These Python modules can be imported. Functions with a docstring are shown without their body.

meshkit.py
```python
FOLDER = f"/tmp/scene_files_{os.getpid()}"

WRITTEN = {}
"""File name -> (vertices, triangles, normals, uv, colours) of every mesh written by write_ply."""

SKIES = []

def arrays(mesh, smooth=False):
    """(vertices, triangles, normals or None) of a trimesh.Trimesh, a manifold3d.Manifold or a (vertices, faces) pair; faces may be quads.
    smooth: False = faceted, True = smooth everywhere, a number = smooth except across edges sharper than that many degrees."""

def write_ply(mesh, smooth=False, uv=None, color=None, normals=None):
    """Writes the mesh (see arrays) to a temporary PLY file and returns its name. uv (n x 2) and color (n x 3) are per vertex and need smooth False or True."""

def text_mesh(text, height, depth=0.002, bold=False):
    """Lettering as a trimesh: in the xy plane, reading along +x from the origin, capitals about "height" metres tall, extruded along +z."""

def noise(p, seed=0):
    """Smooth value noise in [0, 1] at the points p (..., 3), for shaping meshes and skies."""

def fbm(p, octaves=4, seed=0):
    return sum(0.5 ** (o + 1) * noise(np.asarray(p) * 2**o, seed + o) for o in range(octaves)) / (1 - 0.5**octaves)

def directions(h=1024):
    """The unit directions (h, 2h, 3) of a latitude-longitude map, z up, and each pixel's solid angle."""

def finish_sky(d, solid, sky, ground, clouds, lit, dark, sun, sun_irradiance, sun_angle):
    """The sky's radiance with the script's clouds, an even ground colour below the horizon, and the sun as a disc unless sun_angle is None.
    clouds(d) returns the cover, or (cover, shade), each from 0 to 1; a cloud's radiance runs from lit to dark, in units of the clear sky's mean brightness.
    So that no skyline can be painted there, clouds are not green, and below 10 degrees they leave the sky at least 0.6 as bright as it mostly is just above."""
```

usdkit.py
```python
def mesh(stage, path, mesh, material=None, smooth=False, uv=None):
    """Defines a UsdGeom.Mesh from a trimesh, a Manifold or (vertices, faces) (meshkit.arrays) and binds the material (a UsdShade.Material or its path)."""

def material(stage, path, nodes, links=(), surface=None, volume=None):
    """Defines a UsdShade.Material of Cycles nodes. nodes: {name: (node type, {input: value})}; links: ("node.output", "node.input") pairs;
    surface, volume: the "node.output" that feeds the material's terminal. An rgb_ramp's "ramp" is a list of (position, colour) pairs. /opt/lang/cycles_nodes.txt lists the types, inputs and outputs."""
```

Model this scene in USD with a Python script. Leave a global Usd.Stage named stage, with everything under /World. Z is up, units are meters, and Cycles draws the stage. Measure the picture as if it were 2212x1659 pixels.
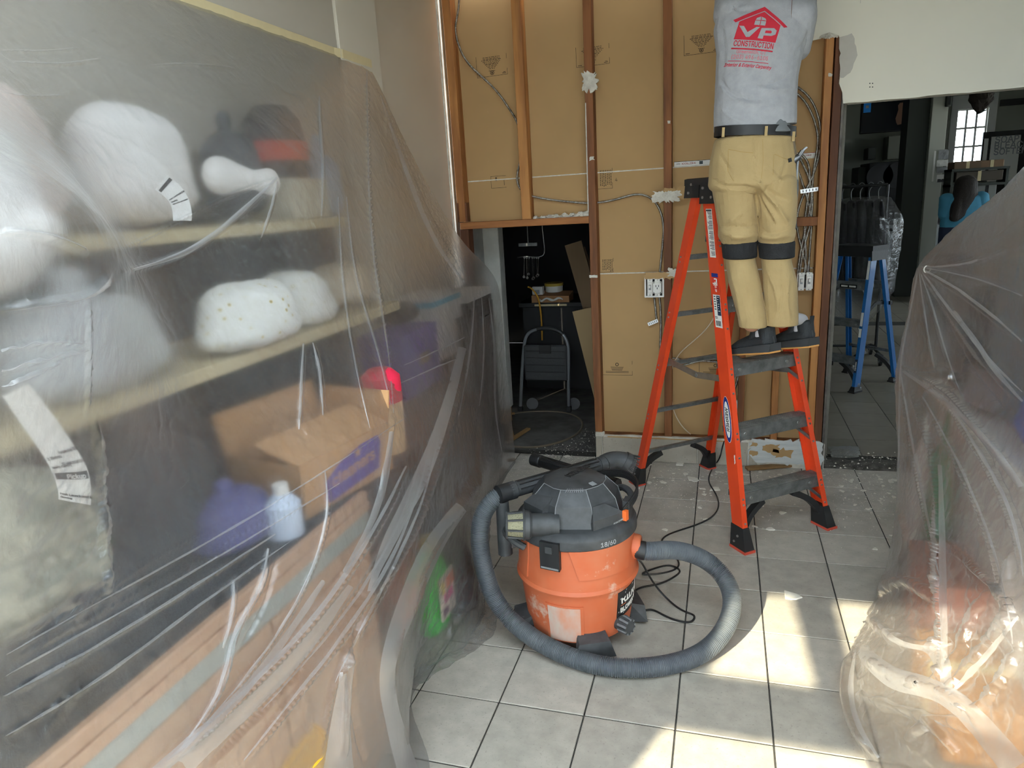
import math, random
import numpy as np, trimesh, manifold3d, usdkit
from meshkit import text_mesh, noise, fbm
from shapely.geometry import Polygon, box as sbox, Point
from shapely import affinity
from scipy.interpolate import RectBivariateSpline, CubicSpline, LinearNDInterpolator
from scipy.spatial import cKDTree
from pxr import Usd, UsdGeom, UsdLux, UsdShade, Gf, Sdf

stage = Usd.Stage.CreateInMemory()
UsdGeom.Xform.Define(stage, '/World')
RNG = np.random.default_rng(7)
random.seed(7)

# ---------------------------------------------------------------- camera
PW, PH, FPX = 2212.0, 1659.0, 1508.83
YAW, PITCH, ROLL = 0.301704, -0.2558666, -0.0601404
C0 = np.array([0.0, 0.0, 1.7132])


def cam_rows():
    cy, sy, cp, sp = math.cos(YAW), math.sin(YAW), math.cos(PITCH), math.sin(PITCH)
    f = np.array([-sy * cp, cy * cp, sp]); r = np.array([cy, sy, 0.0]); u = np.cross(r, f)
    cr, sr = math.cos(ROLL), math.sin(ROLL)
    return np.array([cr * r + sr * u, -sr * r + cr * u, f])


CM = cam_rows()
cam = UsdGeom.Camera.Define(stage, '/World/camera')
cam.CreateHorizontalApertureAttr(36.0)
cam.CreateVerticalApertureAttr(27.0)
cam.CreateFocalLengthAttr(36.0 * FPX / PW)
cam.CreateClippingRangeAttr(Gf.Vec2f(0.05, 200))
mx = np.eye(4); mx[0, :3] = CM[0]; mx[1, :3] = CM[1]; mx[2, :3] = -CM[2]; mx[3, :3] = C0
cam.AddTransformOp().Set(Gf.Matrix4d(*mx.ravel().tolist()))
cam.CreateExposureAttr(-0.85)

# ---------------------------------------------------------------- daylight
SKY = 5.0
SUN = 10.0
FROST, FROST_FRONT = (.82, .86, .90), (.48, .52, .56)      # what the frosted roof lights and shop windows let through
LAMP = 1.5          # the ceiling lamps of the laundry room
SUN_AZ, SUN_EL = math.radians(22.0), math.radians(30.0)      # heading of the light from +y towards +x, and its elevation
sky = UsdLux.DomeLight.Define(stage, '/World/sky')
sky.CreateIntensityAttr(SKY)
sky.CreateColorAttr(Gf.Vec3f(0.80, 0.91, 1.0))
sun = UsdLux.DistantLight.Define(stage, '/World/sun')
sun.CreateIntensityAttr(SUN)
sun.CreateAngleAttr(0.6)
sun.CreateNormalizeAttr(True)
sun.CreateColorAttr(Gf.Vec3f(1.0, 0.90, 0.68))
SD = np.array([math.sin(SUN_AZ) * math.cos(SUN_EL), math.cos(SUN_AZ) * math.cos(SUN_EL), -math.sin(SUN_EL)])
_z = -SD; _x = np.cross([0, 0, 1.0], _z); _x /= np.linalg.norm(_x); _y = np.cross(_z, _x)
mx = np.eye(4); mx[0, :3] = _x; mx[1, :3] = _y; mx[2, :3] = _z
sun.AddTransformOp().Set(Gf.Matrix4d(*mx.ravel().tolist()))


# ---------------------------------------------------------------- survey of the photograph (a pixel's sight line met with a known plane)
def sight(px, py):
    return CM.T @ np.array([(px - PW / 2) / FPX, -(py - PH / 2) / FPX, 1.0])


def at(axis, val, px, py):
    d = sight(px, py)
    return C0 + d * (val - C0[axis]) / d[axis]


def at_x(x, px, py): return at(0, x, px, py)
def at_y(y, px, py): return at(1, y, px, py)
def at_z(z, px, py): return at(2, z, px, py)


def on_plane(p0, n, px, py):
    d = sight(px, py)
    return C0 + d * (np.dot(np.asarray(p0) - C0, n) / np.dot(d, n))


def pix(X):
    d = (np.asarray(X, float) - C0) @ CM.T
    return np.stack([PW / 2 + FPX * d[..., 0] / d[..., 2], PH / 2 - FPX * d[..., 1] / d[..., 2]], -1)


# ---------------------------------------------------------------- scene helpers
_used = {}


def numbered(parent, name):
    k = (parent, name)
    n = _used.get(k, 0); _used[k] = n + 1
    return name if n == 0 else f'{name}_{n:03d}'


def path_of(parent):
    return '/World' if parent is None else str(parent.GetPath())


def note(prim, **kw):
    for k, v in kw.items():
        if v: prim.SetCustomDataByKey({'cat': 'category'}.get(k, k), v)
    return prim


def thing(name, label=None, cat=None, loc=(0, 0, 0), rotz=0.0, group=None, kind=None):
    p = '/World/' + numbered('/World', name)
    x = UsdGeom.Xform.Define(stage, p)
    if any(loc) or rotz:
        x.AddTranslateOp().Set(Gf.Vec3d(*map(float, loc)))
        if rotz: x.AddRotateZOp().Set(float(rotz))
    return note(x.GetPrim(), label=label, cat=cat, group=group, kind=kind)


def obj(name, mesh, mat, parent=None, smooth=35, label=None, cat=None, group=None, kind=None):
    pp = path_of(parent)
    if isinstance(mesh, (list, tuple)) and len(mesh) and isinstance(mesh[0], trimesh.Trimesh):
        mesh = trimesh.util.concatenate(list(mesh)) if kind == 'stuff' else union(mesh)
    m = usdkit.mesh(stage, pp + '/' + numbered(pp, name), mesh, mat, smooth=smooth)
    return note(m.GetPrim(), label=label, cat=cat, group=group, kind=kind)


def objs(name, meshes, mat, parent=None, smooth=35, **kw):
    return [obj(name, m, mat, parent, smooth, **kw) for m in meshes]


def copy_of(src, name, loc, rotz=0.0, label=None, cat=None, group=None, scale=None):
    p = '/World/' + numbered('/World', name)
    x = UsdGeom.Xform.Define(stage, p); pr = x.GetPrim()
    pr.GetReferences().AddInternalReference(src.GetPath())
    x.ClearXformOpOrder()
    x.AddTranslateOp().Set(Gf.Vec3d(*map(float, loc))); x.AddRotateZOp().Set(float(rotz))
    if scale is not None: x.AddScaleOp().Set(Gf.Vec3f(*scale))
    note(pr, label=label, cat=cat, group=group)
    pr.SetInstanceable(True)
    return pr


# ---------------------------------------------------------------- shapes
def tm(v, f): return trimesh.Trimesh(np.asarray(v, float), np.asarray(f, int), process=False)


def from_man(m):
    q = m.to_mesh()
    return tm(q.vert_properties[:, :3], q.tri_verts)


def bx(lo, hi, b=0.0):
    """Box between two corners, its edges chamfered by b."""
    lo, hi = np.minimum(lo, hi).astype(float), np.maximum(lo, hi).astype(float)
    if b <= 0:
        m = trimesh.creation.box(hi - lo); m.apply_translation((lo + hi) / 2); return m
    b = min(b, 0.45 * (hi - lo).min())
    pts = []
    for sx in (0, 1):
        for sy in (0, 1):
            for sz in (0, 1):
                c = np.where([sx, sy, sz], hi, lo); d = np.where([sx, sy, sz], -b, b)
                for k in range(3):
                    p = c.copy()
                    for j in range(3):
                        if j != k: p[j] += d[j]
                    pts.append(p)
    return trimesh.convex.convex_hull(np.array(pts))


def hull(pts): return trimesh.convex.convex_hull(np.asarray(pts, float))


def frame(a, b, up=(0, 0, 1)):
    a, b = np.asarray(a, float), np.asarray(b, float)
    t = (b - a) / np.linalg.norm(b - a)
    s = np.cross(t, up)
    if np.linalg.norm(s) < 1e-6: s = np.cross(t, [1, 0, 0])
    s /= np.linalg.norm(s)
    return t, s, np.cross(s, t)


def bar(a, b, w, h, up=(0, 0, 1), ch=0.0):
    """Rectangular bar from a to b: w across, h along up."""
    t, s, u = frame(a, b, up)
    L = np.linalg.norm(np.asarray(b, float) - np.asarray(a, float))
    m = bx([-w / 2, -h / 2, 0], [w / 2, h / 2, L], ch)
    T = np.eye(4); T[:3, 0] = s; T[:3, 1] = u; T[:3, 2] = t; T[:3, 3] = a
    if np.linalg.det(T[:3, :3]) < 0: T[:3, 0] *= -1
    m.apply_transform(T); return m


def extrude_between(poly2d, a, b, s, u):
    """A 2-D outline (along directions s and u) swept straight from a to b."""
    p = np.asarray(poly2d, float); s, u, a, b = (np.asarray(q, float) for q in (s, u, a, b))
    pg = Polygon(p)
    m = trimesh.creation.extrude_polygon(pg, 1.0, engine='earcut')
    v = m.vertices
    V = a + v[:, :1] * s + v[:, 1:2] * u + v[:, 2:3] * (b - a)
    out = tm(V, m.faces)
    out.fix_normals() if False else None
    if np.dot(np.cross(s, u), b - a) < 0: out.invert()
    return out


def tube(pts, r, sides=10, closed=False, caps=True):
    p = np.asarray(pts, float); n = len(p); r = np.broadcast_to(r, (n,)).astype(float)
    t = np.gradient(p, axis=0)
    if closed: t = np.roll(p, -1, 0) - np.roll(p, 1, 0)
    t /= np.linalg.norm(t, axis=1, keepdims=True) + 1e-12
    a = np.cross(t[0], [0, 0, 1.0])
    if np.linalg.norm(a) < 1e-3: a = np.cross(t[0], [1.0, 0, 0])
    A = [a / np.linalg.norm(a)]
    for i in range(1, n):
        q = A[-1] - t[i] * np.dot(A[-1], t[i]); A.append(q / (np.linalg.norm(q) + 1e-12))
    A = np.array(A); B = np.cross(t, A); g = np.arange(sides) * 2 * np.pi / sides
    v = p[:, None] + r[:, None, None] * (np.cos(g)[None, :, None] * A[:, None] + np.sin(g)[None, :, None] * B[:, None])
    m = n if closed else n - 1
    i, j = np.meshgrid(np.arange(m), np.arange(sides), indexing='ij')
    i2 = (i + 1) % n
    q = np.stack([i * sides + j, i * sides + (j + 1) % sides, i2 * sides + (j + 1) % sides, i2 * sides + j], -1).reshape(-1, 4)
    f = np.vstack([q[:, [0, 1, 2]], q[:, [0, 2, 3]]]); v = v.reshape(-1, 3)
    if caps and not closed:
        c0, c1 = len(v), len(v) + 1; v = np.vstack([v, p[0], p[-1]])
        k = np.arange(sides); k2 = (k + 1) % sides
        f = np.vstack([f, np.c_[np.full(sides, c0), k2, k], np.c_[np.full(sides, c1), (n - 1) * sides + k, (n - 1) * sides + k2]])
    return tm(v, f)


def spline(pts, n=60):
    p = np.asarray(pts, float); d = np.r_[0, np.cumsum(np.linalg.norm(np.diff(p, axis=0), axis=1) ** 0.6)]
    return CubicSpline(d, p, bc_type='natural')(np.linspace(0, d[-1], n))


def lathe(profile, sides=48, centre=(0, 0, 0)):
    """Profile of (radius, z) turned about the vertical axis."""
    p = np.asarray(profile, float); n = len(p); g = np.arange(sides) * 2 * np.pi / sides
    v = np.stack([p[:, None, 0] * np.cos(g), p[:, None, 0] * np.sin(g), np.broadcast_to(p[:, None, 1], (n, sides))], -1).reshape(-1, 3) + centre
    i, j = np.meshgrid(np.arange(n - 1), np.arange(sides), indexing='ij')
    q = np.stack([i * sides + j, i * sides + (j + 1) % sides, (i + 1) * sides + (j + 1) % sides, (i + 1) * sides + j], -1).reshape(-1, 4)
    return tm(v, np.vstack([q[:, [0, 1, 2]], q[:, [0, 2, 3]]]))


def cyl(a, b, r, sides=20, r2=None):
    return tube([a, b], [r, r if r2 is None else r2], sides)


def ball(c, r, sub=2):
    m = trimesh.creation.icosphere(sub, 1.0); m.apply_scale(r); m.apply_translation(c); return m


def prism(poly, lo, hi, axis=1):
    """Outline extruded along an axis: for axis 1 the outline is (x, z); for 0 (y, z); for 2 (x, y)."""
    pg = poly if hasattr(poly, 'geom_type') else Polygon(poly)
    if not pg.is_valid: pg = pg.buffer(0)
    out = []
    for g in getattr(pg, 'geoms', [pg]):
        m = trimesh.creation.extrude_polygon(g, hi - lo, engine='earcut'); v = m.vertices.copy(); v[:, 2] += lo
        if axis == 2: w = v
        elif axis == 1: w = v[:, [0, 2, 1]]; m.invert()
        else: w = v[:, [2, 0, 1]]
        out.append(tm(w, m.faces))
    return trimesh.util.concatenate(out)


def ragged(poly, amp, step, seed=0):
    """The outline with an irregular torn edge."""
    ring = poly.exterior if hasattr(poly, 'exterior') else Polygon(poly).exterior
    n = max(8, int(ring.length / step)); rg = np.random.default_rng(seed)
    P = np.array([ring.interpolate(i / n, normalized=True).coords[0] for i in range(n)])
    c = P.mean(0); d = P - c; d /= np.linalg.norm(d, axis=1, keepdims=True) + 1e-9
    q = Polygon(P + d * rg.normal(0, amp, (n, 1)))
    return q if q.is_valid else q.buffer(0)


def to_man(m):
    m = m.copy(); m.merge_vertices()
    if m.volume < 0: m.invert()
    return manifold3d.Manifold(manifold3d.Mesh(np.asarray(m.vertices, np.float32), np.asarray(m.faces, np.uint32)))


def union(parts):
    """Pieces grown together into one solid."""
    ms = [to_man(m) for m in parts]
    if any(m.is_empty() for m in ms): return trimesh.util.concatenate(parts)
    return from_man(manifold3d.Manifold.batch_boolean(ms, manifold3d.OpType.Add))


def place(m, R=None, t=(0, 0, 0)):
    T = np.eye(4)
    if R is not None: T[:3, :3] = R
    T[:3, 3] = t; m = m.copy(); m.apply_transform(T); return m


def axes(x, y, z): return np.stack([np.asarray(x, float), np.asarray(y, float), np.asarray(z, float)], 1)


def grid_faces(n, m, flip=False):
    i, j = np.meshgrid(np.arange(n - 1), np.arange(m - 1), indexing='ij')
    q = np.stack([i * m + j, (i + 1) * m + j, (i + 1) * m + j + 1, i * m + j + 1], -1).reshape(-1, 4)
    if flip: q = q[:, ::-1]
    return np.vstack([q[:, [0, 1, 2]], q[:, [0, 2, 3]]])


# ---------------------------------------------------------------- materials
LK = '/World/Looks/'


def mat(name, color, rough=0.6, metal=0.0, var=0.0, vscale=8.0, bump=0.0, bscale=60.0, spec=0.5, color2=None, stretch=None, detail=4.0, bdist=0.01, speck=None, emit=0.0, sheen=0.0, coat=0.0, pos='object'):
    """Principled surface; var mixes in color2 (or a darker tone) by noise, speck adds fine light or dark flecks (colour, threshold, scale)."""
    c = np.asarray(color, float)
    n = {'p': ('principled_bsdf', {'base_color': tuple(c), 'roughness': rough, 'metallic': metal, 'specular_ior_level': spec})}
    if sheen: n['p'][1]['sheen_weight'] = sheen
    if coat: n['p'][1]['coat_weight'] = coat
    if emit: n['p'][1]['emission_color'] = tuple(c); n['p'][1]['emission_strength'] = emit
    L = []
    if var or bump or speck:
        n['tc'] = ('texture_coordinate', {}) if pos == 'object' else ('geometry', {})
        n['mp'] = ('mapping', {'scale': tuple(stretch or (1, 1, 1))})
        L.append(('tc.object' if pos == 'object' else 'tc.position', 'mp.vector'))
    last = None
    if var:
        n['n1'] = ('noise_texture', {'scale': vscale, 'detail': detail, 'roughness': 0.6})
        c2 = np.asarray(color2, float) if color2 is not None else c * 0.6
        n['r1'] = ('rgb_ramp', {'ramp': [(0.5 - 0.5 / (1 + 4 * var), tuple(c)), (0.5 + 0.5 / (1 + 4 * var), tuple(c * (1 - var) + c2 * var if color2 is None else c2))]})
        L += [('mp.vector', 'n1.vector'), ('n1.fac', 'r1.fac')]; last = 'r1.color'
    if speck:
        sc, th, ss = speck
        n['n2'] = ('noise_texture', {'scale': ss, 'detail': 6.0, 'roughness': 0.7})
        n['r2'] = ('rgb_ramp', {'ramp': [(th, (0, 0, 0)), (min(1, th + 0.08), (1, 1, 1))]})
        n['mx'] = ('mix', {'color1': tuple(c), 'color2': tuple(sc)})
        L += [('mp.vector', 'n2.vector'), ('n2.fac', 'r2.fac'), ('r2.color', 'mx.fac')]
        if last: L.append((last, 'mx.color1'))
        last = 'mx.color'
    if last: L.append((last, 'p.base_color'))
    if bump:
        n['nb'] = ('noise_texture', {'scale': bscale, 'detail': 5.0, 'roughness': 0.6})
        n['b'] = ('bump', {'strength': bump, 'distance': bdist})
        L += [('mp.vector', 'nb.vector'), ('nb.fac', 'b.height'), ('b.normal', 'p.normal')]
    return usdkit.material(stage, LK + name, n, L, surface='p.BSDF')


def srgb(r, g, b):
    c = np.array([r, g, b], float) / 255
    return tuple(np.where(c <= 0.04045, c / 12.92, ((c + 0.055) / 1.055) ** 2.4))
# ================================================================ MATERIALS OF THE ROOM
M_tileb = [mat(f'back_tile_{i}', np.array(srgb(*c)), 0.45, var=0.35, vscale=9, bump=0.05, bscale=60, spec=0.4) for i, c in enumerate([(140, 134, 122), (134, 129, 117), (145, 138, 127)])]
def dusty_tile(name, color, near):
    c = np.array(color)
    n = {'g': ('geometry', {}), 's': ('separate_xyz', {}), 'n1': ('noise_texture', {'scale': 14.0, 'detail': 4.0, 'roughness': .6}), 'r1': ('rgb_ramp', {'ramp': [(.33, tuple(c)), (.67, tuple(c * .80))]}), 'n2': ('noise_texture', {'scale': 95.0, 'detail': 6.0, 'roughness': .7}), 'r2': ('rgb_ramp', {'ramp': [(.58, (0, 0, 0)), (.70, (1, 1, 1))]}), 'mx': ('mix', {'color2': tuple(c * .58)}),
         'mr': ('map_range', {'from_min': 3.2, 'from_max': 4.35, 'to_min': 0.0, 'to_max': .85, 'clamp': True}), 'n3': ('noise_texture', {'scale': 5.0, 'detail': 6.0, 'roughness': .72}), 'n3b': ('map_range', {'from_min': .40, 'from_max': .62, 'to_min': 0.0, 'to_max': 1.0, 'clamp': True}), 'mu': ('math', {'math_type': 'multiply'}), 'md': ('mix', {'color2': srgb(196, 190, 180)}), 'p': ('principled_bsdf', {'roughness': .42, 'specular_ior_level': .4})}
    L = [('g.position', 's.vector'), ('g.position', 'n1.vector'), ('n1.fac', 'r1.fac'), ('g.position', 'n2.vector'), ('n2.fac', 'r2.fac'), ('r1.color', 'mx.color1'), ('r2.color', 'mx.fac'), ('s.y', 'mr.value'), ('g.position', 'n3.vector'), ('n3.fac', 'n3b.value'), ('mr.result', 'mu.value1'), ('n3b.result', 'mu.value2'), ('mu.value', 'md.fac'), ('mx.color', 'md.color1'), ('md.color', 'p.base_color')]
    return usdkit.material(stage, LK + name, n, L, surface='p.BSDF')


M_tile = [dusty_tile(f'floor_tile_{i}', srgb(*c), 0) for i, c in enumerate([(176, 170, 158), (182, 175, 163), (170, 164, 153)])]
M_grout = mat('grout', srgb(62, 60, 56), 0.9, var=0.5, vscale=30)
M_base = mat('base_tile', srgb(178, 169, 154), 0.4, var=0.4, vscale=10, speck=(srgb(140, 130, 116), 0.6, 70))
M_wall = mat('wall_paint', srgb(190, 182, 168), 0.75, var=0.15, vscale=3, bump=0.05, bscale=120)
M_wall2 = mat('wall_paint_pink', srgb(208, 196, 178), 0.75, var=0.12, vscale=3, bump=0.05, bscale=120)
M_white = mat('white_paint', srgb(224, 219, 204), 0.8, var=0.1, vscale=2.5, bump=0.04, bscale=90)
M_ceil = mat('ceiling_paint', srgb(150, 146, 138), 0.9)
M_paper = mat('gypsum_paper', srgb(184, 149, 102), 0.85, var=0.22, vscale=3.5, speck=(srgb(198, 166, 122), 0.66, 40), bump=0.05, bscale=50)
M_gyps = mat('gypsum_core', srgb(226, 222, 210), 0.9, var=0.3, vscale=25, color2=srgb(190, 184, 172), bump=0.5, bscale=60)
M_stud = mat('stud_old', srgb(146, 92, 50), 0.7, var=0.8, vscale=10, color2=srgb(104, 62, 34), stretch=(1, 1, 0.12), bump=0.15, bscale=30, speck=(srgb(196, 180, 160), 0.73, 22))
M_stud2 = mat('stud_new', srgb(190, 132, 72), 0.65, var=0.8, vscale=12, color2=srgb(150, 96, 50), stretch=(1, 1, 0.1), bump=0.12, bscale=30)
M_stud3 = mat('stud_dark', srgb(122, 76, 46), 0.75, var=0.8, vscale=12, color2=srgb(90, 54, 34), stretch=(1, 1, 0.12), bump=0.15, bscale=30, speck=(srgb(190, 176, 160), 0.72, 18))
M_ink = mat('stamp_ink', srgb(84, 66, 46), 0.85)
M_tape = mat('masking_tape', srgb(224, 208, 164), 0.6, var=0.2, vscale=20)
M_black = mat('black_plastic', srgb(34, 35, 37), 0.5, bump=0.1, bscale=80)
M_dkwall = mat('closet_wall', srgb(120, 120, 116), 0.9, var=0.5, vscale=4, color2=srgb(80, 80, 78))
M_plast = mat('rough_plaster', srgb(186, 186, 180), 0.9, var=0.4, vscale=5, color2=srgb(150, 150, 146), bump=0.4, bscale=25, speck=(srgb(90, 90, 88), 0.7, 30))
M_conc = mat('pavement', srgb(176, 172, 164), 0.9, var=0.3, vscale=2)
M_alu = mat('storefront_metal', srgb(96, 92, 86), 0.4, metal=0.6)
M_mort = mat('broken_mortar', srgb(60, 58, 54), 0.95, var=0.6, vscale=18, color2=srgb(104, 100, 94), bump=0.8, bscale=30)
M_glass = usdkit.material(stage, LK + 'pane_glass', {'t': ('transparent_bsdf', {'color': (0.97, 0.98, 0.97)}), 'g': ('glossy_bsdf', {'color': (1, 1, 1), 'roughness': 0.02}), 'f': ('fresnel', {'IOR': 1.45}), 'm': ('mix_closure', {})},
                          [('f.fac', 'm.fac'), ('t.BSDF', 'm.closure1'), ('g.BSDF', 'm.closure2')], surface='m.closure')

YW, YP = 4.387, 4.477          # face of the studs, face of the gypsum behind them
XL = -1.70                     # left wall
T = 0.305
GX, GY = -1.0413, 1.9817       # a corner of the tile grid
BX, BY = 0.875, 4.979          # the same for the back room

# ================================================================ FLOOR
floor = thing('floor', kind='structure')
obj('grout_bed', bx([-1.9, -1.3, -0.05], [3.4, 4.52, -0.004]), M_grout, floor, smooth=False)
rt = np.random.default_rng(3)
for r in range(-5, 8):
    for c in range(-2, 8):
        x0, y0 = GX + c * T, GY + r * T
        if x0 < -1.75: continue
        g = 0.0028
        x1, y1 = x0 + T - g, min(y0 + T - g, 4.50)
        if y1 - y0 < 0.05: continue
        dz = rt.normal(0, 0.0004)
        obj('tile', bx([x0 + g, y0 + g, -0.012], [x1, y1, dz], 0.0016), M_tile[rt.integers(3)], floor, smooth=False)
for r in range(-1, 14):
    for c in range(-1, 7):
        x0, y0 = BX + c * T, BY + r * T
        g = 0.002
        if x0 + T < 0.62: continue
        ya = max(y0 + g, 4.60)
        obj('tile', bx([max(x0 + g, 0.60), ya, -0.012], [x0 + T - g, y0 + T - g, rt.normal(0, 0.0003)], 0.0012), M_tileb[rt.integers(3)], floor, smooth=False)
obj('grout_bed', bx([0.55, 4.52, -0.05], [3.4, 9.5, -0.0035]), M_grout, floor, smooth=False)
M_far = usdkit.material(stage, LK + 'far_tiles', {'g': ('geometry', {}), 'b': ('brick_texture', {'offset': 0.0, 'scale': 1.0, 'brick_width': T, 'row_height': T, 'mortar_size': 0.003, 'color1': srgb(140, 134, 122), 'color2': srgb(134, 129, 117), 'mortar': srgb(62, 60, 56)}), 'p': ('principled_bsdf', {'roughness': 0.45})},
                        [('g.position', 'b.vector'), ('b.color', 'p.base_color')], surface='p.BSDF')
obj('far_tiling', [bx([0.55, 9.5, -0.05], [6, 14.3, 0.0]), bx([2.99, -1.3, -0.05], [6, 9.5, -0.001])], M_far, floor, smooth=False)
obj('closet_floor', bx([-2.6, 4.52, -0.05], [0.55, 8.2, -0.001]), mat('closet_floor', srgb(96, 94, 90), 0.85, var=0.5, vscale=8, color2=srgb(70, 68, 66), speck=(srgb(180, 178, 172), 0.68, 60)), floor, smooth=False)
# broken mortar where the sill of the wide opening was
rg = np.random.default_rng(11)
nx, ny = 60, 12
gx, gy = np.meshgrid(np.linspace(0.56, 2.9, nx), np.linspace(0, 1, ny), indexing='ij')
yy = 4.40 + gy * 0.19 + 0.02 * (noise(np.stack([gx * 6, gy * 0, gy * 0], -1), 3) - 0.5)
zz = 0.004 + 0.022 * fbm(np.stack([gx * 14, gy * 3, gy * 0], -1), 4, 5) * np.sin(np.pi * gy) - 0.01 * (gy < 0.05) - 0.01 * (gy > 0.95)
obj('threshold_mortar', tm(np.stack([gx, yy, zz], -1).reshape(-1, 3), grid_faces(nx, ny)), M_mort, floor, smooth=True)
obj('threshold_strip', bar([0.60, 4.583, 0.004], [2.9, 4.583, 0.004], 0.012, 0.008), M_alu, floor)

# ================================================================ BACK WALL: open studs before brown gypsum paper
wb = thing('wall_back', kind='structure')
DR0, DR1, DZ = -1.655, -0.802, 1.552         # the low doorway
for zlo, zhi in ((0.0, 1.2265), (1.2325, 1.8475), (1.8545, 3.3)):
    x0 = DR1 if zhi < 1.5 else -1.66
    if zhi > 1.5 and zlo < DZ:
        pl = Polygon([(-1.66, DZ + 0.03), (DR1, DZ + 0.03), (DR1, zlo), (0.60, zlo), (0.60, zhi), (-1.66, zhi)])
    else:
        pl = sbox(x0, zlo, 0.60, zhi)
    obj('gypsum_panel', prism(pl, YP, YP + 0.012), M_paper, wb, smooth=False)
for zj, x0, x1 in ((1.2295, DR1, 0.50), (1.851, -1.61, 0.50)):
    obj('panel_edge', bar([x0, YP - 0.001, zj], [x1, YP - 0.001, zj], 0.006, 0.007), M_gyps, wb)


def stud(x, w, m, z0=0.0, z1=3.3, d=0.088, seed=0):
    n = 26
    z = np.linspace(z0, z1, n); rg = np.random.default_rng(seed)
    off = 0.0015 * np.cumsum(rg.normal(0, 0.5, n)).clip(-3, 3)
    sec = np.array([(-w / 2 + .002, 0), (w / 2 - .002, 0), (w / 2, .002), (w / 2, d), (-w / 2, d), (-w / 2, .002)])
    v = np.concatenate([np.c_[x + o + sec[:, 0], YW + sec[:, 1], np.full(6, q)] for o, q in zip(off, z)])
    i, j = np.meshgrid(np.arange(n - 1), np.arange(6), indexing='ij')
    q = np.stack([i * 6 + j, i * 6 + (j + 1) % 6, (i + 1) * 6 + (j + 1) % 6, (i + 1) * 6 + j], -1).reshape(-1, 4)
    f = np.vstack([q[:, [0, 1, 2]], q[:, [0, 2, 3]], [[0, 2, 1], [0, 3, 2], [0, 4, 3], [0, 5, 4]]])
    b = (n - 1) * 6; f = np.vstack([f, [[b, b + 1, b + 2], [b, b + 2, b + 3], [b, b + 3, b + 4], [b, b + 4, b + 5]]])
    return obj('stud', tm(v, f), m, wb, smooth=30)


stud(-1.640, 0.054, M_stud2, 1.60, seed=1)
stud(-1.203, 0.058, M_stud2, 1.597, seed=2)
stud(-0.780, 0.048, M_stud, 0.168, seed=3)
stud(-0.327, 0.046, M_stud, 0.168, seed=4)
stud(0.119, 0.038, M_stud, 0.168, 2.55, seed=5)
stud(0.314, 0.038, M_stud2, 0.168, 2.55, seed=6)
stud(0.526, 0.040, M_stud2, 0.0, 2.60, seed=7)
stud(0.572, 0.042, M_stud3, 0.0, 2.60, seed=8)
obj('stud', bx([-1.66, YW, 0.0], [-1.60, YW + 0.088, 1.55], 0.002), M_stud3, wb, smooth=False)
obj('header', bx([-1.655, YW - 0.002, DZ], [-0.804, YW + 0.09, DZ + 0.043], 0.003), mat('header_wood', srgb(168, 110, 60), 0.7, var=0.8, vscale=12, color2=srgb(128, 78, 42), stretch=(0.12, 1, 1), bump=0.12, bscale=30), wb, smooth=False)
obj('blocking', bx([0.333, YW, 1.477], [0.506, YW + 0.05, 1.527], 0.003), M_stud, wb, smooth=False)
bk = [bx([-1.665, YW - 0.004, 1.60], [-1.655, YW + 0.05, 1.72]), bx([-1.610, YW - 0.004, 1.60], [-1.600, YW + 0.05, 1.72]), bx([-1.66, YW + 0.04, 1.6], [-1.60, YW + 0.05, 1.72])]
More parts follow.
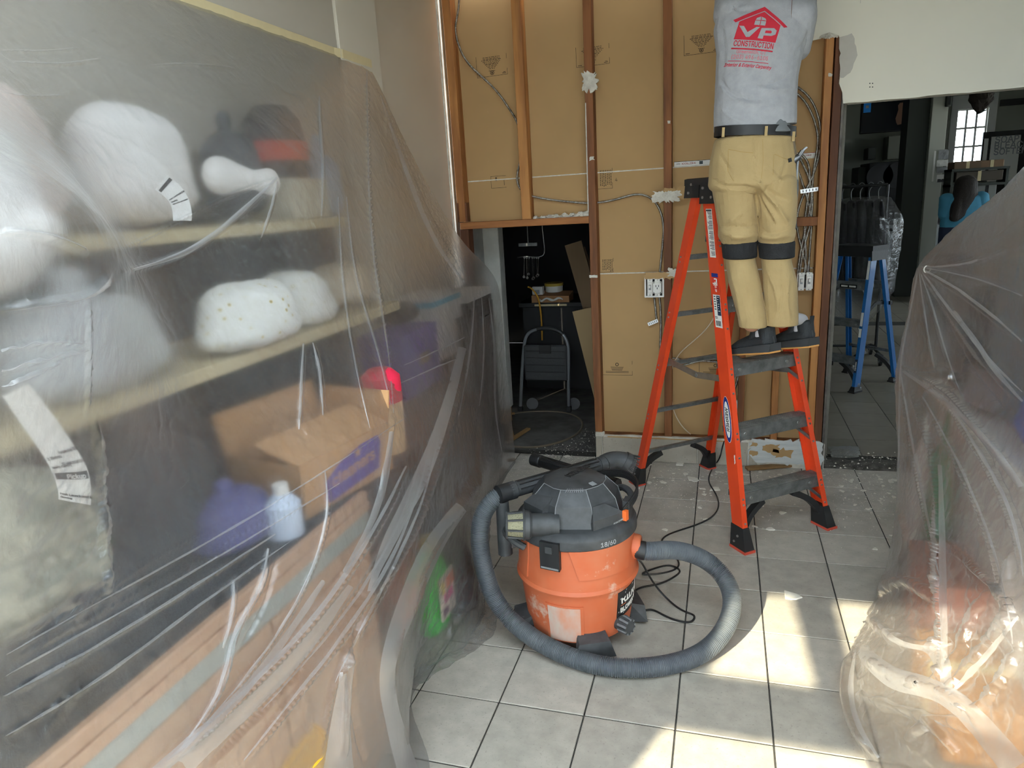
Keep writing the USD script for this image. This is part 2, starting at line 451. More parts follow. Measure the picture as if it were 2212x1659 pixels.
obj('notched_block', bk, M_stud3, wb, smooth=False)
# plaster lumps left on the timber
for i, (x, z, w, h, y) in enumerate([(-0.775, 2.365, 0.085, 0.10, YW - 0.012), (-0.785, 1.225, 0.05, 0.016, YW - 0.012), (-0.335, 1.685, 0.16, 0.06, YW - 0.014), (-0.775, 1.935, 0.03, 0.02, YW - 0.006), (-0.30, 1.235, 0.05, 0.05, YW - 0.012), (-0.318, 2.10, 0.016, 0.016, YW - 0.006), (0.53, 2.27, 0.016, 0.016, YW - .005)]):
    pl = ragged(sbox(x - w / 2, z - h / 2, x + w / 2, z + h / 2), min(w, h) * 0.12, 0.008, i)
    obj('plaster_scrap', prism(pl, y, YW + 0.004), M_gyps, wb, smooth=False)
obj('paper_scrap', prism(ragged(sbox(-0.36, 1.665, -0.20, 1.735), 0.010, 0.01, 31), YW - 0.008, YW - 0.002), M_paper, wb, smooth=False)
obj('paper_scrap', prism(ragged(sbox(-0.46, 1.20, -0.22, 1.24), 0.006, 0.01, 32), YW - 0.010, YW - 0.004), M_paper, wb, smooth=False)
obj('plaster_edge', bar([-0.803, YW - 0.003, 2.25], [-0.806, YW - 0.003, 1.62], 0.005, 0.006), M_gyps, wb)
# crumbs of plaster along the header
cr = []
for k in range(46):
    x = -1.22 + 0.41 * math.sqrt(rg.random()); s = 0.006 + 0.02 * rg.random() * (0.3 + (x + 1.22) / 0.41)
    cr.append(ball([x, YW + 0.02 + 0.03 * rg.random(), DZ + 0.043 + s * 0.4], [s, s * .8, s * .7], 1))
for m in cr: m.vertices += rg.normal(0, 0.0025, m.vertices.shape)
obj('plaster_crumbs', cr, M_gyps, wb, smooth=False, kind='stuff')


def stamp(x, z, w, h, rot=0.0, kind=0, seed=0, y=YP):
    """Printed notice on the gypsum paper: a thin frame, a fan of print lines and a round seal."""
    t = 0.0022; parts = [sbox(-w / 2, -h / 2, w / 2, -h / 2 + t), sbox(-w / 2, -h / 2, -w / 2 + t, h / 2)]
    if kind != 2: parts += [sbox(w / 2 - t, h * 0.25, w / 2, h / 2), sbox(w / 2 - t, -h / 2, w / 2, -h / 2 + h * .3)]
    if kind == 0:
        for k in range(9):
            ww = w * (0.80 - 0.075 * k) if k > 1 else w * 0.55
            zc = h * 0.40 - k * h * 0.068
            sg = np.random.default_rng(seed * 10 + k); xx = -ww / 2
            while xx < ww / 2:
                l = 0.006 + 0.016 * sg.random(); parts.append(sbox(xx, zc, min(xx + l, ww / 2), zc + h * (0.035 if k in (2, 5) else 0.026))); xx += l + 0.004
        parts += [Point(0, -h * 0.33).buffer(h * 0.11).difference(Point(0, -h * 0.33).buffer(h * 0.075)), sbox(-h * 0.04, -h * .38, h * .04, -h * .28), sbox(-h * .17, -h * .25, h * .17, -h * .225),
                  sbox(-w * .45, -h * .43, -w * .33, -h * .40), sbox(w * .33, -h * .43, w * .45, -h * .40), sbox(w * .36, -h * .37, w * .44, -h * .345)]
    elif kind == 1:
        for k in range(7):
            xc = w * 0.38 - k * w * 0.11; sg = np.random.default_rng(seed * 10 + k); zz = h * .42
            while zz > -h * .3:
                l = 0.005 + 0.012 * sg.random(); parts.append(sbox(xc, zz - l, xc + w * 0.045, zz)); zz -= l + 0.003
    elif kind == 3:
        for k in range(6):
            zc = h * 0.05 - k * h * 0.075; ww = w * (0.42 - 0.03 * k) if k < 4 else w * .75
            parts.append(sbox(-ww / 2, zc, ww / 2, zc + h * .03))
        parts.append(Point(0, h * .25).buffer(h * .12).difference(Point(0, h * .25).buffer(h * .07)))
    else:
        parts += [sbox(-w * .2, h * .1, -w * .1, h * .4), sbox(w * .35, -h * .3, w * .38, h * .2), sbox(-w / 2, h / 2 - t, w / 2, h / 2)]
    ms = [prism(affinity.translate(affinity.rotate(p, rot, origin=(0, 0)), x, z), y - 0.0006, y) for p in parts]
    obj('printed_stamp', ms, M_ink, wb, smooth=False)


for px, py, wpx, hpx, rot, k in [(1062, 142, 66, 40, 1, 0), (1280, 120, 72, 40, 1, 0), (1515, 94, 76, 42, 1, 0), (1077, 393, 33, 24, 0, 2), (1306, 386, 34, 42, 0, 1), (1310, 573, 30, 30, 0, 1), (1333, 795, 66, 32, 0, 3), (1545, 797, 70, 32, 0, 3), (1756, 795, 20, 32, 0, 2)]:
    a = at_y(YP, px, py); s = np.linalg.norm(at_y(YP, px + 1, py) - a)
    stamp(a[0], a[2], wpx * s, hpx * s, rot, k, px)
q = text_mesh('4', 0.02, 0.0005); q.vertices = q.vertices[:, [0, 2, 1]] * [1, -1, 1] + at_y(YP, 1328, 392); obj('printed_mark', q, M_ink, wb, smooth=False)

# printed joint tape on two bays; the print runs upside down
M_jt = mat('joint_tape', srgb(222, 220, 214), 0.6)
M_jtred = mat('tape_print_red', srgb(150, 60, 56), 0.6)
M_jtdk = mat('tape_print_dark', srgb(50, 62, 70), 0.6)
for x0, x1, z in ((-0.295, 0.075, 1.868), (0.335, 0.485, 1.866)):
    s = obj('joint_tape', bx([x0, YP - 0.003, z - 0.014], [x1, YP - 0.001, z + 0.014]), M_jt, wb, smooth=False)
    def put(txt, h, xr, m, nm='tape_print'):
        q = text_mesh(txt, h, 0.0006, bold=True); v = q.vertices * 1.0
        q.vertices = np.c_[xr - v[:, 0], YP - 0.0036 + v[:, 2] * 0.5, z + h / 2 - v[:, 1]]
        obj(nm, q, m, s, smooth=False)
    if x1 < 0.2:
        put('SHEETROCK', 0.010, x0 + 0.125, M_jtred); put('Brand', 0.006, x0 + 0.035, M_jtdk); put('gypsum panels', 0.0045, x1 - 0.012, M_jtred)
        obj('tape_emblem', bx([x0 + 0.145, YP - 0.0036, z - 0.009], [x0 + 0.165, YP - 0.003, z + 0.009]), M_jtdk, s, smooth=False)
    else:
        put('SHEETROCK', 0.008, x1 - 0.02, M_jtred)
    obj('tape_border', bx([x0, YP - 0.0036, z + 0.0115], [x1, YP - 0.003, z + 0.014]), M_jtred if x1 > .2 else M_jtdk, s, smooth=False)

# tiled base under the studs, torn plaster beyond it
TZ = 0.162
xs = [DR1, -0.758, -0.450, -0.143, 0.166]
for a, b in zip(xs[:-1], xs[1:]):
    obj('base_tile', bx([a + 0.003, YW - 0.012, 0.002], [b - 0.003, YW + 0.006, TZ], 0.003), M_base, wb, smooth=False)
obj('base_tile', prism([(0.172, 0.002), (0.235, 0.002), (0.172, 0.085)], YW - 0.012, YW + 0.004), M_base, wb, smooth=False)
obj('base_backing', bx([DR1, YW + 0.001, 0.0], [0.61, YW + 0.03, 0.165]), M_gyps, wb, smooth=False)
obj('bottom_plate', bx([DR1, YW + 0.02, 0.0], [0.61, YP, 0.168]), M_stud, wb, smooth=False)
obj('torn_plaster', prism(ragged(sbox(0.172, 0.03, 0.60, 0.185), 0.007, 0.02, 4), YW - 0.009, YW + 0.002), mat('torn_plaster', srgb(214, 216, 214), 0.8, var=0.5, vscale=16, color2=srgb(196, 200, 200), stretch=(0.3, 1, 3), bump=0.4, bscale=25), wb, smooth=False)
for k, (cx, cz, w, h) in enumerate([(0.30, 0.125, 0.10, 0.05), (0.37, 0.10, 0.11, 0.05), (0.20, 0.09, 0.05, 0.03), (0.52, 0.12, 0.03, 0.06), (0.205, 0.145, 0.04, 0.015)]):
    obj('bare_paper', prism(ragged(sbox(cx - w / 2, cz - h / 2, cx + w / 2, cz + h / 2), 0.008, 0.014, 50 + k), YW - 0.0105, YW - 0.008), M_paper, wb, smooth=False)
pts = [(x, TZ + 0.008 + 0.012 * noise(np.array([x * 9, 0, 0]), 2)) for x in np.linspace(DR1, 0.2, 40)] + [(0.2, TZ - 0.002), (DR1, TZ - 0.002)]
obj('torn_paper_edge', prism(pts, YW - 0.010, YW + 0.01), M_gyps, wb, smooth=False)
pts = [(x, TZ + 0.004 + 0.006 * noise(np.array([x * 13, 3, 0]), 2)) for x in np.linspace(-0.72, 0.1, 30)] + [(0.1, TZ - 0.002), (-0.72, TZ - 0.002)]
obj('torn_paper_edge', prism(pts, YW - 0.012, YW - 0.009), M_paper, wb, smooth=False)
obj('plaster_scrap', bx([DR1, YW - 0.014, TZ], [DR1 + 0.06, YW + 0.02, TZ + 0.03], 0.004), M_gyps, wb, smooth=False)

# white gypsum board over the wide opening, its lower edges torn
ws = thing('wall_over_opening', kind='structure')
ed = [(0.25, 2.60)]
for px, py in [(1745, 90), (1772, 84), (1778, 78), (1800, 80), (1811, 77), (1822, 105), (1816, 150), (1812, 180), (1819, 200), (1821, 224)]:
    p = at_y(YW - 0.006, px, py); ed.append((p[0], p[2]))
ze = ed[-1][1]
for x in np.linspace(ed[-1][0] + 0.03, 3.4, 60): ed.append((x, ze + 0.006 * (noise(np.array([x * 17, 1, 0]), 9) - 0.5)))
obj('white_board', prism(ed + [(3.4, 3.3), (0.25, 3.3)], YW - 0.013, YW), M_white, ws, smooth=False)
obj('lintel_core', bx([0.62, YW, ze + 0.004], [3.4, 4.52, 3.3]), M_white, ws, smooth=False)
gp = [at_y(YW - 0.0135, *p) for p in [(1812, 78), (1845, 70), (1850, 120), (1840, 150), (1828, 165), (1815, 170)]]
obj('bare_patch', prism(ragged(Polygon([(p[0], p[2]) for p in gp]), 0.004, 0.02, 8), YW - 0.0137, YW - 0.012), mat('grey_compound', srgb(192, 187, 178), 0.9, var=.3, vscale=12), ws, smooth=False)
obj('board_joint', bar([0.655, YW - 0.0135, 2.60], [0.655, YW - 0.0135, 3.3], 0.002, 0.0016, up=(0, 1, 0)), mat('joint_line', srgb(196, 190, 180), .9), ws)
sc = []
for px, py in [(1879, 180), (1885, 180), (1879, 188), (1885, 188)]:
    p = at_y(YW - 0.013, px, py); sc.append(ball(p, [0.003, 0.001, 0.003], 1))
obj('screw_hole', sc, M_black, ws)
tr = [tube(spline([at_y(YW - 0.02 - 0.01 * k, 1772 + 4 * k, 82), at_y(YW - 0.03, 1776 + 3 * k, 78 - k), at_y(YW - 0.022, 1780 + 6 * k, 80)], 8), 0.006, 6) for k in range(6)]
obj('torn_flap', tr, M_gyps, ws)
obj('jamb', bx([0.594, YW + 0.0, 0.0], [0.606, 4.60, 2.6], 0.001), mat('jamb_metal', srgb(110, 104, 96), 0.6, var=0.6, vscale=14, color2=srgb(70, 66, 62)), ws, smooth=False)
obj('end_panel', bx([0.606, YW + 0.07, 0.0], [0.632, 4.62, 2.2], 0.002), mat('edge_gypsum', srgb(120, 116, 108), 0.9, var=0.5, vscale=14), ws, smooth=False)

# ================================================================ LEFT WALL, ceiling, the shop front behind the camera
wl = thing('wall_left', kind='structure')
obj('plaster_face', bx([XL - 0.1, -1.3, 0], [XL, 4.375, 3.3]), M_wall2, wl, smooth=False)
obj('pilaster', bx([XL - 0.01, 3.09, 0], [XL + 0.022, 3.49, 3.3], 0.002), mat('pilaster_paint', srgb(214, 206, 190), 0.75, bump=0.05, bscale=90), wl, smooth=False)
obj('flat_panel', bx([XL - 0.01, -1.3, 0], [XL + 0.010, 3.085, 3.3], 0.002), M_wall, wl, smooth=False)
obj('board_edge', bar([XL + 0.004, 4.378, 1.55], [XL + 0.004, 4.378, 3.3], 0.010, 0.012, up=(1, 0, 0)), M_gyps, wl)
SKYL = [sbox(-1.3, -1.0, 0.5, 1.3), sbox(0.7, -1.0, 2.5, 1.3)]     # frosted roof lights towards the shop front
cl = sbox(-1.69, -1.29, 3.39, 4.37)
for g in SKYL: cl = cl.difference(g)
clg = thing('ceiling', kind='structure')
obj('ceiling_face', prism(cl, 2.98, 3.08, axis=2), M_ceil, clg, smooth=False)
wf = thing('wall_front', kind='structure')
YF = -1.30                        # the shop front, about a metre behind the camera


def back_to_front(x, y, z=0.0):
    """Where the sunbeam that meets (x, y, z) comes through the shop front."""
    t = (YF - y) / SD[1]
    return (x + SD[0] * t, z + SD[2] * t)


beams = []
for pts in ([(-0.159, 2.043), (1.60, 2.05), (1.60, -1.0), (-1.388, -1.0)],
            [(-0.053, 2.299), (0.338, 2.293), (0.300, 2.924), (0.205, 2.93)], [(0.478, 2.293), (1.7, 2.30), (1.7, 2.92), (0.470, 2.922)]):
    beams.append(Polygon([back_to_front(*p) for p in pts]))
print('beams', [tuple(np.round(b.bounds, 2)) for b in beams])
front = sbox(-2.8, 0, 6, 3.4)
glaz = [b.intersection(sbox(-1.6, 0.12, 3.2, 3.28)) for b in beams]
for g in glaz: front = front.difference(g)
M_frost = usdkit.material(stage, LK + 'frosted_pane', {'t': ('translucent_bsdf', {'color': FROST}), 'd': ('diffuse_bsdf', {'color': (.8, .8, .8)}), 'm': ('mix_closure', {'fac': .12})}, [('t.BSDF', 'm.closure1'), ('d.BSDF', 'm.closure2')], surface='m.closure')
M_frost2 = usdkit.material(stage, LK + 'frosted_front_pane', {'t': ('translucent_bsdf', {'color': FROST_FRONT}), 'd': ('diffuse_bsdf', {'color': (.7, .7, .7)}), 'm': ('mix_closure', {'fac': .12})}, [('t.BSDF', 'm.closure1'), ('d.BSDF', 'm.closure2')], surface='m.closure')
frost = []
for k in range(4):
    q = sbox(-1.62 + 1.24 * k, 1.05, -.44 + 1.24 * k, 2.47)
    for g in glaz: q = q.difference(g.buffer(.025, join_style=2))
    front = front.difference(q); frost.append(q)
obj('front_panel', prism(front, YF - 0.06, YF), M_alu, wf, smooth=False)
for g in glaz: obj('pane', prism(g, YF - 0.035, YF - 0.028), M_glass, wf, smooth=False)
for g in SKYL: obj('roof_light_pane', prism(g, 3.03, 3.04, axis=2), M_frost, clg, smooth=False)
for g in frost: obj('frosted_pane', prism(g, YF - 0.035, YF - 0.030), M_frost2, wf, smooth=False)
# right side wall with the tall shop windows that light the room from beside the camera
wr = thing('wall_right', kind='structure')
XR = 3.4
wpoly = sbox(-1.4, 0, 4.5, 3.4)
wins = [sbox(-1.1, 0.5, 0.4, 2.9)]
for g in wins: wpoly = wpoly.difference(g)
obj('wall_face', prism(wpoly, XR, XR + 0.1, axis=0), M_white, wr, smooth=False)
for i, g in enumerate(wins):
    w = thing(f'window_{i + 1}', kind='structure')
    obj('pane', prism(g, XR + 0.04, XR + 0.046, axis=0), M_glass, w, smooth=False)
    a0, z0, a1, z1 = g.bounds
    obj('window_frame', [bx([XR + 0.02, a0, z0], [XR + 0.07, a0 + 0.05, z1]), bx([XR + 0.02, a1 - 0.05, z0], [XR + 0.07, a1, z1]), bx([XR + 0.02, a0, z0], [XR + 0.07, a1, z0 + 0.05]), bx([XR + 0.02, a0, z1 - 0.05], [XR + 0.07, a1, z1])], M_alu, w, smooth=False)
# ceiling troffers of the laundry room
M_lamp = usdkit.material(stage, LK + 'lamp_diffuser', {'e': ('emission', {'color': (.93, 1.0, .95), 'strength': LAMP})}, surface='e.emission')
for k, (x, y, lb) in enumerate([(2.2, 7.5, 'first ceiling light of the laundry room'), (3.2, 10.5, 'last ceiling light of the laundry room')]):
    t = thing('ceiling_light', 'white recessed ' + lb, 'ceiling light'); w_, h_ = .30, .60
    obj('frame', prism(sbox(x - w_ - .03, y - h_ - .03, x + w_ + .03, y + h_ + .03).difference(sbox(x - w_, y - h_, x + w_, y + h_)), 3.262, 3.30, axis=2), M_white, t, smooth=False)
    obj('diffuser', bx([x - w_, y - h_, 3.275], [x + w_, y + h_, 3.285]), M_lamp, t, smooth=False)
obj('pavement', bx([-30, -30, -0.2], [30, 40, -0.06]), M_conc, None, smooth=False, kind='structure')
# ================================================================ STEP LADDERS
M_orange = mat('ladder_orange', srgb(226, 74, 32), 0.45, var=0.25, vscale=6, color2=srgb(206, 62, 26), speck=(srgb(236, 170, 140), 0.72, 30), coat=0.15)
M_blue = mat('ladder_blue', srgb(20, 96, 160), 0.45, var=0.25, vscale=6, coat=0.15)
M_alum = mat('dusty_aluminium', srgb(150, 152, 152), 0.42, metal=0.75, var=0.5, vscale=20, color2=srgb(120, 122, 122), speck=(srgb(206, 204, 198), 0.66, 36))
M_rubber = mat('foot_rubber', srgb(32, 32, 33), 0.55, speck=(srgb(120, 118, 114), 0.72, 40))
M_redrub = mat('red_tread', srgb(190, 70, 50), 0.8)
M_rivet = mat('rivet', srgb(190, 190, 188), 0.3, metal=0.9)
M_capblk = mat('ladder_cap', srgb(30, 31, 33), 0.5, speck=(srgb(170, 168, 164), 0.70, 14), bump=0.1)
M_lab = mat('label_white', srgb(224, 222, 216), 0.5)
M_labtx = mat('label_text', srgb(60, 60, 62), 0.6)
M_labbl = mat('label_blue', srgb(26, 44, 120), 0.5)
M_labnv = mat('label_navy', srgb(24, 40, 66), 0.5)
M_labrd = mat('label_red', srgb(206, 58, 40), 0.5)


class Ladder:
    """Front frame at v<0, rear frame at v>0, u runs to the right of one who climbs it."""

    def __init__(s, t, c, w, hw0, hw1, v0, v1, H, web, fl, m):
        s.t, s.c, s.w = t, np.array([*c, 0.0]), np.array([*w, 0.0]); s.d = np.array([-w[1], w[0], 0.0])
        s.hw0, s.hw1, s.v0, s.v1, s.H, s.web, s.fl, s.m = hw0, hw1, v0, v1, H, web, fl, m

    def P(s, u, v, z): return s.c + s.w * u + s.d * v + np.array([0, 0, z])
    def hw(s, z): return s.hw0 + (s.hw1 - s.hw0) * z / s.H
    def fv(s, z, rear=False): return (s.v0 + (s.v1 - s.v0) * z / s.H) * (-1 if rear else 1)

    def rail(s, side, rear, z0=0.07, web=None, fl=None, z1=None):
        """C-channel: the web lies along the ladder's side, the flanges turn inwards."""
        web, fl, th = web or s.web, fl or s.fl, 0.004
        z1 = z1 or s.H + 0.02
        sg = -1 if rear else 1                # from the outer face inward along v
        sec = [(0, 0), (-fl, 0), (-fl, th), (-th, th), (-th, web - th), (-fl, web - th), (-fl, web), (0, web)]
        a = s.P(side * s.hw(z0), s.fv(z0, rear), z0); b = s.P(side * s.hw(z1), s.fv(z1, rear), z1)
        r = obj('rear_rail' if rear else 'front_rail', extrude_between(sec, a, b, s.w * side, s.d * sg), s.m, s.t, smooth=20)
        rv = []
        return r

    def foot(s, side, rear, h=0.115, th=0.006):
        sg = -1 if rear else 1
        pts = []
        for z, g in ((0.004, 0.016), (h, 0.004)):
            for du in (-s.fl - g, g * 0.8):
                for dv in (-g, s.web + g):
                    pts.append(s.P(side * (s.hw(z) + du), s.fv(z, rear) + sg * dv, z))
        f = obj('foot', hull(pts), M_rubber, s.t, smooth=False)
        pts = []
        for z in (0.0, 0.012):
            for du in (-s.fl - 0.018, 0.016):
                for dv in (-0.018, s.web + 0.018):
                    pts.append(s.P(side * (s.hw(0) + du), s.fv(0, rear) + sg * dv, z))
        obj('tread', hull(pts), M_redrub if s.m is M_orange else M_rubber, f, smooth=False)
        rv = [cyl(s.P(side * (s.hw(z) + 0.014), s.fv(z, rear) + sg * q, z), s.P(side * (s.hw(z) + 0.019), s.fv(z, rear) + sg * q, z), 0.006, 8) for z, q in ((0.04, 0.055), (0.075, 0.025))]
        obj('rivet', rv, M_rivet, f, kind='stuff')

    def step(s, z, depth=0.085, thick=0.062):
        """Tread with a deep front lip and long grooves."""
        hw = s.hw(z) - 0.004; v = s.fv(z) + 0.004
        sec = [(0, -thick), (0, 0)]
        n = 7
        for k in range(n):
            q = 0.006 + (depth - 0.01) * k / n; w_ = (depth - 0.01) / n
            sec += [(q, 0), (q + w_ * 0.25, 0.0035), (q + w_ * 0.6, 0.0035), (q + w_ * 0.85, 0)]
        sec += [(depth, 0), (depth, -0.030), (depth - 0.004, -0.030), (depth - 0.004, -0.006), (0.004, -0.006), (0.004, -thick)]
        m = extrude_between(sec, s.P(-hw, v, z), s.P(hw, v, z), s.d, np.array([0, 0, 1.0]))
        st = obj('step', m, M_alum, s.t, smooth=20)
        rv = [cyl(s.P(u, v + 0.001, z - 0.03), s.P(u, v - 0.004, z - 0.03), 0.008, 10) for u in (-hw + 0.07, hw - 0.07)]
        obj('rivet', rv, M_rivet, st, kind='stuff')
        for sd in (-1, 1):
            br = bar(s.P(sd * (hw - 0.075), v + 0.03, z - thick * 0.8), s.P(sd * (s.hw(z - 0.13) - 0.004), s.fv(z - 0.13) + 0.025, z - 0.13), 0.022, 0.004, up=s.w)
            obj('brace', br, M_alum, st, smooth=False)

    def rung(s, z, h=0.028):
        hw = s.hw(z) - 0.006; v = s.fv(z, True) - 0.02
        sec = [(0, 0), (0, h), (-0.022, h), (-0.022, h - .003), (-0.003, h - .003), (-0.003, 0)]
        obj('rear_bar', extrude_between(sec, s.P(-hw, v, z), s.P(hw, v, z), s.d, np.array([0, 0, 1.0])), M_alum, s.t, smooth=20)

    def knee(s, side, rear, z0, z1, run, m=None):
        """Curved corner brace from the lowest crosspiece down to the rail near the foot."""
        v0 = s.fv(z0, rear) + (-0.02 if rear else 0.05); v1 = s.fv(z1, rear) + (-0.02 if rear else 0.045)
        a, b = s.P(side * (s.hw(z0) - run), v0, z0), s.P(side * (s.hw(z1) - 0.012), v1, z1)
        mid = (a + b) / 2 + s.w * side * run * 0.12 + np.array([0, 0, (z0 - z1) * 0.10])
        p = spline([a, mid, b], 12)
        parts = [bar(p[i], p[i + 1] + (p[i + 1] - p[i]) * 0.15, 0.03, 0.034, up=s.d) for i in range(len(p) - 1)]
        obj('corner_brace', parts, m or M_rubber, s.t, smooth=20)

    def side_xyz(s, side, z, q, off=0.001, rear=False):
        """A point on a rail's outer web: z up, q from its outer edge."""
        return s.P(side * (s.hw(z) + off), s.fv(z, rear) + (-1 if rear else 1) * q, z)

    def decal(s, name, poly, mtl, side, zc, off=0.0012, parent=None, label=None):
        """Outline in metres: x along the web's depth (0 at its front edge), y up the rail, laid on the outer web."""
        pg = poly if hasattr(poly, 'geom_type') else Polygon(poly)
        out = []
        for g in getattr(pg, 'geoms', [pg]):
            e = trimesh.creation.extrude_polygon(g, 0.0006, engine='earcut'); V = np.array([s.side_xyz(side, zc + y, x, off + zz) for x, y, zz in e.vertices])
            q = tm(V, e.faces)
            if side > 0: q.invert()
            out.append(q)
        return obj(name, out, mtl, parent if parent is not None else s.t, smooth=False, label=label)

    def write(s, txt, h, mtl, side, zc, x, bold=True, off=0.002, parent=None, down=True, name='lettering'):
        """Lettering that reads down the rail."""
        q = text_mesh(txt, h, 0.0006, bold=bold); L = q.vertices[:, 0].max()
        V = np.array([s.side_xyz(side, zc + L / 2 - a, x + b - h / 2 + 0.0, off + c) for a, b, c in q.vertices])
        return obj(name, tm(V, q.faces), mtl, parent if parent is not None else s.t, smooth=False)


lad = thing('step_ladder', 'orange fibreglass step ladder with black top cap, the workman standing on it', 'ladder')
L = Ladder(lad, (0.021, 3.798), (0.7779, 0.6284), 0.278, 0.170, -0.506, -0.082, 1.69, 0.078, 0.030, M_orange)
for sd in (-1, 1):
    L.rail(sd, False); L.rail(sd, True, web=0.055, fl=0.030)
for sd in (-1, 1):
    L.foot(sd, False)
    L.web, kw = 0.055, L.web; L.foot(sd, True); L.web = kw
for z in (0.272, 0.577, 0.882, 1.187, 1.492): L.step(z)
for z in (0.20, 0.47, 0.76, 1.05, 1.36): L.rung(z)
for sd in (-1, 1):
    L.knee(sd, False, 0.20, 0.05, 0.17); L.knee(sd, True, 0.19, 0.05, 0.15)
    # folding spreader between the frames
    a, b = L.P(sd * (L.hw(0.80) - 0.045), L.fv(0.80) + 0.05, 0.80), L.P(sd * (L.hw(0.80) - 0.045), L.fv(0.80, True) - 0.03, 0.80)
    mid = (a + b) / 2 - [0, 0, 0.03]
    sp = obj('spreader', [bar(a, mid, 0.006, 0.032), bar(mid, b, 0.006, 0.032)], mat('spreader_steel', srgb(146, 132, 116), 0.5, metal=0.5, var=0.5, vscale=20) if sd < 0 else M_alum, lad, smooth=False)
    obj('rivet', [cyl(p - L.w * 0.006, p + L.w * 0.006, 0.010, 10) for p in (a, mid, b)], M_rivet, sp, kind='stuff')
    for rear, q in ((False, 0.05), (True, 0.03)):
        rv = []
        for z in (0.25, 0.56, 0.865, 1.17, 1.47):
            for dz in (0.0, -0.026, -0.115):
                if rear and dz < -.03: continue
                zz = z + dz
                if rear: rv.append(cyl(L.side_xyz(sd, zz - .09, 0.02, 0, True), L.side_xyz(sd, zz - .09, 0.02, 0.004, True), 0.005, 8))
                else: rv.append(cyl(L.P(sd * (L.hw(zz) - 0.016), L.fv(zz) + 0.001, zz), L.P(sd * (L.hw(zz) - 0.016), L.fv(zz) - 0.004, zz), 0.0055, 8))
        obj('rivet', rv, M_rivet, lad, kind='stuff')
# moulded cap
zc0, zc1 = 1.655, 1.765
cap = [hull([L.P(u * (L.hw(1.7) + 0.02), v, z) for u in (-1, 1) for v in (-0.115, 0.115) for z in (1.735, zc1)] + [L.P(u * (L.hw(1.7) + 0.012), v, zc1 + 0.004) for u in (-1, 1) for v in (-0.10, 0.10)])]
for sd in (-1, 1):
    for v0, v1, zb in ((-0.118, -0.005, 1.645), (0.005, 0.118, 1.675)):
        cap.append(hull([L.P(sd * (L.hw(z) + du), v * (1 if z > 1.7 else 1.04), z) for z in (zb, 1.74) for du in (0.004, 0.016) for v in (v0, v1)]))
cap.append(hull([L.P(u * L.hw(1.7), v, z) for u in (-1, 1) for v, z in ((-0.112, 1.74), (-0.10, 1.74), (-0.118, 1.685), (-0.106, 1.685))]))
cp = obj('top_cap', cap, M_capblk, lad, smooth=False)
obj('rivet', [cyl(L.P(-(L.hw(1.7) + 0.014), v, z), L.P(-(L.hw(1.7) + 0.021), v, z), 0.007, 10) for v, z in ((-0.095, 1.675), (-0.095, 1.715), (-0.03, 1.675), (-0.03, 1.72), (0.085, 1.70), (0.06, 1.74))], M_rivet, cp, kind='stuff')
# maker's oval and paper labels on the left front rail
ov = affinity.scale(Point(0, 0).buffer(1, 32), 0.026, 0.108); ov = affinity.translate(ov, 0.040, 0)
e = L.decal('oval_badge', ov, M_labbl, -1, 0.62, label='blue and white oval maker badge')
L.decal('badge_rim', affinity.scale(ov, 1.06, 1.02), M_lab, -1, 0.62, 0.0008, e)
L.decal('badge_field', affinity.scale(ov, 0.72, 0.80), M_lab, -1, 0.62, 0.0016, e)
L.write('WERNER', 0.020, M_labtx, -1, 0.62, 0.040, parent=e, off=0.0022)
la = L.decal('warning_label', sbox(0.014, -0.115, 0.058, 0.115), M_lab, -1, 1.505, label='white warning label of small print')
rl = np.random.default_rng(5)
ln = []
for k in range(40):
    y = 0.106 - k * 0.0054
    if k % 9 == 8: continue
    ln.append(sbox(0.017, y - 0.0012, 0.017 + 0.036 * (0.6 + 0.4 * rl.random()), y + 0.0012))
ln.append(sbox(0.017, 0.104, 0.056, 0.112))
for p_ in ln: pass
from shapely import union_all
L.decal('small_print', union_all(ln), M_labtx, -1, 1.505, 0.002, la)
lb = L.decal('rating_label', sbox(0.012, -0.04, 0.060, 0.04), M_labrd, -1, 1.275, label='red rating label with white print')
L.decal('label_strip', sbox(0.012, 0.022, 0.060, 0.040), M_labbl, -1, 1.275, 0.0018, lb)
L.decal('small_print', union_all([sbox(0.022, -0.004, 0.030, 0.014), sbox(0.026, 0.010, 0.044, 0.016), sbox(0.022, -0.012, 0.056, -0.006), sbox(0.022, -0.018, 0.052, -0.014)]), M_lab, -1, 1.275, 0.0018, lb)
L.write('300 lb', 0.012, M_lab, -1, 1.252, 0.036, parent=lb)
lc = L.decal('size_label', sbox(0.012, -0.078, 0.064, 0.078), M_lab, -1, 1.135, label='white and navy size label with bar code')
L.decal('label_panel', sbox(0.013, -0.020, 0.038, 0.074), M_labnv, -1, 1.135, 0.0018, lc)
L.decal('small_print', union_all([sbox(0.018 + 0.005 * (k % 3), 0.066 - 0.011 * k, 0.032, 0.069 - 0.011 * k) for k in range(7)]), M_lab, -1, 1.135, 0.0024, lc)
L.decal('small_print', union_all([sbox(0.046, 0.066 - 0.012 * k, 0.058, 0.071 - 0.012 * k) for k in range(6)] + [sbox(0.041, -0.028 - .004 * k, 0.060, -0.026 - 0.004 * k) for k in range(3)]), M_labtx, -1, 1.135, 0.0018, lc)
xx, bars = 0.022, []
while xx < 0.056:
    w_ = 0.0006 + 0.0016 * rl.random(); bars.append(sbox(xx, -0.070, xx + w_, -0.046)); xx += w_ + 0.0008 + 0.001 * rl.random()
L.decal('bar_code', union_all(bars), M_labtx, -1, 1.135, 0.0018, lc)
L.decal('chipped_label', ragged(sbox(0.008, -0.02, 0.016, 0.02), 0.003, 0.006, 3), M_lab, -1, 0.44)
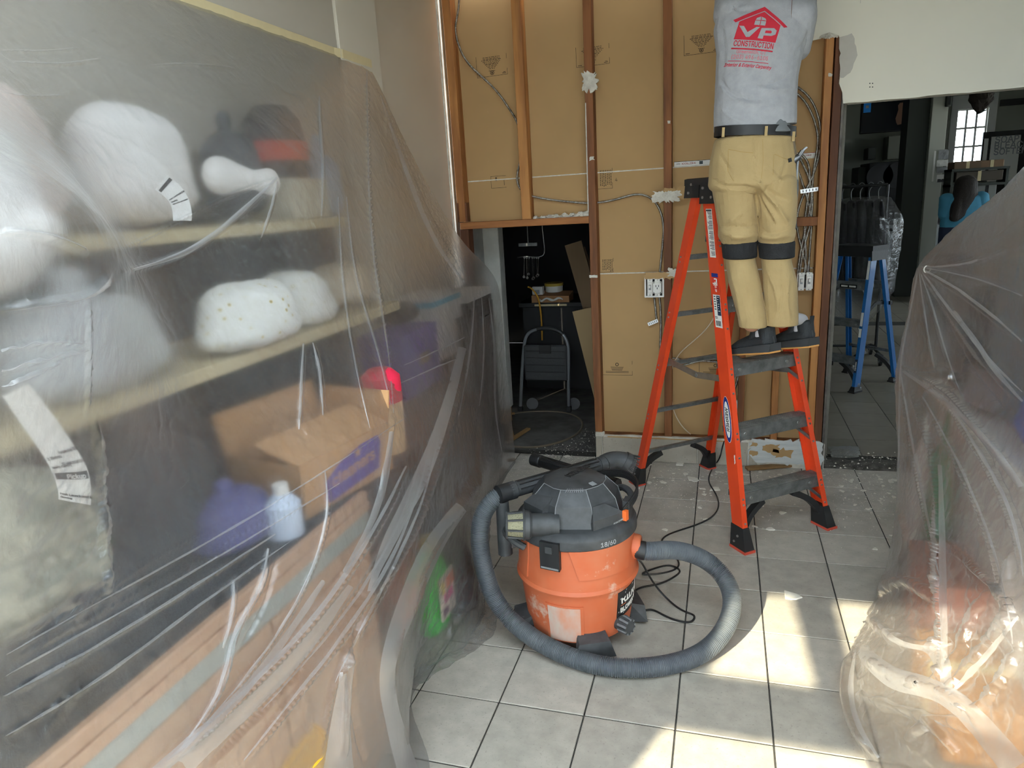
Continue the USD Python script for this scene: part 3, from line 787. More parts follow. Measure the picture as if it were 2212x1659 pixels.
L.write('VIKING', 0.010, M_lab, -1, 0.452, 0.055, parent=None, name='faded_lettering') if False else None

# ---------------------------------------------------------------- the blue ladder beyond the wide opening
bl = thing('step_ladder', 'blue fibreglass step ladder with black cap standing in the dim back room', 'ladder')
w2 = np.array([0.716, -0.698]); w2 /= np.linalg.norm(w2)
B = Ladder(bl, (1.095, 6.54), tuple(w2), 0.238, 0.165, -0.30, -0.075, 1.16, 0.070, 0.028, M_blue)
for sd in (-1, 1):
    B.rail(sd, False, z0=0.03); B.rail(sd, True, z0=0.03, web=0.045)
    B.foot(sd, False, 0.05); B.foot(sd, True, 0.04)
    B.knee(sd, False, 0.22, 0.05, 0.19); B.knee(sd, True, 0.22, 0.05, 0.17)
for z in (0.275, 0.58, 0.885): B.step(z, 0.075, 0.055)
for z in (0.26, 0.86): B.rung(z)
cap = [hull([B.P(u * (B.hw(1.1) + 0.02), v, z) for u in (-1, 1) for v in (-0.11, 0.11) for z in (1.15, 1.19)])]
for sd in (-1, 1): cap.append(hull([B.P(sd * (B.hw(z) + du), v, z) for z in (1.07, 1.16) for du in (0.003, 0.014) for v in (-0.105, 0.10)]))
cap.append(hull([B.P(u * B.hw(1.1), v, z) for u in (-1, 1) for v in (-0.11, -0.098) for z in (1.10, 1.16)]))
cp = obj('top_cap', cap, M_capblk, bl, smooth=False)
for sd in (1,):
    a, b = B.P(sd * (B.hw(.66) - 0.03), B.fv(.66) + 0.04, 0.62), B.P(sd * (B.hw(.66) - 0.03), B.fv(.66, True) - 0.01, 0.70)
    m_ = (a + b) / 2 + [0, 0, 0.05]
    obj('spreader', [bar(a, m_, 0.006, 0.028), bar(m_, b, 0.006, 0.028)], M_black, bl, smooth=False)
    obj('strap', bar(b - B.w * .05, b + B.w * .04, 0.03, 0.03), M_black, bl, smooth=False)
for zc, hh, m_ in ((0.995, 0.075, M_lab), (0.60, 0.055, M_lab), (0.49, 0.035, M_lab), (0.22, 0.055, M_labnv)):
    # labels lie on the front flange of the right rail
    a = [B.P((B.hw(zc + dz) - q), B.fv(zc + dz) - 0.0015, zc + dz) for dz in (-hh, hh) for q in (0.004, 0.026)] + [B.P((B.hw(zc + dz) - q), B.fv(zc + dz) - 0.0025, zc + dz) for dz in (-hh, hh) for q in (0.004, 0.026)]
    obj('paper_label', hull(a), m_, bl, smooth=False)
q = text_mesh('WERNER', 0.013, 0.0006, bold=True); Lq = q.vertices[:, 0].max()
obj('lettering', tm(np.array([B.P(B.hw(0.22 + Lq / 2 - a) - 0.008 - b, B.fv(0.22 + Lq / 2 - a) - 0.003 - c, 0.22 + Lq / 2 - a) for a, b, c in q.vertices]), q.faces), M_lab, bl, smooth=False)
zz = 0.885 - 0.03; v_ = B.fv(0.885) + 0.003
obj('step_badge', hull([B.P(u, v, z) for u in (-0.08, 0.08) for v in (v_, v_ - 0.002) for z in (zz - 0.016, zz + 0.016)]), M_capblk, bl, smooth=False)
obj('badge_print', [hull([B.P(u + x, v, z) for x in (-0.03, 0.03) for v in (v_ - 0.002, v_ - 0.0035) for z in (zz - 0.007, zz + 0.007)]) for u in (-0.035, 0.04)], M_lab, bl, smooth=False)
# ================================================================ SHOP VACUUM
M_vorange = mat('drum_orange', srgb(190, 90, 50), 0.55, var=0.5, vscale=5, color2=srgb(188, 106, 72), speck=(srgb(196, 158, 138), 0.60, 7), bump=0.03, bscale=40)
M_vdust = mat('dusty_panel', srgb(196, 128, 98), 0.75, var=0.8, vscale=9, color2=srgb(182, 162, 150), stretch=(1, 1, 0.5))
M_vblack = mat('dusty_black', srgb(44, 46, 48), 0.55, var=0.5, vscale=10, color2=srgb(70, 72, 74), speck=(srgb(126, 128, 130), 0.68, 30), bump=0.06, bscale=60)
M_vdark = mat('vac_dark', srgb(32, 33, 35), 0.5, speck=(srgb(96, 98, 100), 0.70, 30))
M_hose = mat('hose_grey', srgb(84, 90, 96), 0.42, var=0.5, vscale=14, color2=srgb(104, 108, 112))
M_groove = mat('groove', srgb(120, 122, 124), 0.8)
M_foam = mat('filter_foam', srgb(150, 146, 120), 0.95, speck=(srgb(92, 88, 70), 0.55, 160), bump=0.6, bscale=200)
M_txt = mat('print_grey', srgb(150, 152, 154), 0.7)
M_txtw = mat('print_white', srgb(226, 224, 218), 0.6)
M_cord = mat('cord_black', srgb(26, 26, 27), 0.45)

vac = thing('shop_vacuum', 'large dusty orange and black wet dry shop vacuum with grey corrugated hose', 'vacuum cleaner')
VX, VY = -0.548, 2.505
VC = np.array([VX, VY, 0.0])
tow = -VC / np.linalg.norm(VC); tow = np.array([tow[0], tow[1], 0]); rgt = np.array([-tow[1], tow[0], 0.0])   # towards the camera; to the picture's right


def zs(z): return np.where(np.asarray(z) > 0.274, 0.274 + (np.asarray(z) - 0.274) * 1.075, z)


def vp(a, z, r):
    """Point on the vacuum at angle a (degrees, 0 towards the viewer, positive to the right)."""
    q = math.radians(a); r *= 1.05; z = zs(z); return VC + (tow * math.cos(q) + rgt * math.sin(q)) * r + np.array([0, 0, z])


prof = [(0.0, 0.045), (0.185, 0.045), (0.197, 0.055), (0.203, 0.09), (0.214, 0.20), (0.220, 0.262), (0.231, 0.266), (0.234, 0.274), (0.231, 0.282), (0.2265, 0.286), (0.2245, 0.32), (0.220, 0.38), (0.217, 0.452), (0.20, 0.455), (0.0, 0.455)]
drum = obj('drum', lathe([(r * 1.05, float(zs(z))) for r, z in prof], 72, VC), M_vorange, vac, smooth=40)


def patch(a0, a1, z0, z1, out, n=12, mtl=None, nm='panel', par=None, ztaper=0.0, rr=lambda z: np.interp(z, [p[1] for p in prof[3:12]], [p[0] for p in prof[3:12]])):
    """A raised panel following the drum's curve."""
    A = np.linspace(a0, a1, n); v = []
    Zs = np.linspace(z0, z1, 8)
    for o in (-0.006, out):
        for z in Zs:
            k = (z - z0) / (z1 - z0)
            for a in A:
                am = (a0 + a1) / 2; v.append(vp(am + (a - am) * (1 - ztaper * (1 - k)), z, float(rr(z)) + o))
    v = np.array(v); m = len(Zs); F = [grid_faces(m, n, False), grid_faces(m, n, True) + m * n]
    def idx(o, i, j): return o * m * n + i * n + j
    q = []
    for j in range(n - 1):
        q += [(idx(0, 0, j), idx(0, 0, j + 1), idx(1, 0, j + 1), idx(1, 0, j)), (idx(1, m - 1, j), idx(1, m - 1, j + 1), idx(0, m - 1, j + 1), idx(0, m - 1, j))]
    for i in range(m - 1):
        q += [(idx(1, i, 0), idx(1, i + 1, 0), idx(0, i + 1, 0), idx(0, i, 0)), (idx(0, i, n - 1), idx(0, i + 1, n - 1), idx(1, i + 1, n - 1), idx(1, i, n - 1))]
    q = np.array(q); F = np.vstack(F + [q[:, [0, 1, 2]], q[:, [0, 2, 3]]])
    return obj(nm, tm(v, F), mtl or M_vorange, par if par is not None else drum, smooth=30)


patch(-34, 4, 0.060, 0.222, 0.005, mtl=M_vorange, nm='panel_rim')
patch(-31, 1, 0.066, 0.215, 0.0075, mtl=M_vdust, nm='recessed_panel')
patch(-8, 62, 0.335, 0.45, 0.006, nm='shoulder', ztaper=0.25)
patch(-76, -52, 0.300, 0.450, 0.005, nm='shoulder', ztaper=0.2)
# black label with white and orange lettering
lab = patch(41, 75, 0.128, 0.245, 0.002, mtl=M_vdark, nm='label', n=16)
note(lab, label='black and white maker label on the drum')


def drum_text(txt, h, a0, z, mtl, par, out=0.0035, bold=True, italic=0.0, sx=1.0):
    q = text_mesh(txt, h, 0.0008, bold=bold); q = q.subdivide_to_size(0.012); v = q.vertices
    rr = float(np.interp(z, [p[1] for p in prof[3:12]], [p[0] for p in prof[3:12]]))
    V = np.array([vp(a0 + math.degrees((x * sx + italic * y) / rr), z + y, rr + out + c) for x, y, c in v])
    return obj('lettering', tm(V, q.faces), mtl, par, smooth=False)


drum_text('RIDGID', 0.034, 45, 0.190, M_txtw, lab, sx=1.0)
drum_text('BLOWER VAC', 0.018, 45, 0.150, M_txtw, lab)
drum_text('____', 0.012, 45, 0.183, M_vorange, lab)
rl = np.random.default_rng(8)
for k in range(40):
    a, z = 42 + 32 * rl.random(), 0.132 + 0.108 * rl.random()
    if 0.146 < z < 0.228 and a > 44.5: continue
    patch(a, a + 0.9 + rl.random(), z, z + 0.006, 0.0028, n=2, mtl=M_txt, nm='speckle', par=lab)
# lid ring, latches, motor housing
lidp = [(0.0, 0.440), (0.224, 0.440), (0.229, 0.446), (0.229, 0.474), (0.222, 0.486), (0.208, 0.494), (0.196, 0.500), (0.0, 0.500)]
lid = obj('lid', lathe([(r * 1.05, float(zs(z))) for r, z in lidp], 72, VC), M_vblack, vac, smooth=35)
for a, dz in ((-24, 0.0), (156, 0.0)):
    def lb(d0, d1, z0, z1, r0, r1): return hull([vp(a + d, z, r) for d in (d0, d1) for z in (z0, z1) for r in (r0, r1)])
    la_ = obj('latch', lb(-9, 9, 0.372, 0.475, 0.205, 0.243), M_vdark, vac, smooth=False)
    obj('latch_tab', lb(-3, 3, 0.438, 0.462, 0.240, 0.247), M_vblack, la_, smooth=False)
    obj('latch_rim', lb(-8, 8, 0.376, 0.382, 0.240, 0.2445), M_groove, la_, smooth=False)
# faceted motor dome
q0 = []
R8 = [20, 62, 100, 150, 205, 250, 290, 335]
base, mid, top = [], [], []
for a in R8:
    base.append(vp(a, 0.498, 0.185)); mid.append(vp(a, 0.575, 0.165)); top.append(vp(a, 0.622, 0.118))
dome = hull(base + mid + top + [vp(a, 0.634, 0.075) for a in range(0, 360, 30)] + [VC + [0, 0, float(zs(0.640))]])
dm = obj('motor_dome', dome, M_vblack, vac, smooth=12)
# raised seams along the dome's facets
for a in (20, 62, 335, 290, 100):
    obj('seam', tube([vp(a, 0.505, 0.186), vp(a, 0.575, 0.1655), vp(a, 0.622, 0.1185)], 0.0016, 5), M_groove, dm)
obj('seam', tube([vp(a, 0.623, 0.1185) for a in (290, 320, 335, 0, 20, 45, 62, 82, 100)], 0.0015, 5), M_groove, dm)
obj('side_cowl', hull([vp(a, z, r) for a, r in ((-70, 0.20), (-38, 0.19)) for z in (0.50, 0.565)] + [vp(a, z, 0.13) for a in (-75, -35) for z in (0.50, 0.60)]), M_vblack, dm, smooth=False)
obj('carry_handle', tube(spline([vp(74, 0.505, 0.185), vp(78, 0.535, 0.205), vp(100, 0.545, 0.212), vp(122, 0.535, 0.205), vp(128, 0.505, 0.185)], 20), 0.014, 10), M_vblack, vac)
obj('front_cowl', hull([vp(a, z, r) for a, r in ((18, 0.196), (58, 0.206)) for z in (0.498, 0.535)] + [vp(a, 0.575, 0.165) for a in (22, 40)] + [vp(a, 0.50, 0.15) for a in (16, 60)]), M_vblack, dm, smooth=False)
obj('power_switch', hull([vp(a, z, r) for a in (55.5, 60.5) for z in (0.505, 0.541) for r in (0.203, 0.219)]), mat('switch_orange', srgb(232, 108, 48), 0.5), vac, smooth=False, label='small orange power switch')
# vents, print and the word moulded on top
for k in range(9):
    a = -16 + 3.6 * k
    obj('vent_slot', hull([vp(a + d + s_, z, r) for d in (0, 1.6) for z, r, s_ in ((0.618, 0.123, 0), (0.626, 0.108, 2.0))]), M_groove, dm, smooth=False)
def dome_print(txt, h, a, r, z, mtl, rot=0.0, dep=0.002, bold=True, tilt=0.12):
    q = text_mesh(txt, h, dep, bold=bold); v = q.vertices - [q.vertices[:, 0].max() / 2, h / 2, 0]
    c = vp(a, z, r); cr, sr = math.cos(rot), math.sin(rot)
    X = rgt * cr + (-tow) * sr; Y = -rgt * sr + (-tow) * cr
    V = c + v[:, :1] * X + v[:, 1:2] * Y + v[:, 2:] * np.array([0, 0, 1.0])
    V[:, 2] -= ((V - VC)[:, :2] ** 2).sum(1) * tilt * 10 * 0.1
    return obj('lettering', tm(V, q.faces), mtl, dm, smooth=False)
dome_print('RIDGID', 0.028, 150, 0.03, 0.640, M_vdark, rot=0.9)
w_ = []
for k in range(7):
    for j in range(5):
        w_.append((k, j))
M_warn = [hull([vp(36 + k * 1.6 + d, 0.628 - 0.0007 * (r_ - 0.07) * 100 * 0.2, r_) for d in (0, 0.9) for r_ in (0.085, 0.112)] + [vp(36 + k * 1.6, 0.634, 0.09)]) for k in range(8)]
obj('warning_print', M_warn, M_txt, dm, smooth=False, kind='stuff')
def lid_text(txt, h, a0, z, r, mtl):
    q = text_mesh(txt, h, 0.001, bold=True).subdivide_to_size(0.01); v = q.vertices
    V = np.array([vp(a0 + math.degrees(x / r), z + y, r + c) for x, y, c in v]); obj('lettering', tm(V, q.faces), mtl, lid, smooth=False)
lid_text('18/60', 0.016, 21, 0.452, 0.2295, M_txt)
lid_text('HOSE STORAGE', 0.006, 40, 0.51, 0.2065, M_txt)
# exhaust muffler with foam windows, pointing left
d_ = vp(-52, 0.525, 0.285) - vp(-20, 0.515, 0.17); d_ /= np.linalg.norm(d_)
s0 = vp(-22, 0.512, 0.165)
muf = obj('exhaust_neck', tube([s0, s0 + d_ * 0.10, s0 + d_ * 0.11, s0 + d_ * 0.135], [0.044, 0.044, 0.054, 0.056], 20), M_vblack, vac)
c0_, c1_ = s0 + d_ * 0.13, s0 + d_ * 0.195
obj('filter_foam', tube([c0_, c1_], [0.05, 0.042], 20), M_foam, muf, label='tan foam exhaust filter')
t_, s_, u_ = frame(c0_, c1_)
for k in range(8):
    a = k * math.pi / 4
    e = s_ * math.cos(a) + u_ * math.sin(a)
    obj('cage_rib', bar(c0_ + e * 0.053, c1_ + e * 0.046, 0.006, 0.006), M_vblack, muf, smooth=False)
for q_, r_ in ((c0_, 0.055), (c1_, 0.047)):
    obj('cage_ring', tube([q_ + (s_ * math.cos(a) + u_ * math.sin(a)) * r_ for a in np.linspace(0, 2 * math.pi, 25)[:-1]], 0.0045, 6, closed=True), M_vblack, muf)
obj('cage_cap', tube([c1_, c1_ + d_ * 0.004], 0.022, 16), M_vblack, muf)
# caster feet, drain cap
for a in (12, 102, 192, 282):
    ft = obj('caster_foot', hull([vp(a + d, z, r) for d, z, r in ((-17, 0.02, 0.20), (17, 0.02, 0.20), (-17, 0.02, 0.265), (17, 0.02, 0.265), (-15, 0.10, 0.195), (15, 0.10, 0.195), (-13, 0.085, 0.255), (13, 0.085, 0.255))]), M_vblack, vac, smooth=False)
    obj('caster_wheel', tube([vp(a - 5, 0.022, 0.235), vp(a + 5, 0.022, 0.235)], 0.022, 16), M_vdark, ft)
dr = obj('drain_cap', tube([vp(46, 0.105, 0.195), vp(46, 0.105, 0.232)], 0.03, 24), M_vblack, vac)
for k in range(18):
    a = k * 2 * math.pi / 18; t_, s_, u_ = frame(vp(46, 0.105, 0.2), vp(46, 0.105, 0.23)); e = (s_ * math.cos(a) + u_ * math.sin(a)) * 0.031
    obj('grip_ridge', bar(vp(46, 0.105, 0.218) + e, vp(46, 0.105, 0.256) + e * 0.92, 0.006, 0.006), M_groove if k % 2 else M_vblack, dr, smooth=False)
obj('cap_face', tube([vp(46, 0.105, 0.23), vp(46, 0.105, 0.254)], 0.028, 24), M_vblack, dr)
# accessory clips and stub nozzles on the left
for a, z0, z1, r, ro in ((-88, 0.33, 0.545, 0.026, 0.275), (-100, 0.30, 0.56, 0.022, 0.29)):
    obj('nozzle', tube([vp(a, z0, ro), vp(a, (z0 + z1) / 2, ro), vp(a, z1, ro), vp(a, z1, ro), vp(a, z1 - .03, ro)], [r * 1.15, r * 1.1, r, r * 0.86, r * .8], 18), M_vblack, vac)
obj('tool_clip', hull([vp(a, z, r) for a in (-94, -66) for z in (0.40, 0.455) for r in (0.215, 0.262)]), M_vblack, vac, smooth=False)
obj('tool_clip', tube(spline([vp(-80, 0.445, 0.235), vp(-72, 0.46, 0.275), (vp(-58, 0.45, 0.27)), vp(-52, 0.425, 0.24)], 14), 0.014, 8), M_vblack, vac)
# inlet and corrugated hose
hp = [(1352, 1196, .365), (1395, 1190, .365), (1440, 1188, .345), (1492, 1196, .305), (1540, 1222, .25), (1574, 1266, .19), (1580, 1318, .135), (1558, 1370, .085), (1516, 1410, .05), (1456, 1433, .036), (1380, 1443, .036), (1300, 1438, .036), (1222, 1415, .042), (1155, 1380, .07), (1100, 1335, .12), (1066, 1288, .20), (1046, 1228, .31), (1036, 1168, .42), (1042, 1116, .51), (1066, 1080, .57), (1092, 1062, .595)]
hp = np.array([at_z(z, px, py) for px, py, z in hp])
sh = (at_z(.365, 1340, 1196) - hp[0]); hp = np.vstack([vp(78, 0.368, 0.19), hp[1:]])
P = spline(hp, 900)
d = np.r_[0, np.cumsum(np.linalg.norm(np.diff(P, axis=0), axis=1))]
n = int(d[-1] / 0.0010); s = np.linspace(0.05, d[-1], n)
Q = np.stack([np.interp(s, d, P[:, k]) for k in range(3)], 1)
rad = 0.0335 + 0.0026 * np.clip(2.2 * np.cos(2 * np.pi * s / 0.0064), -1, 1)
hose = obj('hose', tube(Q, rad, 20), M_hose, vac, smooth=True, label='grey corrugated suction hose')
i0 = np.searchsorted(d, 0.005), np.searchsorted(d, 0.085)
cuff = np.stack([np.interp(np.linspace(0.005, 0.075, 8), d, P[:, k]) for k in range(3)], 1)
obj('inlet_collar', tube([vp(78, 0.368, 0.20), vp(78, 0.368, 0.238), vp(78, 0.368, 0.245)], [0.052, 0.048, 0.042], 28), M_vorange, drum)
obj('hose_cuff', tube(cuff, [0.040, 0.040, 0.038, 0.0365, 0.0365, 0.0365, 0.037, 0.037], 24), M_vdark, hose)
# wand and round brush lying over the lid
w0, w1 = at_z(0.60, 1090, 1064), at_z(0.60, 1308, 1000)
wd = (w1 - w0) / np.linalg.norm(w1 - w0)
obj('hose_cuff', tube([w0 - wd * 0.03, w0 + wd * 0.03], 0.036, 20), M_vdark, hose)
wand = obj('wand', tube([w0 + wd * 0.02, w0 + wd * 0.045, w0 + wd * 0.05, w1 - wd * 0.04, w1 - wd * 0.04, w1], [0.036, 0.036, 0.031, 0.030, 0.034, 0.034], 24), M_vblack, vac)
t_, s_, u_ = frame(w0, w1)
for a in (0.3, 0.9, 1.5, 2.1):
    e = (s_ * math.cos(a) + u_ * math.sin(a)) * 0.0305
    obj('wand_rib', bar(w0 + wd * 0.06 + e, w1 - wd * 0.05 + e, 0.005, 0.005), M_vdark, wand, smooth=False)
b1 = w1 + wd * 0.085 + np.array([0.02, -0.015, -0.012])
br = obj('brush_head', tube(spline([w1 - wd * .01, w1 + wd * 0.04, b1], 10), np.linspace(0.037, 0.045, 10), 24), M_vblack, wand)
bd = np.array([0.80, 0.18, -0.55]); bd /= np.linalg.norm(bd)
obj('brush_ring', tube([b1 - bd * 0.012, b1 + bd * 0.014], [0.046, 0.047], 24), M_vblack, br)
t_, s_, u_ = frame(b1, b1 + bd); bri = []
for k in range(110):
    a = 2 * math.pi * k / 110; e = s_ * math.cos(a) + u_ * math.sin(a); rr_ = 0.036 + 0.008 * rl.random()
    bri.append(tube([b1 + e * rr_ + bd * 0.01, b1 + e * (rr_ + 0.010 + .006 * rl.random()) + bd * 0.042], [0.0016, 0.0008], 4))
obj('bristles', bri, M_vdark, br, kind='stuff', label='ring of dark bristles')
# power cord: from the vacuum over the floor and up behind the ladder
cz = 0.006
c1 = [vp(84, 0.30, 0.232)] + [at_z(z, px, py) for px, py, z in ((1390, 1222, .20), (1420, 1270, .06), (1452, 1303, .012), (1482, 1322, cz), (1499, 1330, cz), (1494, 1342, cz), (1470, 1342, cz), (1432, 1328, cz), (1405, 1317, cz))] + [vp(100, 0.006, 0.22)]
c2 = [vp(110, 0.006, 0.20)] + [at_z(cz, px, py) for px, py in ((1378, 1272), (1420, 1262), (1458, 1245), (1468, 1232), (1450, 1222), (1420, 1226), (1388, 1240), (1400, 1241), (1440, 1236), (1464, 1225), (1464, 1210), (1450, 1195), (1432, 1180), (1431, 1165), (1450, 1152), (1500, 1135), (1538, 1116), (1552, 1092), (1545, 1065), (1532, 1042), (1534, 1022), (1546, 1002))] + [at_y(4.33, 1556, 985), at_y(YW - 0.02, 1562, 960), at_y(YW + 0.03, 1580, 915), at_y(YP - 0.03, 1587, 890)]
for c in (c1, c2): obj('power_cord', tube(spline(c, 160), 0.0042, 8), M_cord, vac)
obj('power_plug', hull([at_y(YP - 0.03, 1587, 890) + np.array([a, b, c]) for a in (-.014, .014) for b in (-0.02, 0.02) for c in (-0.03, 0.02)]), M_cord, vac)
# cord wrapped at the back of the lid
cw = [vp(a, 0.535 + 0.006 * k, 0.205 + 0.008 * (k % 3)) for k in range(5) for a in range(60, 150, 10)]
for k in range(5):
    obj('wound_cord', tube(spline([vp(58, 0.52 + .006 * k, 0.200), vp(75, 0.555 + .007 * k, 0.226), vp(95, 0.575 + .007 * k, 0.232), vp(120, 0.58 + .006 * k, 0.215), vp(150, 0.56 + .006 * k, 0.185)], 24), 0.0045, 7), M_cord, vac)
obj('cord_hook', hull([vp(a, z, r) for a in (64, 78) for z in (0.49, 0.565) for r in (0.19, 0.216)]), M_vblack, vac, smooth=False)
# second wand, lying behind
e0, e1 = at_z(0.42, 1152, 992), at_z(0.42, 1335, 1048)
ex = thing('extension_wand', 'spare black vacuum wand lying crossed behind the vacuum lid', 'vacuum wand')
obj('tube', tube([e0, e0 + (e1 - e0) * 0.1, e0 + (e1 - e0) * 0.11, e1], [0.033, 0.033, 0.029, 0.029], 20), M_vdark, ex)
t_, s_, u_ = frame(e0, e1)
for a in (0.6, 1.2, 1.8, 2.4):
    e = (s_ * math.cos(a) + u_ * math.sin(a)) * 0.0295
    obj('rib', bar(e0 + (e1 - e0) * .13 + e, e1 + e, 0.004, 0.004), M_vdark, ex, smooth=False)
# ================================================================ THE WORKMAN ON THE LADDER
M_skin = mat('skin', srgb(186, 138, 112), 0.55, var=0.2, vscale=12)
M_hair = mat('hair_dark', srgb(38, 30, 26), 0.7, bump=0.5, bscale=120)
M_shirt = mat('shirt_grey', srgb(170, 171, 174), 0.9, var=0.25, vscale=30, color2=srgb(154, 155, 159), bump=0.15, bscale=260, sheen=0.1)
M_under = mat('undershirt', srgb(110, 114, 116), 0.9)
M_khaki = mat('khaki', srgb(178, 154, 108), 0.85, var=0.2, vscale=10, color2=srgb(166, 142, 98), bump=0.15, bscale=300, sheen=0.08)
M_beltm = mat('belt_black', srgb(24, 24, 26), 0.5)
M_pad = mat('knee_pad', srgb(30, 31, 34), 0.85, bump=0.2, bscale=200)
M_sock = mat('sock', srgb(206, 206, 212), 0.95, bump=0.2, bscale=220)
M_shoe = mat('shoe_black', srgb(42, 46, 49), 0.75, bump=0.2, bscale=180, var=0.3, vscale=20)
M_sole = mat('sole_dark', srgb(58, 60, 62), 0.8)
M_gum = mat('sole_gum', srgb(214, 156, 84), 0.7, bump=0.3, bscale=120)
M_red = mat('print_red', srgb(196, 40, 58), 0.85)
M_pink = mat('print_pale_red', srgb(204, 120, 128), 0.85)
ICO = trimesh.creation.icosphere(2, 1.0).vertices


def chain(nodes, R=(1, 0, 0), F=(0, 1, 0), refine=0.012, smooth=8, extra=()):
    """Ellipsoids joined by their hulls into one smoothed solid. nodes: lists of (centre, radii across, along the facing, up)."""
    B = axes(R, F, np.cross(R, F)); ms = []
    for line in nodes:
        cl = [ICO * np.asarray(r if np.ndim(r) else (r, r, r)) @ B.T + np.asarray(c) for c, r in line]
        for a, b in zip(cl[:-1], cl[1:]): ms.append(manifold3d.Manifold.hull_points(np.vstack([a, b])))
        if len(cl) == 1: ms.append(manifold3d.Manifold.hull_points(cl[0]))
    m = manifold3d.Manifold.batch_boolean(ms, manifold3d.OpType.Add).refine_to_length(refine)
    t = from_man(m); t.merge_vertices()
    trimesh.smoothing.filter_taubin(t, lamb=0.5, nu=0.51, iterations=smooth)
    return t


def crease(t, polys, facing=True):
    """Folds: each is (pixels, half-width in pixels, height in metres); the cloth is raised or sunk along the line where it faces the viewer."""
    n = np.array(t.vertex_normals); V = t.vertices; p = pix(V); toc = C0 - V; toc /= np.linalg.norm(toc, axis=1, keepdims=True)
    w_f = np.clip((n * toc).sum(1) * 2.5, 0, 1); D = np.zeros(len(V))
    for pts, hw, amp in polys:
        q = spline([(x, y, 0) for x, y in pts], 30)[:, :2] if len(pts) > 2 else np.linspace(pts[0], pts[1], 20)
        d, i = cKDTree(q).query(p); k = i / (len(q) - 1)
        D += amp * np.exp(-(d / hw) ** 2) * np.sin(np.pi * np.clip(0.08 + 0.84 * k, 0, 1)) ** 0.5
    t.vertices = V + n * (D * w_f)[:, None]
    return t


def ruffle(t, amp, sc, seed=0):
    n = np.array(t.vertex_normals); V = t.vertices
    t.vertices = V + n * (amp * 2 * (fbm(V * np.asarray(sc), 4, seed) - 0.5))[:, None]; return t


def cut(t, p, n):
    """Keeps the side of the plane that n points to, capped."""
    m = to_man(t).trim_by_plane(tuple(map(float, n)), float(np.dot(n, p)))
    q = from_man(m); q.merge_vertices(); return q


man = thing('person', 'man in grey printed t-shirt and khaki work trousers standing on the orange ladder, back turned', 'person')
YB = 3.47
def J(px, py, y=YB): return at_y(y, px, py)
RT = np.array([0.985, 0.17, 0.0]); FT = np.array([-0.17, 0.985, 0.0])
hipL, hipR = J(1594, 380), J(1672, 380)
knL, knR = J(1598, 540, 3.50), J(1676, 538, 3.50)
anL, anR = J(1624, 700, 3.44), J(1690, 692, 3.47)
waist, chest, shc = J(1630, 290, 3.48), J(1638, 140, 3.50), J(1650, 34, 3.54)
neck, head = J(1652, -40, 3.58), J(1653, -118, 3.62)
shL, shR = J(1582, 30, 3.54), J(1718, 40, 3.54)
elL, elR = J(1585, -70, 3.74), J(1722, -40, 3.80)
wrL, wrR = J(1590, -190, 3.98), J(1730, -160, 3.98)


def hand(w, d, palm, side):
    """Lightly curled hand: a palm, four fingers of different lengths and a thumb from its side."""
    d = d / np.linalg.norm(d); palm = palm - d * np.dot(palm, d); palm /= np.linalg.norm(palm); s = np.cross(d, palm) * side
    lines = [[(w, 0.024), (w + d * 0.03, (0.030)), (w + d * 0.085, 0.026)], [(w + d * 0.085 + s * 0.026, 0.016), (w + d * 0.085 - s * 0.026, 0.016)], [(w + d * .03 + s * .02, .016), (w + d * 0.085 + s * 0.026, 0.016)], [(w + d * .03 - s * .02, .016), (w + d * 0.085 - s * 0.026, 0.016)]]
    for k, ln in enumerate((0.070, 0.082, 0.076, 0.060)):
        b = w + d * 0.09 + s * (0.030 - 0.020 * k); e1 = b + d * ln * 0.5 + palm * 0.008; e2 = e1 + (d * 0.75 + palm * 0.65) * ln * 0.32; e3 = e2 + (d * 0.4 + palm * 0.9) * ln * 0.24
        lines.append([(b, 0.0095), (e1, 0.0088), (e2, 0.0080), (e3, 0.0072)])
    t0 = w + d * 0.03 + s * 0.030; t1 = t0 + (d * 0.6 + s * 0.7 + palm * 0.3) * 0.042; t2 = t1 + (d * 0.9 + palm * 0.35) * 0.030
    lines.append([(t0, 0.013), (t1, 0.0105), (t2, 0.009)])
    return lines


up = np.array([0, 0, 1.0])
nodes = [[(waist, (.13, .09, .08)), (chest, (.15, .10, .1)), (shc, (.15, .085, .06)), (neck, .056), (head + [0, 0, -.06], .06)],
         [(head + FT * 0.0, (.075, .095, .105)), (head + FT * 0.035 - up * 0.055, (.055, .06, .06))], [(head + FT * 0.095, .012), (head + FT * 0.112 - up * 0.03, .014), (head + FT * .09 - up * .035, .016)],
         [(head + RT * .076 + up * .01, (.012, .02, .03)), (head + RT * .07, (.012, .018, .02))], [(head - RT * .076 + up * .01, (.012, .02, .03)), (head - RT * .07, (.012, .018, .02))],
         [(shc, .06), (shL, .055), (elL, .042), (wrL, .028)], [(shc, .06), (shR, .055), (elR, .042), (wrR, .028)],
         [(waist, (.12, .09, .08)), (hipL, .09), (knL, .055), (anL, .038)], [(waist, (.12, .09, .08)), (hipR, .09), (knR, .055), (anR, .038)]]
nodes += hand(wrL, wrL - elL, FT, 1) + hand(wrR, wrR - elR, FT, -1)
for e in (-1, 1): nodes.append([(head + FT * 0.086 + RT * 0.032 * e + up * 0.004, .013)])
nodes.append([(head + FT * .088 - up * .062 + RT * .02, .009), (head + FT * .088 - up * .062 - RT * .02, .009)])
body = chain(nodes, RT, FT, 0.010, 4)
obj('body', body, M_skin, man, smooth=True)
hr = chain([[(head - FT * 0.012 + up * 0.025, (.082, .095, .095)), (head - FT * 0.05 - up * 0.03, (.07, .05, .06))]], RT, FT, 0.01, 4)
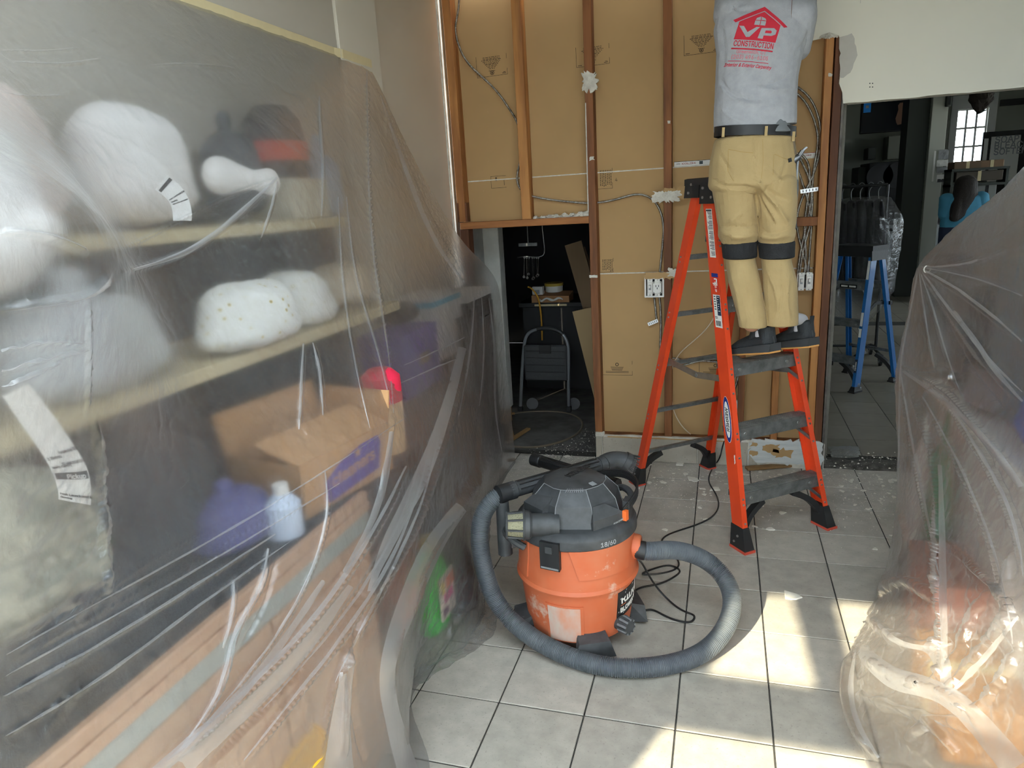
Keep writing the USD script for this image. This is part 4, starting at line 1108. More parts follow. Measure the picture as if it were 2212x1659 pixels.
obj('hair', ruffle(hr, 0.004, 40, 2), M_hair, man, smooth=True)
for e in (-1, 1):
    obj('eye', ball(head + FT * 0.094 + RT * 0.032 * e + up * 0.004, [0.009] * 3, 2), M_sock, man); obj('pupil', ball(head + FT * 0.1015 + RT * 0.032 * e + up * 0.004, [0.004] * 3, 1), M_hair, man)

# --- trousers
hw = 0.205
tn = [[(J(1628, 300), (.172, .125, .03)), (J(1627, 345), (.192, .135, .05)), (J(1627, 395), (.200, .14, .06))],
      [(J(1588, 395), (.105, .125, .06)), (J(1590, 440), (.094, .112, .05)), (J(1594, 488), (.088, .104, .03)), (J(1595, 508), (.091, .104, .022)), (J(1598, 534, 3.48), (.070, .074, .02)), (J(1600, 565, 3.48), (.068, .072, .03)), (J(1608, 610, 3.46), (.072, .074, .04)), (J(1624, 684, 3.445), (.066, .068, .03)), (J(1626, 704, 3.445), (.065, .066, .01))],
      [(J(1669, 395), (.104, .125, .06)), (J(1676, 440), (.090, .112, .05)), (J(1677, 488), (.084, .104, .03)), (J(1676, 508), (.085, .102, .022)), (J(1677, 534, 3.48), (.068, .074, .02)), (J(1677, 565, 3.48), (.066, .072, .03)), (J(1685, 610, 3.47), (.076, .074, .04)), (J(1688, 684, 3.47), (.076, .07, .03)), (J(1688, 700, 3.47), (.076, .068, .01))]]
tr = chain(tn, RT, FT, 0.009, 10)
p0 = J(1628, 290); tr = cut(tr, p0 - up * 0.0, np.array([0.06, 0.05, -1.0]))
tr.vertices = np.array(tr.vertices); tr = trimesh.Trimesh(tr.vertices, tr.faces, process=True)
tr = tr.subdivide_to_size(0.011)
crease(tr, [([(1546, 392), (1565, 402), (1600, 404), (1632, 410)], 5, -0.010), ([(1560, 408), (1600, 412), (1630, 418)], 6, 0.007), ([(1632, 385), (1650, 410), (1675, 440), (1700, 480)], 5, 0.012), ([(1645, 425), (1660, 450), (1676, 478)], 4, 0.009),
            ([(1640, 420), (1655, 452), (1672, 482)], 4, -0.009), ([(1656, 412), (1680, 424), (1706, 430)], 4, -0.007), ([(1560, 490), (1590, 490), (1636, 486)], 4, -0.008), ([(1562, 500), (1595, 512), (1630, 505)], 7, 0.010), ([(1642, 510), (1670, 512), (1700, 505)], 7, 0.010), ([(1644, 495), (1665, 506), (1700, 498)], 4, -0.007),
            ([(1575, 480), (1595, 466), (1610, 458)], 4, 0.006), ([(1555, 335), (1565, 350), (1580, 372)], 4, -0.005), ([(1700, 350), (1690, 380), (1680, 410)], 4, -0.006), ([(1655, 360), (1670, 375), (1690, 390)], 4, 0.004),
            ([(1580, 590), (1590, 630), (1600, 690)], 4, 0.006), ([(1600, 580), (1610, 620), (1622, 680)], 4, -0.005), ([(1660, 590), (1675, 630), (1680, 670)], 4, 0.007), ([(1690, 580), (1690, 640), (1680, 690)], 4, -0.006), ([(1705, 600), (1700, 650), (1708, 690)], 4, 0.006),
            ([(1632, 415), (1636, 440), (1640, 470)], 4, -0.01), ([(1630, 300), (1632, 340), (1636, 395)], 3, -0.006), ([(1553, 312), (1600, 318), (1630, 322)], 3, -0.003)])
ruffle(tr, 0.004, (9, 9, 5), 4)
pants = obj('trousers', tr, M_khaki, man, smooth=True)


def drape(t, mesh2d, c, X, Y, off):
    """Lays flat outlines (x, y in metres about c) on the viewer's side of a garment."""
    n = np.array(t.vertex_normals); Z = np.cross(X, Y)
    f = (n @ Z) > 0.1; V = t.vertices[f] - c
    itp = LinearNDInterpolator(np.c_[V @ X, V @ Y], V @ Z)
    m = mesh2d.subdivide_to_size(0.008); v = m.vertices
    h = itp(v[:, :2]); h = np.where(np.isnan(h), np.nanmean(h), h)
    return tm(c + v[:, :1] * X + v[:, 1:2] * Y + (h + off + v[:, 2])[:, None] * Z, m.faces)


def flat(pg, dep=0.0006): return trimesh.util.concatenate([trimesh.creation.extrude_polygon(g, dep, engine='earcut') for g in getattr(pg, 'geoms', [pg])])


def seam(name, pts_px, m, w, parent, t, mtl, off=0.0006):
    q = np.array([J(*p) for p in pts_px]); c = q.mean(0); X, Y = RT, up
    ln = np.c_[(q - c) @ X, (q - c) @ Y]
    from shapely.geometry import LineString
    return obj(name, drape(t, flat(LineString(ln).buffer(w, cap_style=2)), c, X, Y, off), mtl, parent, smooth=False)


M_stitch = mat('stitch', srgb(164, 136, 84), 0.9)
seam('pocket_seam', [(1563, 326), (1590, 332), (1613, 334)], 0, 0.0016, pants, tr, M_stitch)
seam('pocket_seam', [(1563, 328), (1562, 372), (1572, 392)], 0, 0.001, pants, tr, M_stitch)
seam('pocket_seam', [(1660, 336), (1680, 344), (1702, 348)], 0, 0.0016, pants, tr, M_stitch)
seam('pocket_seam', [(1658, 337), (1655, 380)], 0, 0.001, pants, tr, M_stitch)
seam('centre_seam', [(1634, 305), (1634, 350), (1630, 388)], 0, 0.001, pants, tr, M_stitch)
seam('brand_tag', [(1692.5, 349), (1702, 346)], 0, 0.0085, pants, tr, M_beltm, 0.001)

# --- belt with loops
def ring(c, rx, ry, z0, z1, tilt, n=48, thick=0.004):
    a = np.linspace(0, 2 * np.pi, n, endpoint=False); v = []
    for r_, zz in ((0, z0), (0, z1), (-thick, z1), (-thick, z0)):
        v.append(c + np.outer((rx + r_) * np.cos(a), RT) + np.outer((ry + r_) * np.sin(a), FT) + np.outer(zz + tilt[0] * np.cos(a) + tilt[1] * np.sin(a), up))
    v = np.concatenate(v); i = np.arange(n); j = (i + 1) % n; F = []
    for k in range(4):
        l = (k + 1) % 4; q = np.stack([k * n + i, k * n + j, l * n + j, l * n + i], 1); F += [q[:, [0, 1, 2]], q[:, [0, 2, 3]]]
    return tm(v, np.vstack(F))


bc = J(1630, 288)
belt = obj('belt', ring(bc, 0.176, 0.130, -0.016, 0.026, (-0.012, 0.0)), M_beltm, man, smooth=40)
for px, py in ((1553, 291), (1639, 290), (1706, 298)):
    q = J(px, py, YB); dx = np.dot(q - bc, RT); yy = -math.sqrt(max(0, 1 - (dx / 0.18) ** 2)) * 0.135
    b = bc + RT * dx + FT * (yy - 0.004) + up * (q[2] - bc[2])
    obj('belt_loop', bar(b - up * 0.018, b + up * 0.022 + RT * .002, 0.012, 0.004, up=FT), M_khaki, pants, smooth=False)
us = chain([[(J(1668, 287), (.080, .112, .012)), (J(1664, 262), (.075, .100, .02))]], RT, FT, 0.012, 4)
obj('undershirt', us, M_under, man, smooth=True)

# --- t-shirt
sn = [[(J(1630, 282, 3.475), (.178, .132, .015)), (J(1631, 230, 3.485), (.178, .128, .04)), (J(1634, 170, 3.50), (.178, .125, .05)), (J(1641, 110, 3.515), (.186, .125, .05)), (J(1649, 60, 3.53), (.212, .115, .04)), (J(1650, 22, 3.545), (.20, .10, .03)), (J(1651, -15, 3.56), (.075, .07, .02))],
      [(shL, (.082, .09, .075)), (shL + (elL - shL) * 0.5, (.078, .08, .075))], [(J(1650, 40, 3.535), (.1, .09, .06)), (shL, (.075, .088, .075))], [(J(1650, 40, 3.535), (.1, .09, .06)), (shR, (.075, .088, .07))],
      [(shR, (.088, .09, .08)), (shR + (elR - shR) * 0.5, (.085, .09, .08))], [(shR, (.088, .09, .08)), (J(1724, 72, 3.57), (.066, .08, .055)), (J(1726, 106, 3.62), (.046, .08, .050))]]
st_ = chain(sn, RT, FT, 0.009, 10)
st_ = cut(st_, J(1628, 283), np.array([-0.075, 0.02, 1.0]))
st_ = trimesh.Trimesh(st_.vertices, st_.faces, process=True).subdivide_to_size(0.011)
crease(st_, [([(1560, 175), (1570, 195), (1590, 210), (1625, 214)], 4, -0.010), ([(1562, 190), (1580, 208), (1610, 222)], 5, 0.008), ([(1600, 200), (1612, 222), (1650, 222)], 4, 0.009), ([(1640, 190), (1670, 195), (1705, 190)], 5, 0.008), ([(1650, 180), (1680, 175), (1708, 160)], 5, -0.008),
             ([(1660, 210), (1690, 205), (1705, 200)], 5, -0.006), ([(1720, 115), (1735, 95), (1748, 70)], 4, -0.007), ([(1560, 60), (1565, 110), (1562, 160)], 5, -0.006), ([(1556, 230), (1580, 255), (1600, 262)], 5, 0.006), ([(1650, 235), (1675, 232), (1700, 238)], 5, 0.005), ([(1580, 15), (1600, 22), (1630, 20)], 4, -0.006)])
ruffle(st_, 0.0035, (10, 10, 7), 9)
shirt = obj('t_shirt', st_, M_shirt, man, smooth=True)
# the printed house with its lettering: measured on the shirt's back
pc = J(1638, 95, 3.40)
X = RT * 0.99 + up * 0.0; X = X / np.linalg.norm(X); X = X * math.cos(-0.10) + up * math.sin(-0.10); Y = up * math.cos(-0.10) - RT * math.sin(-0.10)
Y = Y / np.linalg.norm(Y)
def sp(px, py):
    q = on_plane(pc, np.cross(X, Y), px, py) - pc; return (q @ X, q @ Y)
def zp(x, y): return sp(1400 + x * 0.2411, y * 0.2411)          # from a close-up of the print
def onshirt(name, pg, m, off=0.0012, par=None): return obj(name, drape(st_, flat(pg), pc, X, Y, off), m, par or shirt, smooth=False)
roof = Polygon([zp(783, 155), (zp(1062, 42)), zp(1255, 238), zp(1222, 246), zp(1058, 82), zp(800, 180)])
hs = Polygon([zp(832, 176), zp(1055, 92), zp(1190, 225), zp(1135, 388), zp(778, 340)])
lg = onshirt('printed_emblem', union_all([roof, hs.difference(roof.buffer(0.003))]), M_red)
note(lg, label='red house emblem with the letters VP')
wn = [Polygon([zp(955, 216), zp(968, 176), zp(1012, 180), zp(1002, 222)]), Polygon([zp(1008, 222), zp(1018, 180), zp(1062, 186), zp(1050, 228)]), Polygon([zp(972, 170), zp(985, 150), zp(1022, 138), zp(1016, 174)]), Polygon([zp(1022, 174), zp(1027, 140), zp(1058, 158), zp(1064, 180)])]
for g in wn: onshirt('emblem_window', g, M_shirt, 0.0022, lg)
V_ = Polygon([zp(828, 216), zp(868, 222), zp(895, 282), zp(975, 238), zp(1005, 240), zp(908, 330), zp(880, 328)])
P_ = Polygon([zp(1018, 250), zp(1130, 252), zp(1152, 275), zp(1138, 312), zp(1100, 326), zp(1032, 320), zp(1022, 352), zp(978, 344)]).difference(Polygon([zp(1052, 274), zp(1100, 276), zp(1108, 288), zp(1096, 302), zp(1044, 298)]))
onshirt('emblem_letter', V_, M_shirt, 0.0022, lg); onshirt('emblem_letter', P_, M_shirt, 0.0022, lg)


def shirt_text(txt, a, b, hpx, m, bold=True, slant=0.0, outline=False):
    """Lettering from pixel a to pixel b along its base line."""
    q = text_mesh(txt, 1.0, 0.0006, bold=bold); Lx = q.vertices[:, 0].max()
    A, B = np.array(sp(*a)), np.array(sp(*b)); e = (B - A) / np.linalg.norm(B - A); nn = np.array([-e[1], e[0]])
    k = np.linalg.norm(B - A) / Lx; hh = np.linalg.norm(np.array(sp(a[0], a[1] - hpx)) - A)
    v = q.vertices.copy(); x = v[:, 0] * k + slant * v[:, 1] * hh; y = v[:, 1] * hh
    w = A + x[:, None] * e + y[:, None] * nn
    return obj('lettering', drape(st_, tm(np.c_[w, v[:, 2]], q.faces), pc, X, Y, 0.0012), m, lg, smooth=False)


shirt_text('CONSTRUCTION', (1585.5, 96.5), (1668, 107.5), 12, M_red)
for a, b, w in (((1582, 102), (1667, 113), 0.0028), ((1575, 129), (1657, 139.5), 0.0011)):
    A, B = np.array(sp(*a)), np.array(sp(*b)); n_ = np.array([-(B - A)[1], (B - A)[0]]) / np.linalg.norm(B - A) * w
    onshirt('emblem_rule', Polygon([A - n_, B - n_, B + n_, A + n_]), M_red, 0.0012, lg)
shirt_text('Greenwich, CT', (1591, 113.5), (1652, 120), 7, M_pink)
shirt_text('(203) 496-6105', (1580, 124.5), (1656, 133), 8.5, M_pink)
shirt_text('Interior & Exterior Carpentry', (1567, 140), (1662, 152.5), 7, M_red, slant=0.25)

# --- knee pads, socks, shoes
for (px, hwp, sd) in ((1597, 32, -1), (1677, 31, 1)):
    a, b = J(px, 524, 3.48), J(px + 1, 560, 3.475)
    k = chain([[(a, (.082, .092, .014)), (b + up * .012, (.078, .084, .014))]], RT, FT, 0.010, 4)
    k = cut(cut(k, J(px, 519, 3.48), np.array([0.04 * sd, 0.0, -1])), J(px, 563, 3.48), np.array([0.08 * sd, -0.15, 1]))
    kp = obj('knee_pad', k, M_pad, man, smooth=40)
    obj('pad_shell', ball((a + b) / 2 + FT * 0.085, [.055, .03, .06], 2), M_beltm, kp)


def shoe(toe, heel, name):
    """Trainer resting on its toe, heel lifted: dark sole with a gum tread, black upper with a padded collar and a pull tab."""
    f = toe - heel; Ln = np.linalg.norm(f); f /= Ln; s = np.cross(f, up); s /= np.linalg.norm(s); u = np.cross(s, f)
    def out(y0, y1, g=0.0):
        k = [(-0.00, .036), (0.03, .044), (0.09, .042), (0.16, .048), (0.22, .052), (0.26, .045), (0.285, .025)]
        r = []
        for x, w in k: r += [(x, w + g), (x, -w - g)]
        return [heel + f * (x * Ln / 0.285) + s * w + u * yy for x, w in r for yy in (y0, y1)]
    gum = obj('sole_tread', hull(out(0.0, 0.010, -0.002)), M_gum, man, smooth=False)
    so = obj('shoe_sole', hull(out(0.008, 0.034, 0.003) + [heel + f * (-0.010) + s * q + u * 0.046 for q in (-.032, .032)] + [heel + f * 0.06 + s * q + u * 0.044 for q in (-.044, .044)]), M_sole, man, smooth=30)
    at = lambda x, w, h: heel + f * x * Ln / .285 + s * w + u * h
    lines = [[(at(.035, 0, .060), (.041, .036, .035)), (at(.12, 0, .060), (.042, .05, .040)), (at(.20, 0, .044), (.047, .05, .032)), (at(.25, 0, .036), (.040, .03, .020))], [(at(.035, 0, .06), (.039, .034, .03)), (at(.040, 0, .122), (.038, .044, .012))], [(at(.12, 0, .06), (.039, .04, .03)), (at(.090, 0, .112), (.036, .036, .010))], [(at(.040, 0, .122), (.038, .044, .012)), (at(.090, 0, .112), (.036, .036, .010))]]
    B_ = (s, f)
    upm = chain(lines, s, f, 0.007, 4)
    upr = obj(name, upm, M_shoe, man, smooth=True)
    obj('pull_tab', bar(at(.002, 0, .108), at(-.010, 0, .150), 0.022, 0.007, up=f), M_shoe, upr, smooth=False)
    obj('heel_seam', tube([at(-.002, 0, .03), at(.0, 0.0, .06), at(.006, 0, .1)], 0.0035, 6), M_sole, upr)
    for k in range(4): obj('lace', tube([at(.13 + .02 * k, -.03, .074 - .006 * k), at(.14 + .02 * k, 0, .088 - .006 * k), at(.13 + .02 * k, .03, .074 - .006 * k)], 0.003, 6), M_beltm, upr)
    return at(.066, 0, .118)


fd = np.array([-0.66, 0.75, 0.0]); fd /= np.linalg.norm(fd)
for tp, an, nm in (((1592, 768), (1623, 700), 'shoe'), ((1672, 756), (1690, 692), 'shoe')):
    toe = at_z(0.888, *tp) + fd * 0.03
    heel = toe - fd * 0.285 + up * 0.058
    c = shoe(toe, heel, nm)
    obj('sock', chain([[(c - up * .03, (.034, .036, .03)), (c + up * 0.02, (.034, .036, .03)), (J(*an, 3.45) + up * 0.02, (.042, .044, .03))]], RT, FT, 0.01, 3), M_sock, man, smooth=True)

# --- hammer hung in a loop on the belt
ham = thing('claw_hammer', 'steel claw hammer with black rubber grip hanging beside the workman on his belt', 'hammer')
M_steel = mat('hammer_steel', srgb(120, 122, 124), 0.35, metal=0.85, var=0.4, vscale=30)
M_grey_grip = mat('grip_grey', srgb(84, 90, 94), 0.6)
hy = 3.44
h0, h1, h2, h3 = (J(1723, 338, hy), J(1719, 388, hy), J(1712, 452, hy), J(1711, 496, hy))
sh_ = obj('shaft', [bar(h0, h1 + (h1 - h0) * .03, 0.010, 0.020, up=FT, ch=.002)], M_steel, ham, smooth=False)
obj('grip', tube([h1, h1 * .7 + h2 * .3, h2], [0.011, 0.0165, 0.0175], 14), M_grey_grip, ham)
gp_ = obj('grip_end', tube([h2, h2 * .5 + h3 * .5, h3 * .95 + h2 * .05, h3], [0.018, 0.0185, 0.022, 0.018], 14), M_beltm, ham)
for k in range(7): obj('grip_rib', tube([h2 + (h3 - h2) * (0.1 + k * .1), h2 + (h3 - h2) * (0.14 + .1 * k)], 0.0198, 12), M_beltm, gp_)
hd = obj('hammer_head', tube([J(1712, 350, hy), J(1719, 343, hy), J(1727, 338, hy)], [0.018, 0.017, 0.014], 14), M_steel, ham)
for e in (-1, 1):
    p_ = [J(1726, 338, hy) + FT * 0.006 * e, J(1733, 326, hy) + FT * 0.010 * e, J(1742, 318, hy) + FT * 0.013 * e]
    obj('claw', [bar(p_[0], p_[1] + (p_[1] - p_[0]) * .1, 0.010, 0.012), bar(p_[1], p_[2], 0.009, 0.007)], M_steel, hd, smooth=False)
hol = obj('hammer_loop', [tube(spline([J(1712, 300, 3.45), J(1713, 325, 3.44), J(1716, 345, 3.44), J(1713, 356, 3.44)], 12), 0.011, 8)], mat('leather', srgb(112, 98, 78), 0.7), man)
# ================================================================ THE DARK CLOSET BEHIND THE LOW DOORWAY
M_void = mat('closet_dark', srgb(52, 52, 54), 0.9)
M_oldwood = mat('old_wood', srgb(150, 116, 74), 0.75, var=0.6, vscale=10, stretch=(1, 1, 0.2))
M_board = mat('leaning_board', srgb(122, 98, 70), 0.7, var=0.5, vscale=8, stretch=(1, 1, 0.15))
M_chrome = mat('chrome', srgb(200, 202, 204), 0.18, metal=1.0)
M_card = mat('brown_card', srgb(168, 124, 84), 0.8, var=0.3, vscale=10)
cw = thing('wall_closet', kind='structure')
obj('plaster_face', bx([-1.80, YP + 0.012, 0], [XL - 0.02, 5.02, 3.0]), M_plast, cw, smooth=False)
obj('corner_post', bx([-1.80, 5.02, 0.13], [-1.600, 5.14, 3.0], 0.004), mat('post_plaster', srgb(204, 204, 198), 0.9, var=0.4, vscale=6, color2=srgb(176, 178, 172), bump=0.5, bscale=22, speck=(srgb(110, 110, 106), 0.70, 26)), cw, smooth=False)
obj('post_foot', bx([-1.80, 5.03, 0.0], [-1.612, 5.13, 0.13], 0.002), M_oldwood, cw, smooth=False)
obj('sole_plate', bx([-1.80, YP + .02, 0.0], [XL - 0.008, 5.02, 0.11], 0.003), M_oldwood, cw, smooth=False)
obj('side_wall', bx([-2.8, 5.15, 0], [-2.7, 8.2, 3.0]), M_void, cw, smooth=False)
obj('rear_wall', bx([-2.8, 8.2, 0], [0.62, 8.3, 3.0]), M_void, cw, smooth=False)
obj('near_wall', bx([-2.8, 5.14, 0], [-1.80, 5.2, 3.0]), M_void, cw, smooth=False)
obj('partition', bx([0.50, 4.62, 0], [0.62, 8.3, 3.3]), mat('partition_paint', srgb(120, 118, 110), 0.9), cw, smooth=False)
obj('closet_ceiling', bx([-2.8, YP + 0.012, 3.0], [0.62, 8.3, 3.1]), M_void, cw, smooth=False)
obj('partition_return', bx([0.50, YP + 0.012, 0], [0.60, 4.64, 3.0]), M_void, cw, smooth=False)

YC = 6.1


def thingbox(name, lo, hi, m, label, cat, b=0.004, group=None):
    t = thing(name, label, cat, group=group); obj('body', bx(lo, hi, b), m, t, smooth=False); return t


a, b = at_y(YC, 1120, 655), at_y(YC, 1262, 655)
bt = thing('workbench', 'dark cluttered workbench at the back of the closet', 'workbench')
obj('bench_top', bx([a[0], YC, a[2] - 0.04], [-0.55, YC + 0.6, a[2]], 0.004), M_black, bt, smooth=False)
obj('front_panel', bx([a[0] + .03, YC + 0.03, 0], [-0.58, YC + 0.06, a[2] - 0.04]), M_void, bt, smooth=False)
obj('side_panel', bx([a[0] + .03, YC + 0.06, 0], [a[0] + .06, YC + 0.58, a[2] - 0.04]), M_void, bt, smooth=False)
zb = a[2]
c = at_y(YC + 0.2, 1196, 605)
t = thing('tub', 'white round tub with yellow lid on the closet workbench', 'tub')
obj('body', lathe([(0, zb), (.075, zb), (.082, zb + .13), (0, zb + .13)], 28, (c[0], c[1], 0)), M_lab, t); obj('tub_lid', lathe([(0, zb + .13), (.087, zb + .13), (.087, zb + .155), (.0, zb + .157)], 28, (c[0], c[1], 0)), mat('lid_yellow', srgb(196, 170, 70), .5), t)
obj('print_band', lathe([(.0805, zb + .035), (.0812, zb + .037), (.083, zb + .075), (.082, zb + .077)], 28, (c[0], c[1], 0)), M_txt, t)
c = at_y(YC + 0.08, 1163, 612)
t = thing('carton', 'small white carton with grey print in front of the tub', 'box')
obj('body', bx([c[0] - .055, c[1] - .03, zb], [c[0] + .045, c[1] + .03, zb + .14], .003), M_lab, t, smooth=False)
obj('print', bx([c[0] - .045, c[1] - .0315, zb + .02], [c[0] + .03, c[1] - .03, zb + .05]), M_txt, t, smooth=False)
obj('print', lathe([(0, 0), (.022, 0), (.022, .002), (0, .002)], 16) if 0 else bx([c[0] - .03, c[1] - .0315, zb + .075], [c[0] + .015, c[1] - .03, zb + .11]), M_txt, t, smooth=False)
pts = [at_y(YC + 0.05, 1188 + 30 * math.cos(q) + 8 * math.cos(2 * q), 612) + np.array([0, .06 * math.sin(q), 0.02 + .015 * math.sin(q * 1.5)]) for q in np.linspace(0, 12, 40)]
for p_ in pts: p_[2] = zb + 0.012 + 0.03 * abs(math.sin(p_[0] * 30))
obj('cable_coil', tube(spline(pts, 140), 0.008, 7), M_lab, None, label='white cable lying coiled beside the tub on the workbench', cat='cable')
c0_, c1_ = at_y(YC - 0.01, 1147, 646), at_y(YC - 0.01, 1228, 640)
obj('paper_parcel', hull([[x, y, z] for x, zz in ((c0_[0], .115), (c1_[0], .105)) for y in (YC + .01, YC + .2) for z in (zb, zb + zz * (0.75 if y > YC + .1 else .55))]), M_card, None, smooth=False, label='brown paper parcel on the front of the closet workbench', cat='parcel')
obj('wood_strip', bx([c0_[0] + .03, YC - 0.012, zb - 0.03], [c1_[0] - .02, YC + 0.006, zb - 0.012], .002), mat('pale_strip', srgb(206, 190, 150), .6), None, smooth=False, label='pale wood strip along the front edge of the closet workbench', cat='wood strip')
# hook rail with hanging chromed tools
hy_ = 5.7
r0, r1 = at_y(hy_, 1118, 556), at_y(hy_, 1172, 552)
hk = thing('tool_rack', 'chrome rail hung from the closet ceiling with wrenches hanging in a row', 'tool rack')
obj('rail', tube(spline([r0, r0 * .5 + r1 * .5, r1, at_y(hy_, 1176, 541), at_y(hy_, 1175, 528), at_y(hy_, 1172, 500)], 24), 0.006, 8), M_chrome, hk)
obj('rail_hanger', tube([at_y(hy_, 1172, 500), [at_y(hy_, 1172, 500)[0], hy_, 3.0]], 0.005, 7), M_chrome, hk)
obj('plate', bx(at_y(hy_, 1120, 533), at_y(hy_, 1160, 524) + [0, .02, 0], .002), M_alum, hk, smooth=False)
obj('plate_hanger', tube([at_y(hy_, 1140, 525) + [0, .01, 0], [at_y(hy_, 1140, 525)[0], hy_ + .01, 3.0]], 0.004, 6), M_alum, hk)
wrs = None
for k, (px, ln) in enumerate([(1133, 42), (1138, 44), (1143, 36), (1150, 46), (1154, 44), (1159, 40), (1163, 38)]):
    a, b = at_y(hy_ - .01, px, 556), at_y(hy_ - .01, px + (1 if k % 2 else -1), 556 + ln)
    t = thing('wrench', ['leftmost', 'second', 'third', 'middle', 'fifth', 'sixth', 'rightmost'][k] + ' chrome wrench in the row hung from the closet rail', 'wrench', )
    obj('shank', bar(a, b, .009, .004), M_chrome, t, smooth=False); obj('jaw', tube([b - [0, .003, 0], b + [0, .003, 0]], .012, 10), M_chrome, t); obj('ring_end', tube([a + [0, -.003, 0], a + [0, .004, 0]], .010, 10), M_chrome, t)
obj('bracket', [tube(spline([at_y(hy_, 1118, 492), at_y(hy_, 1129, 497), at_y(hy_, 1127, 512)], 10), .005, 7)], M_lab, None, label='small white hook bracket at the top left of the closet opening', cat='bracket') if False else None
# yellow cord hanging over the bench
yc = [at_y(5.95, 1141, 620), at_y(5.98, 1146, 622), at_y(5.99, 1158, 635), at_y(6.0, 1166, 660), at_y(6.0, 1170, 700), at_y(6.0, 1171, 735)]
obj('yellow_cable', tube(spline(yc, 40), .0075, 8), mat('cord_yellow', srgb(206, 150, 40), .5), None, label='yellow cable hanging down the front of the closet workbench', cat='cable')
# boards leaning at the right of the closet
for k, (p0_, p1_, y_, w_, lb) in enumerate([((1238, 525), (1285, 690), 5.6, .14, 'long brown board leaning behind the right edge of the low doorway'), ((1256, 535), (1290, 640), 5.75, .06, 'narrow dark strip leaning behind the long brown board'), ((1258, 668), (1286, 780), 5.3, .16, 'short tan board leaning below the long brown board')]):
    a, b = at_y(y_, *p0_), at_y(y_, *p1_); d_ = (b - a) / (b - a)[2]; b = b + d_ * (0.0 - b[2]) if True else b
    t = thing('board', lb, 'board'); obj('plank', bar(b, a, w_, .018, up=(0, 1, 0)), M_board if k != 2 else mat('tan_board', srgb(166, 140, 100), .7), t, smooth=False)
# folding step stool
sy = 5.42
st = thing('step_stool', 'folded black step stool with grey tubular frame in the closet', 'step stool')
P_ = lambda px, py, y=sy: at_y(y, px, py)
M_gtube = mat('tube_grey', srgb(128, 132, 136), .35, metal=.4)
fr = spline([P_(1124, 884), P_(1128, 800), P_(1133, 742), P_(1140, 722), P_(1158, 712), P_(1180, 709), P_(1204, 714), P_(1220, 728), P_(1227, 748), P_(1228, 800), P_(1229, 886)], 60)
obj('frame', tube(fr, .014, 12), M_gtube, st)
obj('grip', tube(fr[26:38], .018, 12), M_black, st)
obj('tread', bx(P_(1134, 822, sy - .02), P_(1226, 744, sy + .02), .01), mat('tread_black', srgb(58, 60, 62), .6, bump=.2, bscale=60), st, smooth=False)
for k in range(4): obj('tread_rib', bar(P_(1136, 758 + 15 * k, sy - .024), P_(1222, 760 + 15 * k, sy - .024), .004, .006), M_black, st, smooth=False)
obj('tread_notch', bx(P_(1165, 764, sy - .026), P_(1190, 745, sy - .018), .003), M_black, st, smooth=False)
for px in (1124, 1229): obj('foot', bx(P_(px - 6, 893, sy - .02), P_(px + 6, 876, sy + .02), .004), M_black, st, smooth=False)
for px in (1150, 1240): obj('wheel', tube([P_(px, 872, sy + .06), P_(px, 872, sy + .10)], .05, 18), M_black, st)
# floor mat with a beaded rim, scraps of wood
mp = spline([at_z(0.006, *p) for p in [(1092, 898), (1130, 891), (1180, 889), (1225, 893), (1252, 905), (1258, 920), (1245, 938), (1205, 956), (1150, 966), (1096, 963)]], 60)
mt = thing('floor_mat', 'dark rounded floor mat with raised rim inside the low doorway', 'mat')
M_mat = mat('mat_dark', srgb(66, 64, 60), .9, var=.6, vscale=8, color2=srgb(88, 86, 82))
q = np.vstack([mp, mp[0]]); obj('mat_field', tm(np.vstack([mp.mean(0) + [0, 0, .001], mp]), [[0, i + 1, (i + 1) % 60 + 1] for i in range(60)]), M_mat, mt, smooth=False)
obj('rim', tube(mp, .008, 8), mat('mat_rim', srgb(104, 92, 76), .7), mt)
for p0_, p1_, w_, lb in [((1098, 918), (1104, 945), .05, 'short wood offcut by the closet post'), ((1095, 956), (1142, 926), .035, 'long splinter of wood across the mat edge'), ((1090, 895), (1112, 893), .02, 'small dark wood scrap by the post foot'), ((1096, 995), (1112, 992), .02, 'orange wood chip beside the sheeted drawers'), ((1612, 1012), (1725, 1003), .045, 'rough brown lath lying behind the lowest ladder step')]:
    a, b = at_z(.012, *p0_), at_z(.012, *p1_)
    obj('wood_scrap', bar(a, b, w_, .018, ch=.003), M_oldwood, None, smooth=False, label=lb, cat='wood scrap')

# ================================================================ THE LAUNDRY ROOM BEYOND
M_lw = mat('laundry_wall', srgb(150, 152, 140), .85, var=.15, vscale=2)
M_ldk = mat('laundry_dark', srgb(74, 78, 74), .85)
M_mach = mat('machine_black', srgb(30, 31, 32), .45)
M_mgrey = mat('machine_grey', srgb(150, 154, 154), .4)
lw = thing('wall_laundry', kind='structure')
YB2 = 14.0
wa, wb_ = at_y(YB2, 2058, 358), at_y(YB2, 2136, 232)
wx0, wx1, wz0, wz1 = wa[0], wb_[0], wa[2], wb_[2]
obj('far_wall', prism(sbox(0.5, 0, 7, 3.4).difference(sbox(wx0, wz0, wx1, wz1)), YB2, YB2 + .15), M_lw, lw, smooth=False)
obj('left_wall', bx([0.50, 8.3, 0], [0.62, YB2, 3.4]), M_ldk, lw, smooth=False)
lwins = [sbox(6.0, .8, 7.8, 2.6), sbox(9.4, .8, 11.4, 2.6)]
rp = sbox(4.5, 0, YB2, 3.4)
for g in lwins: rp = rp.difference(g)
obj('right_wall', prism(rp, 6.0, 6.1, axis=0), M_lw, lw, smooth=False)
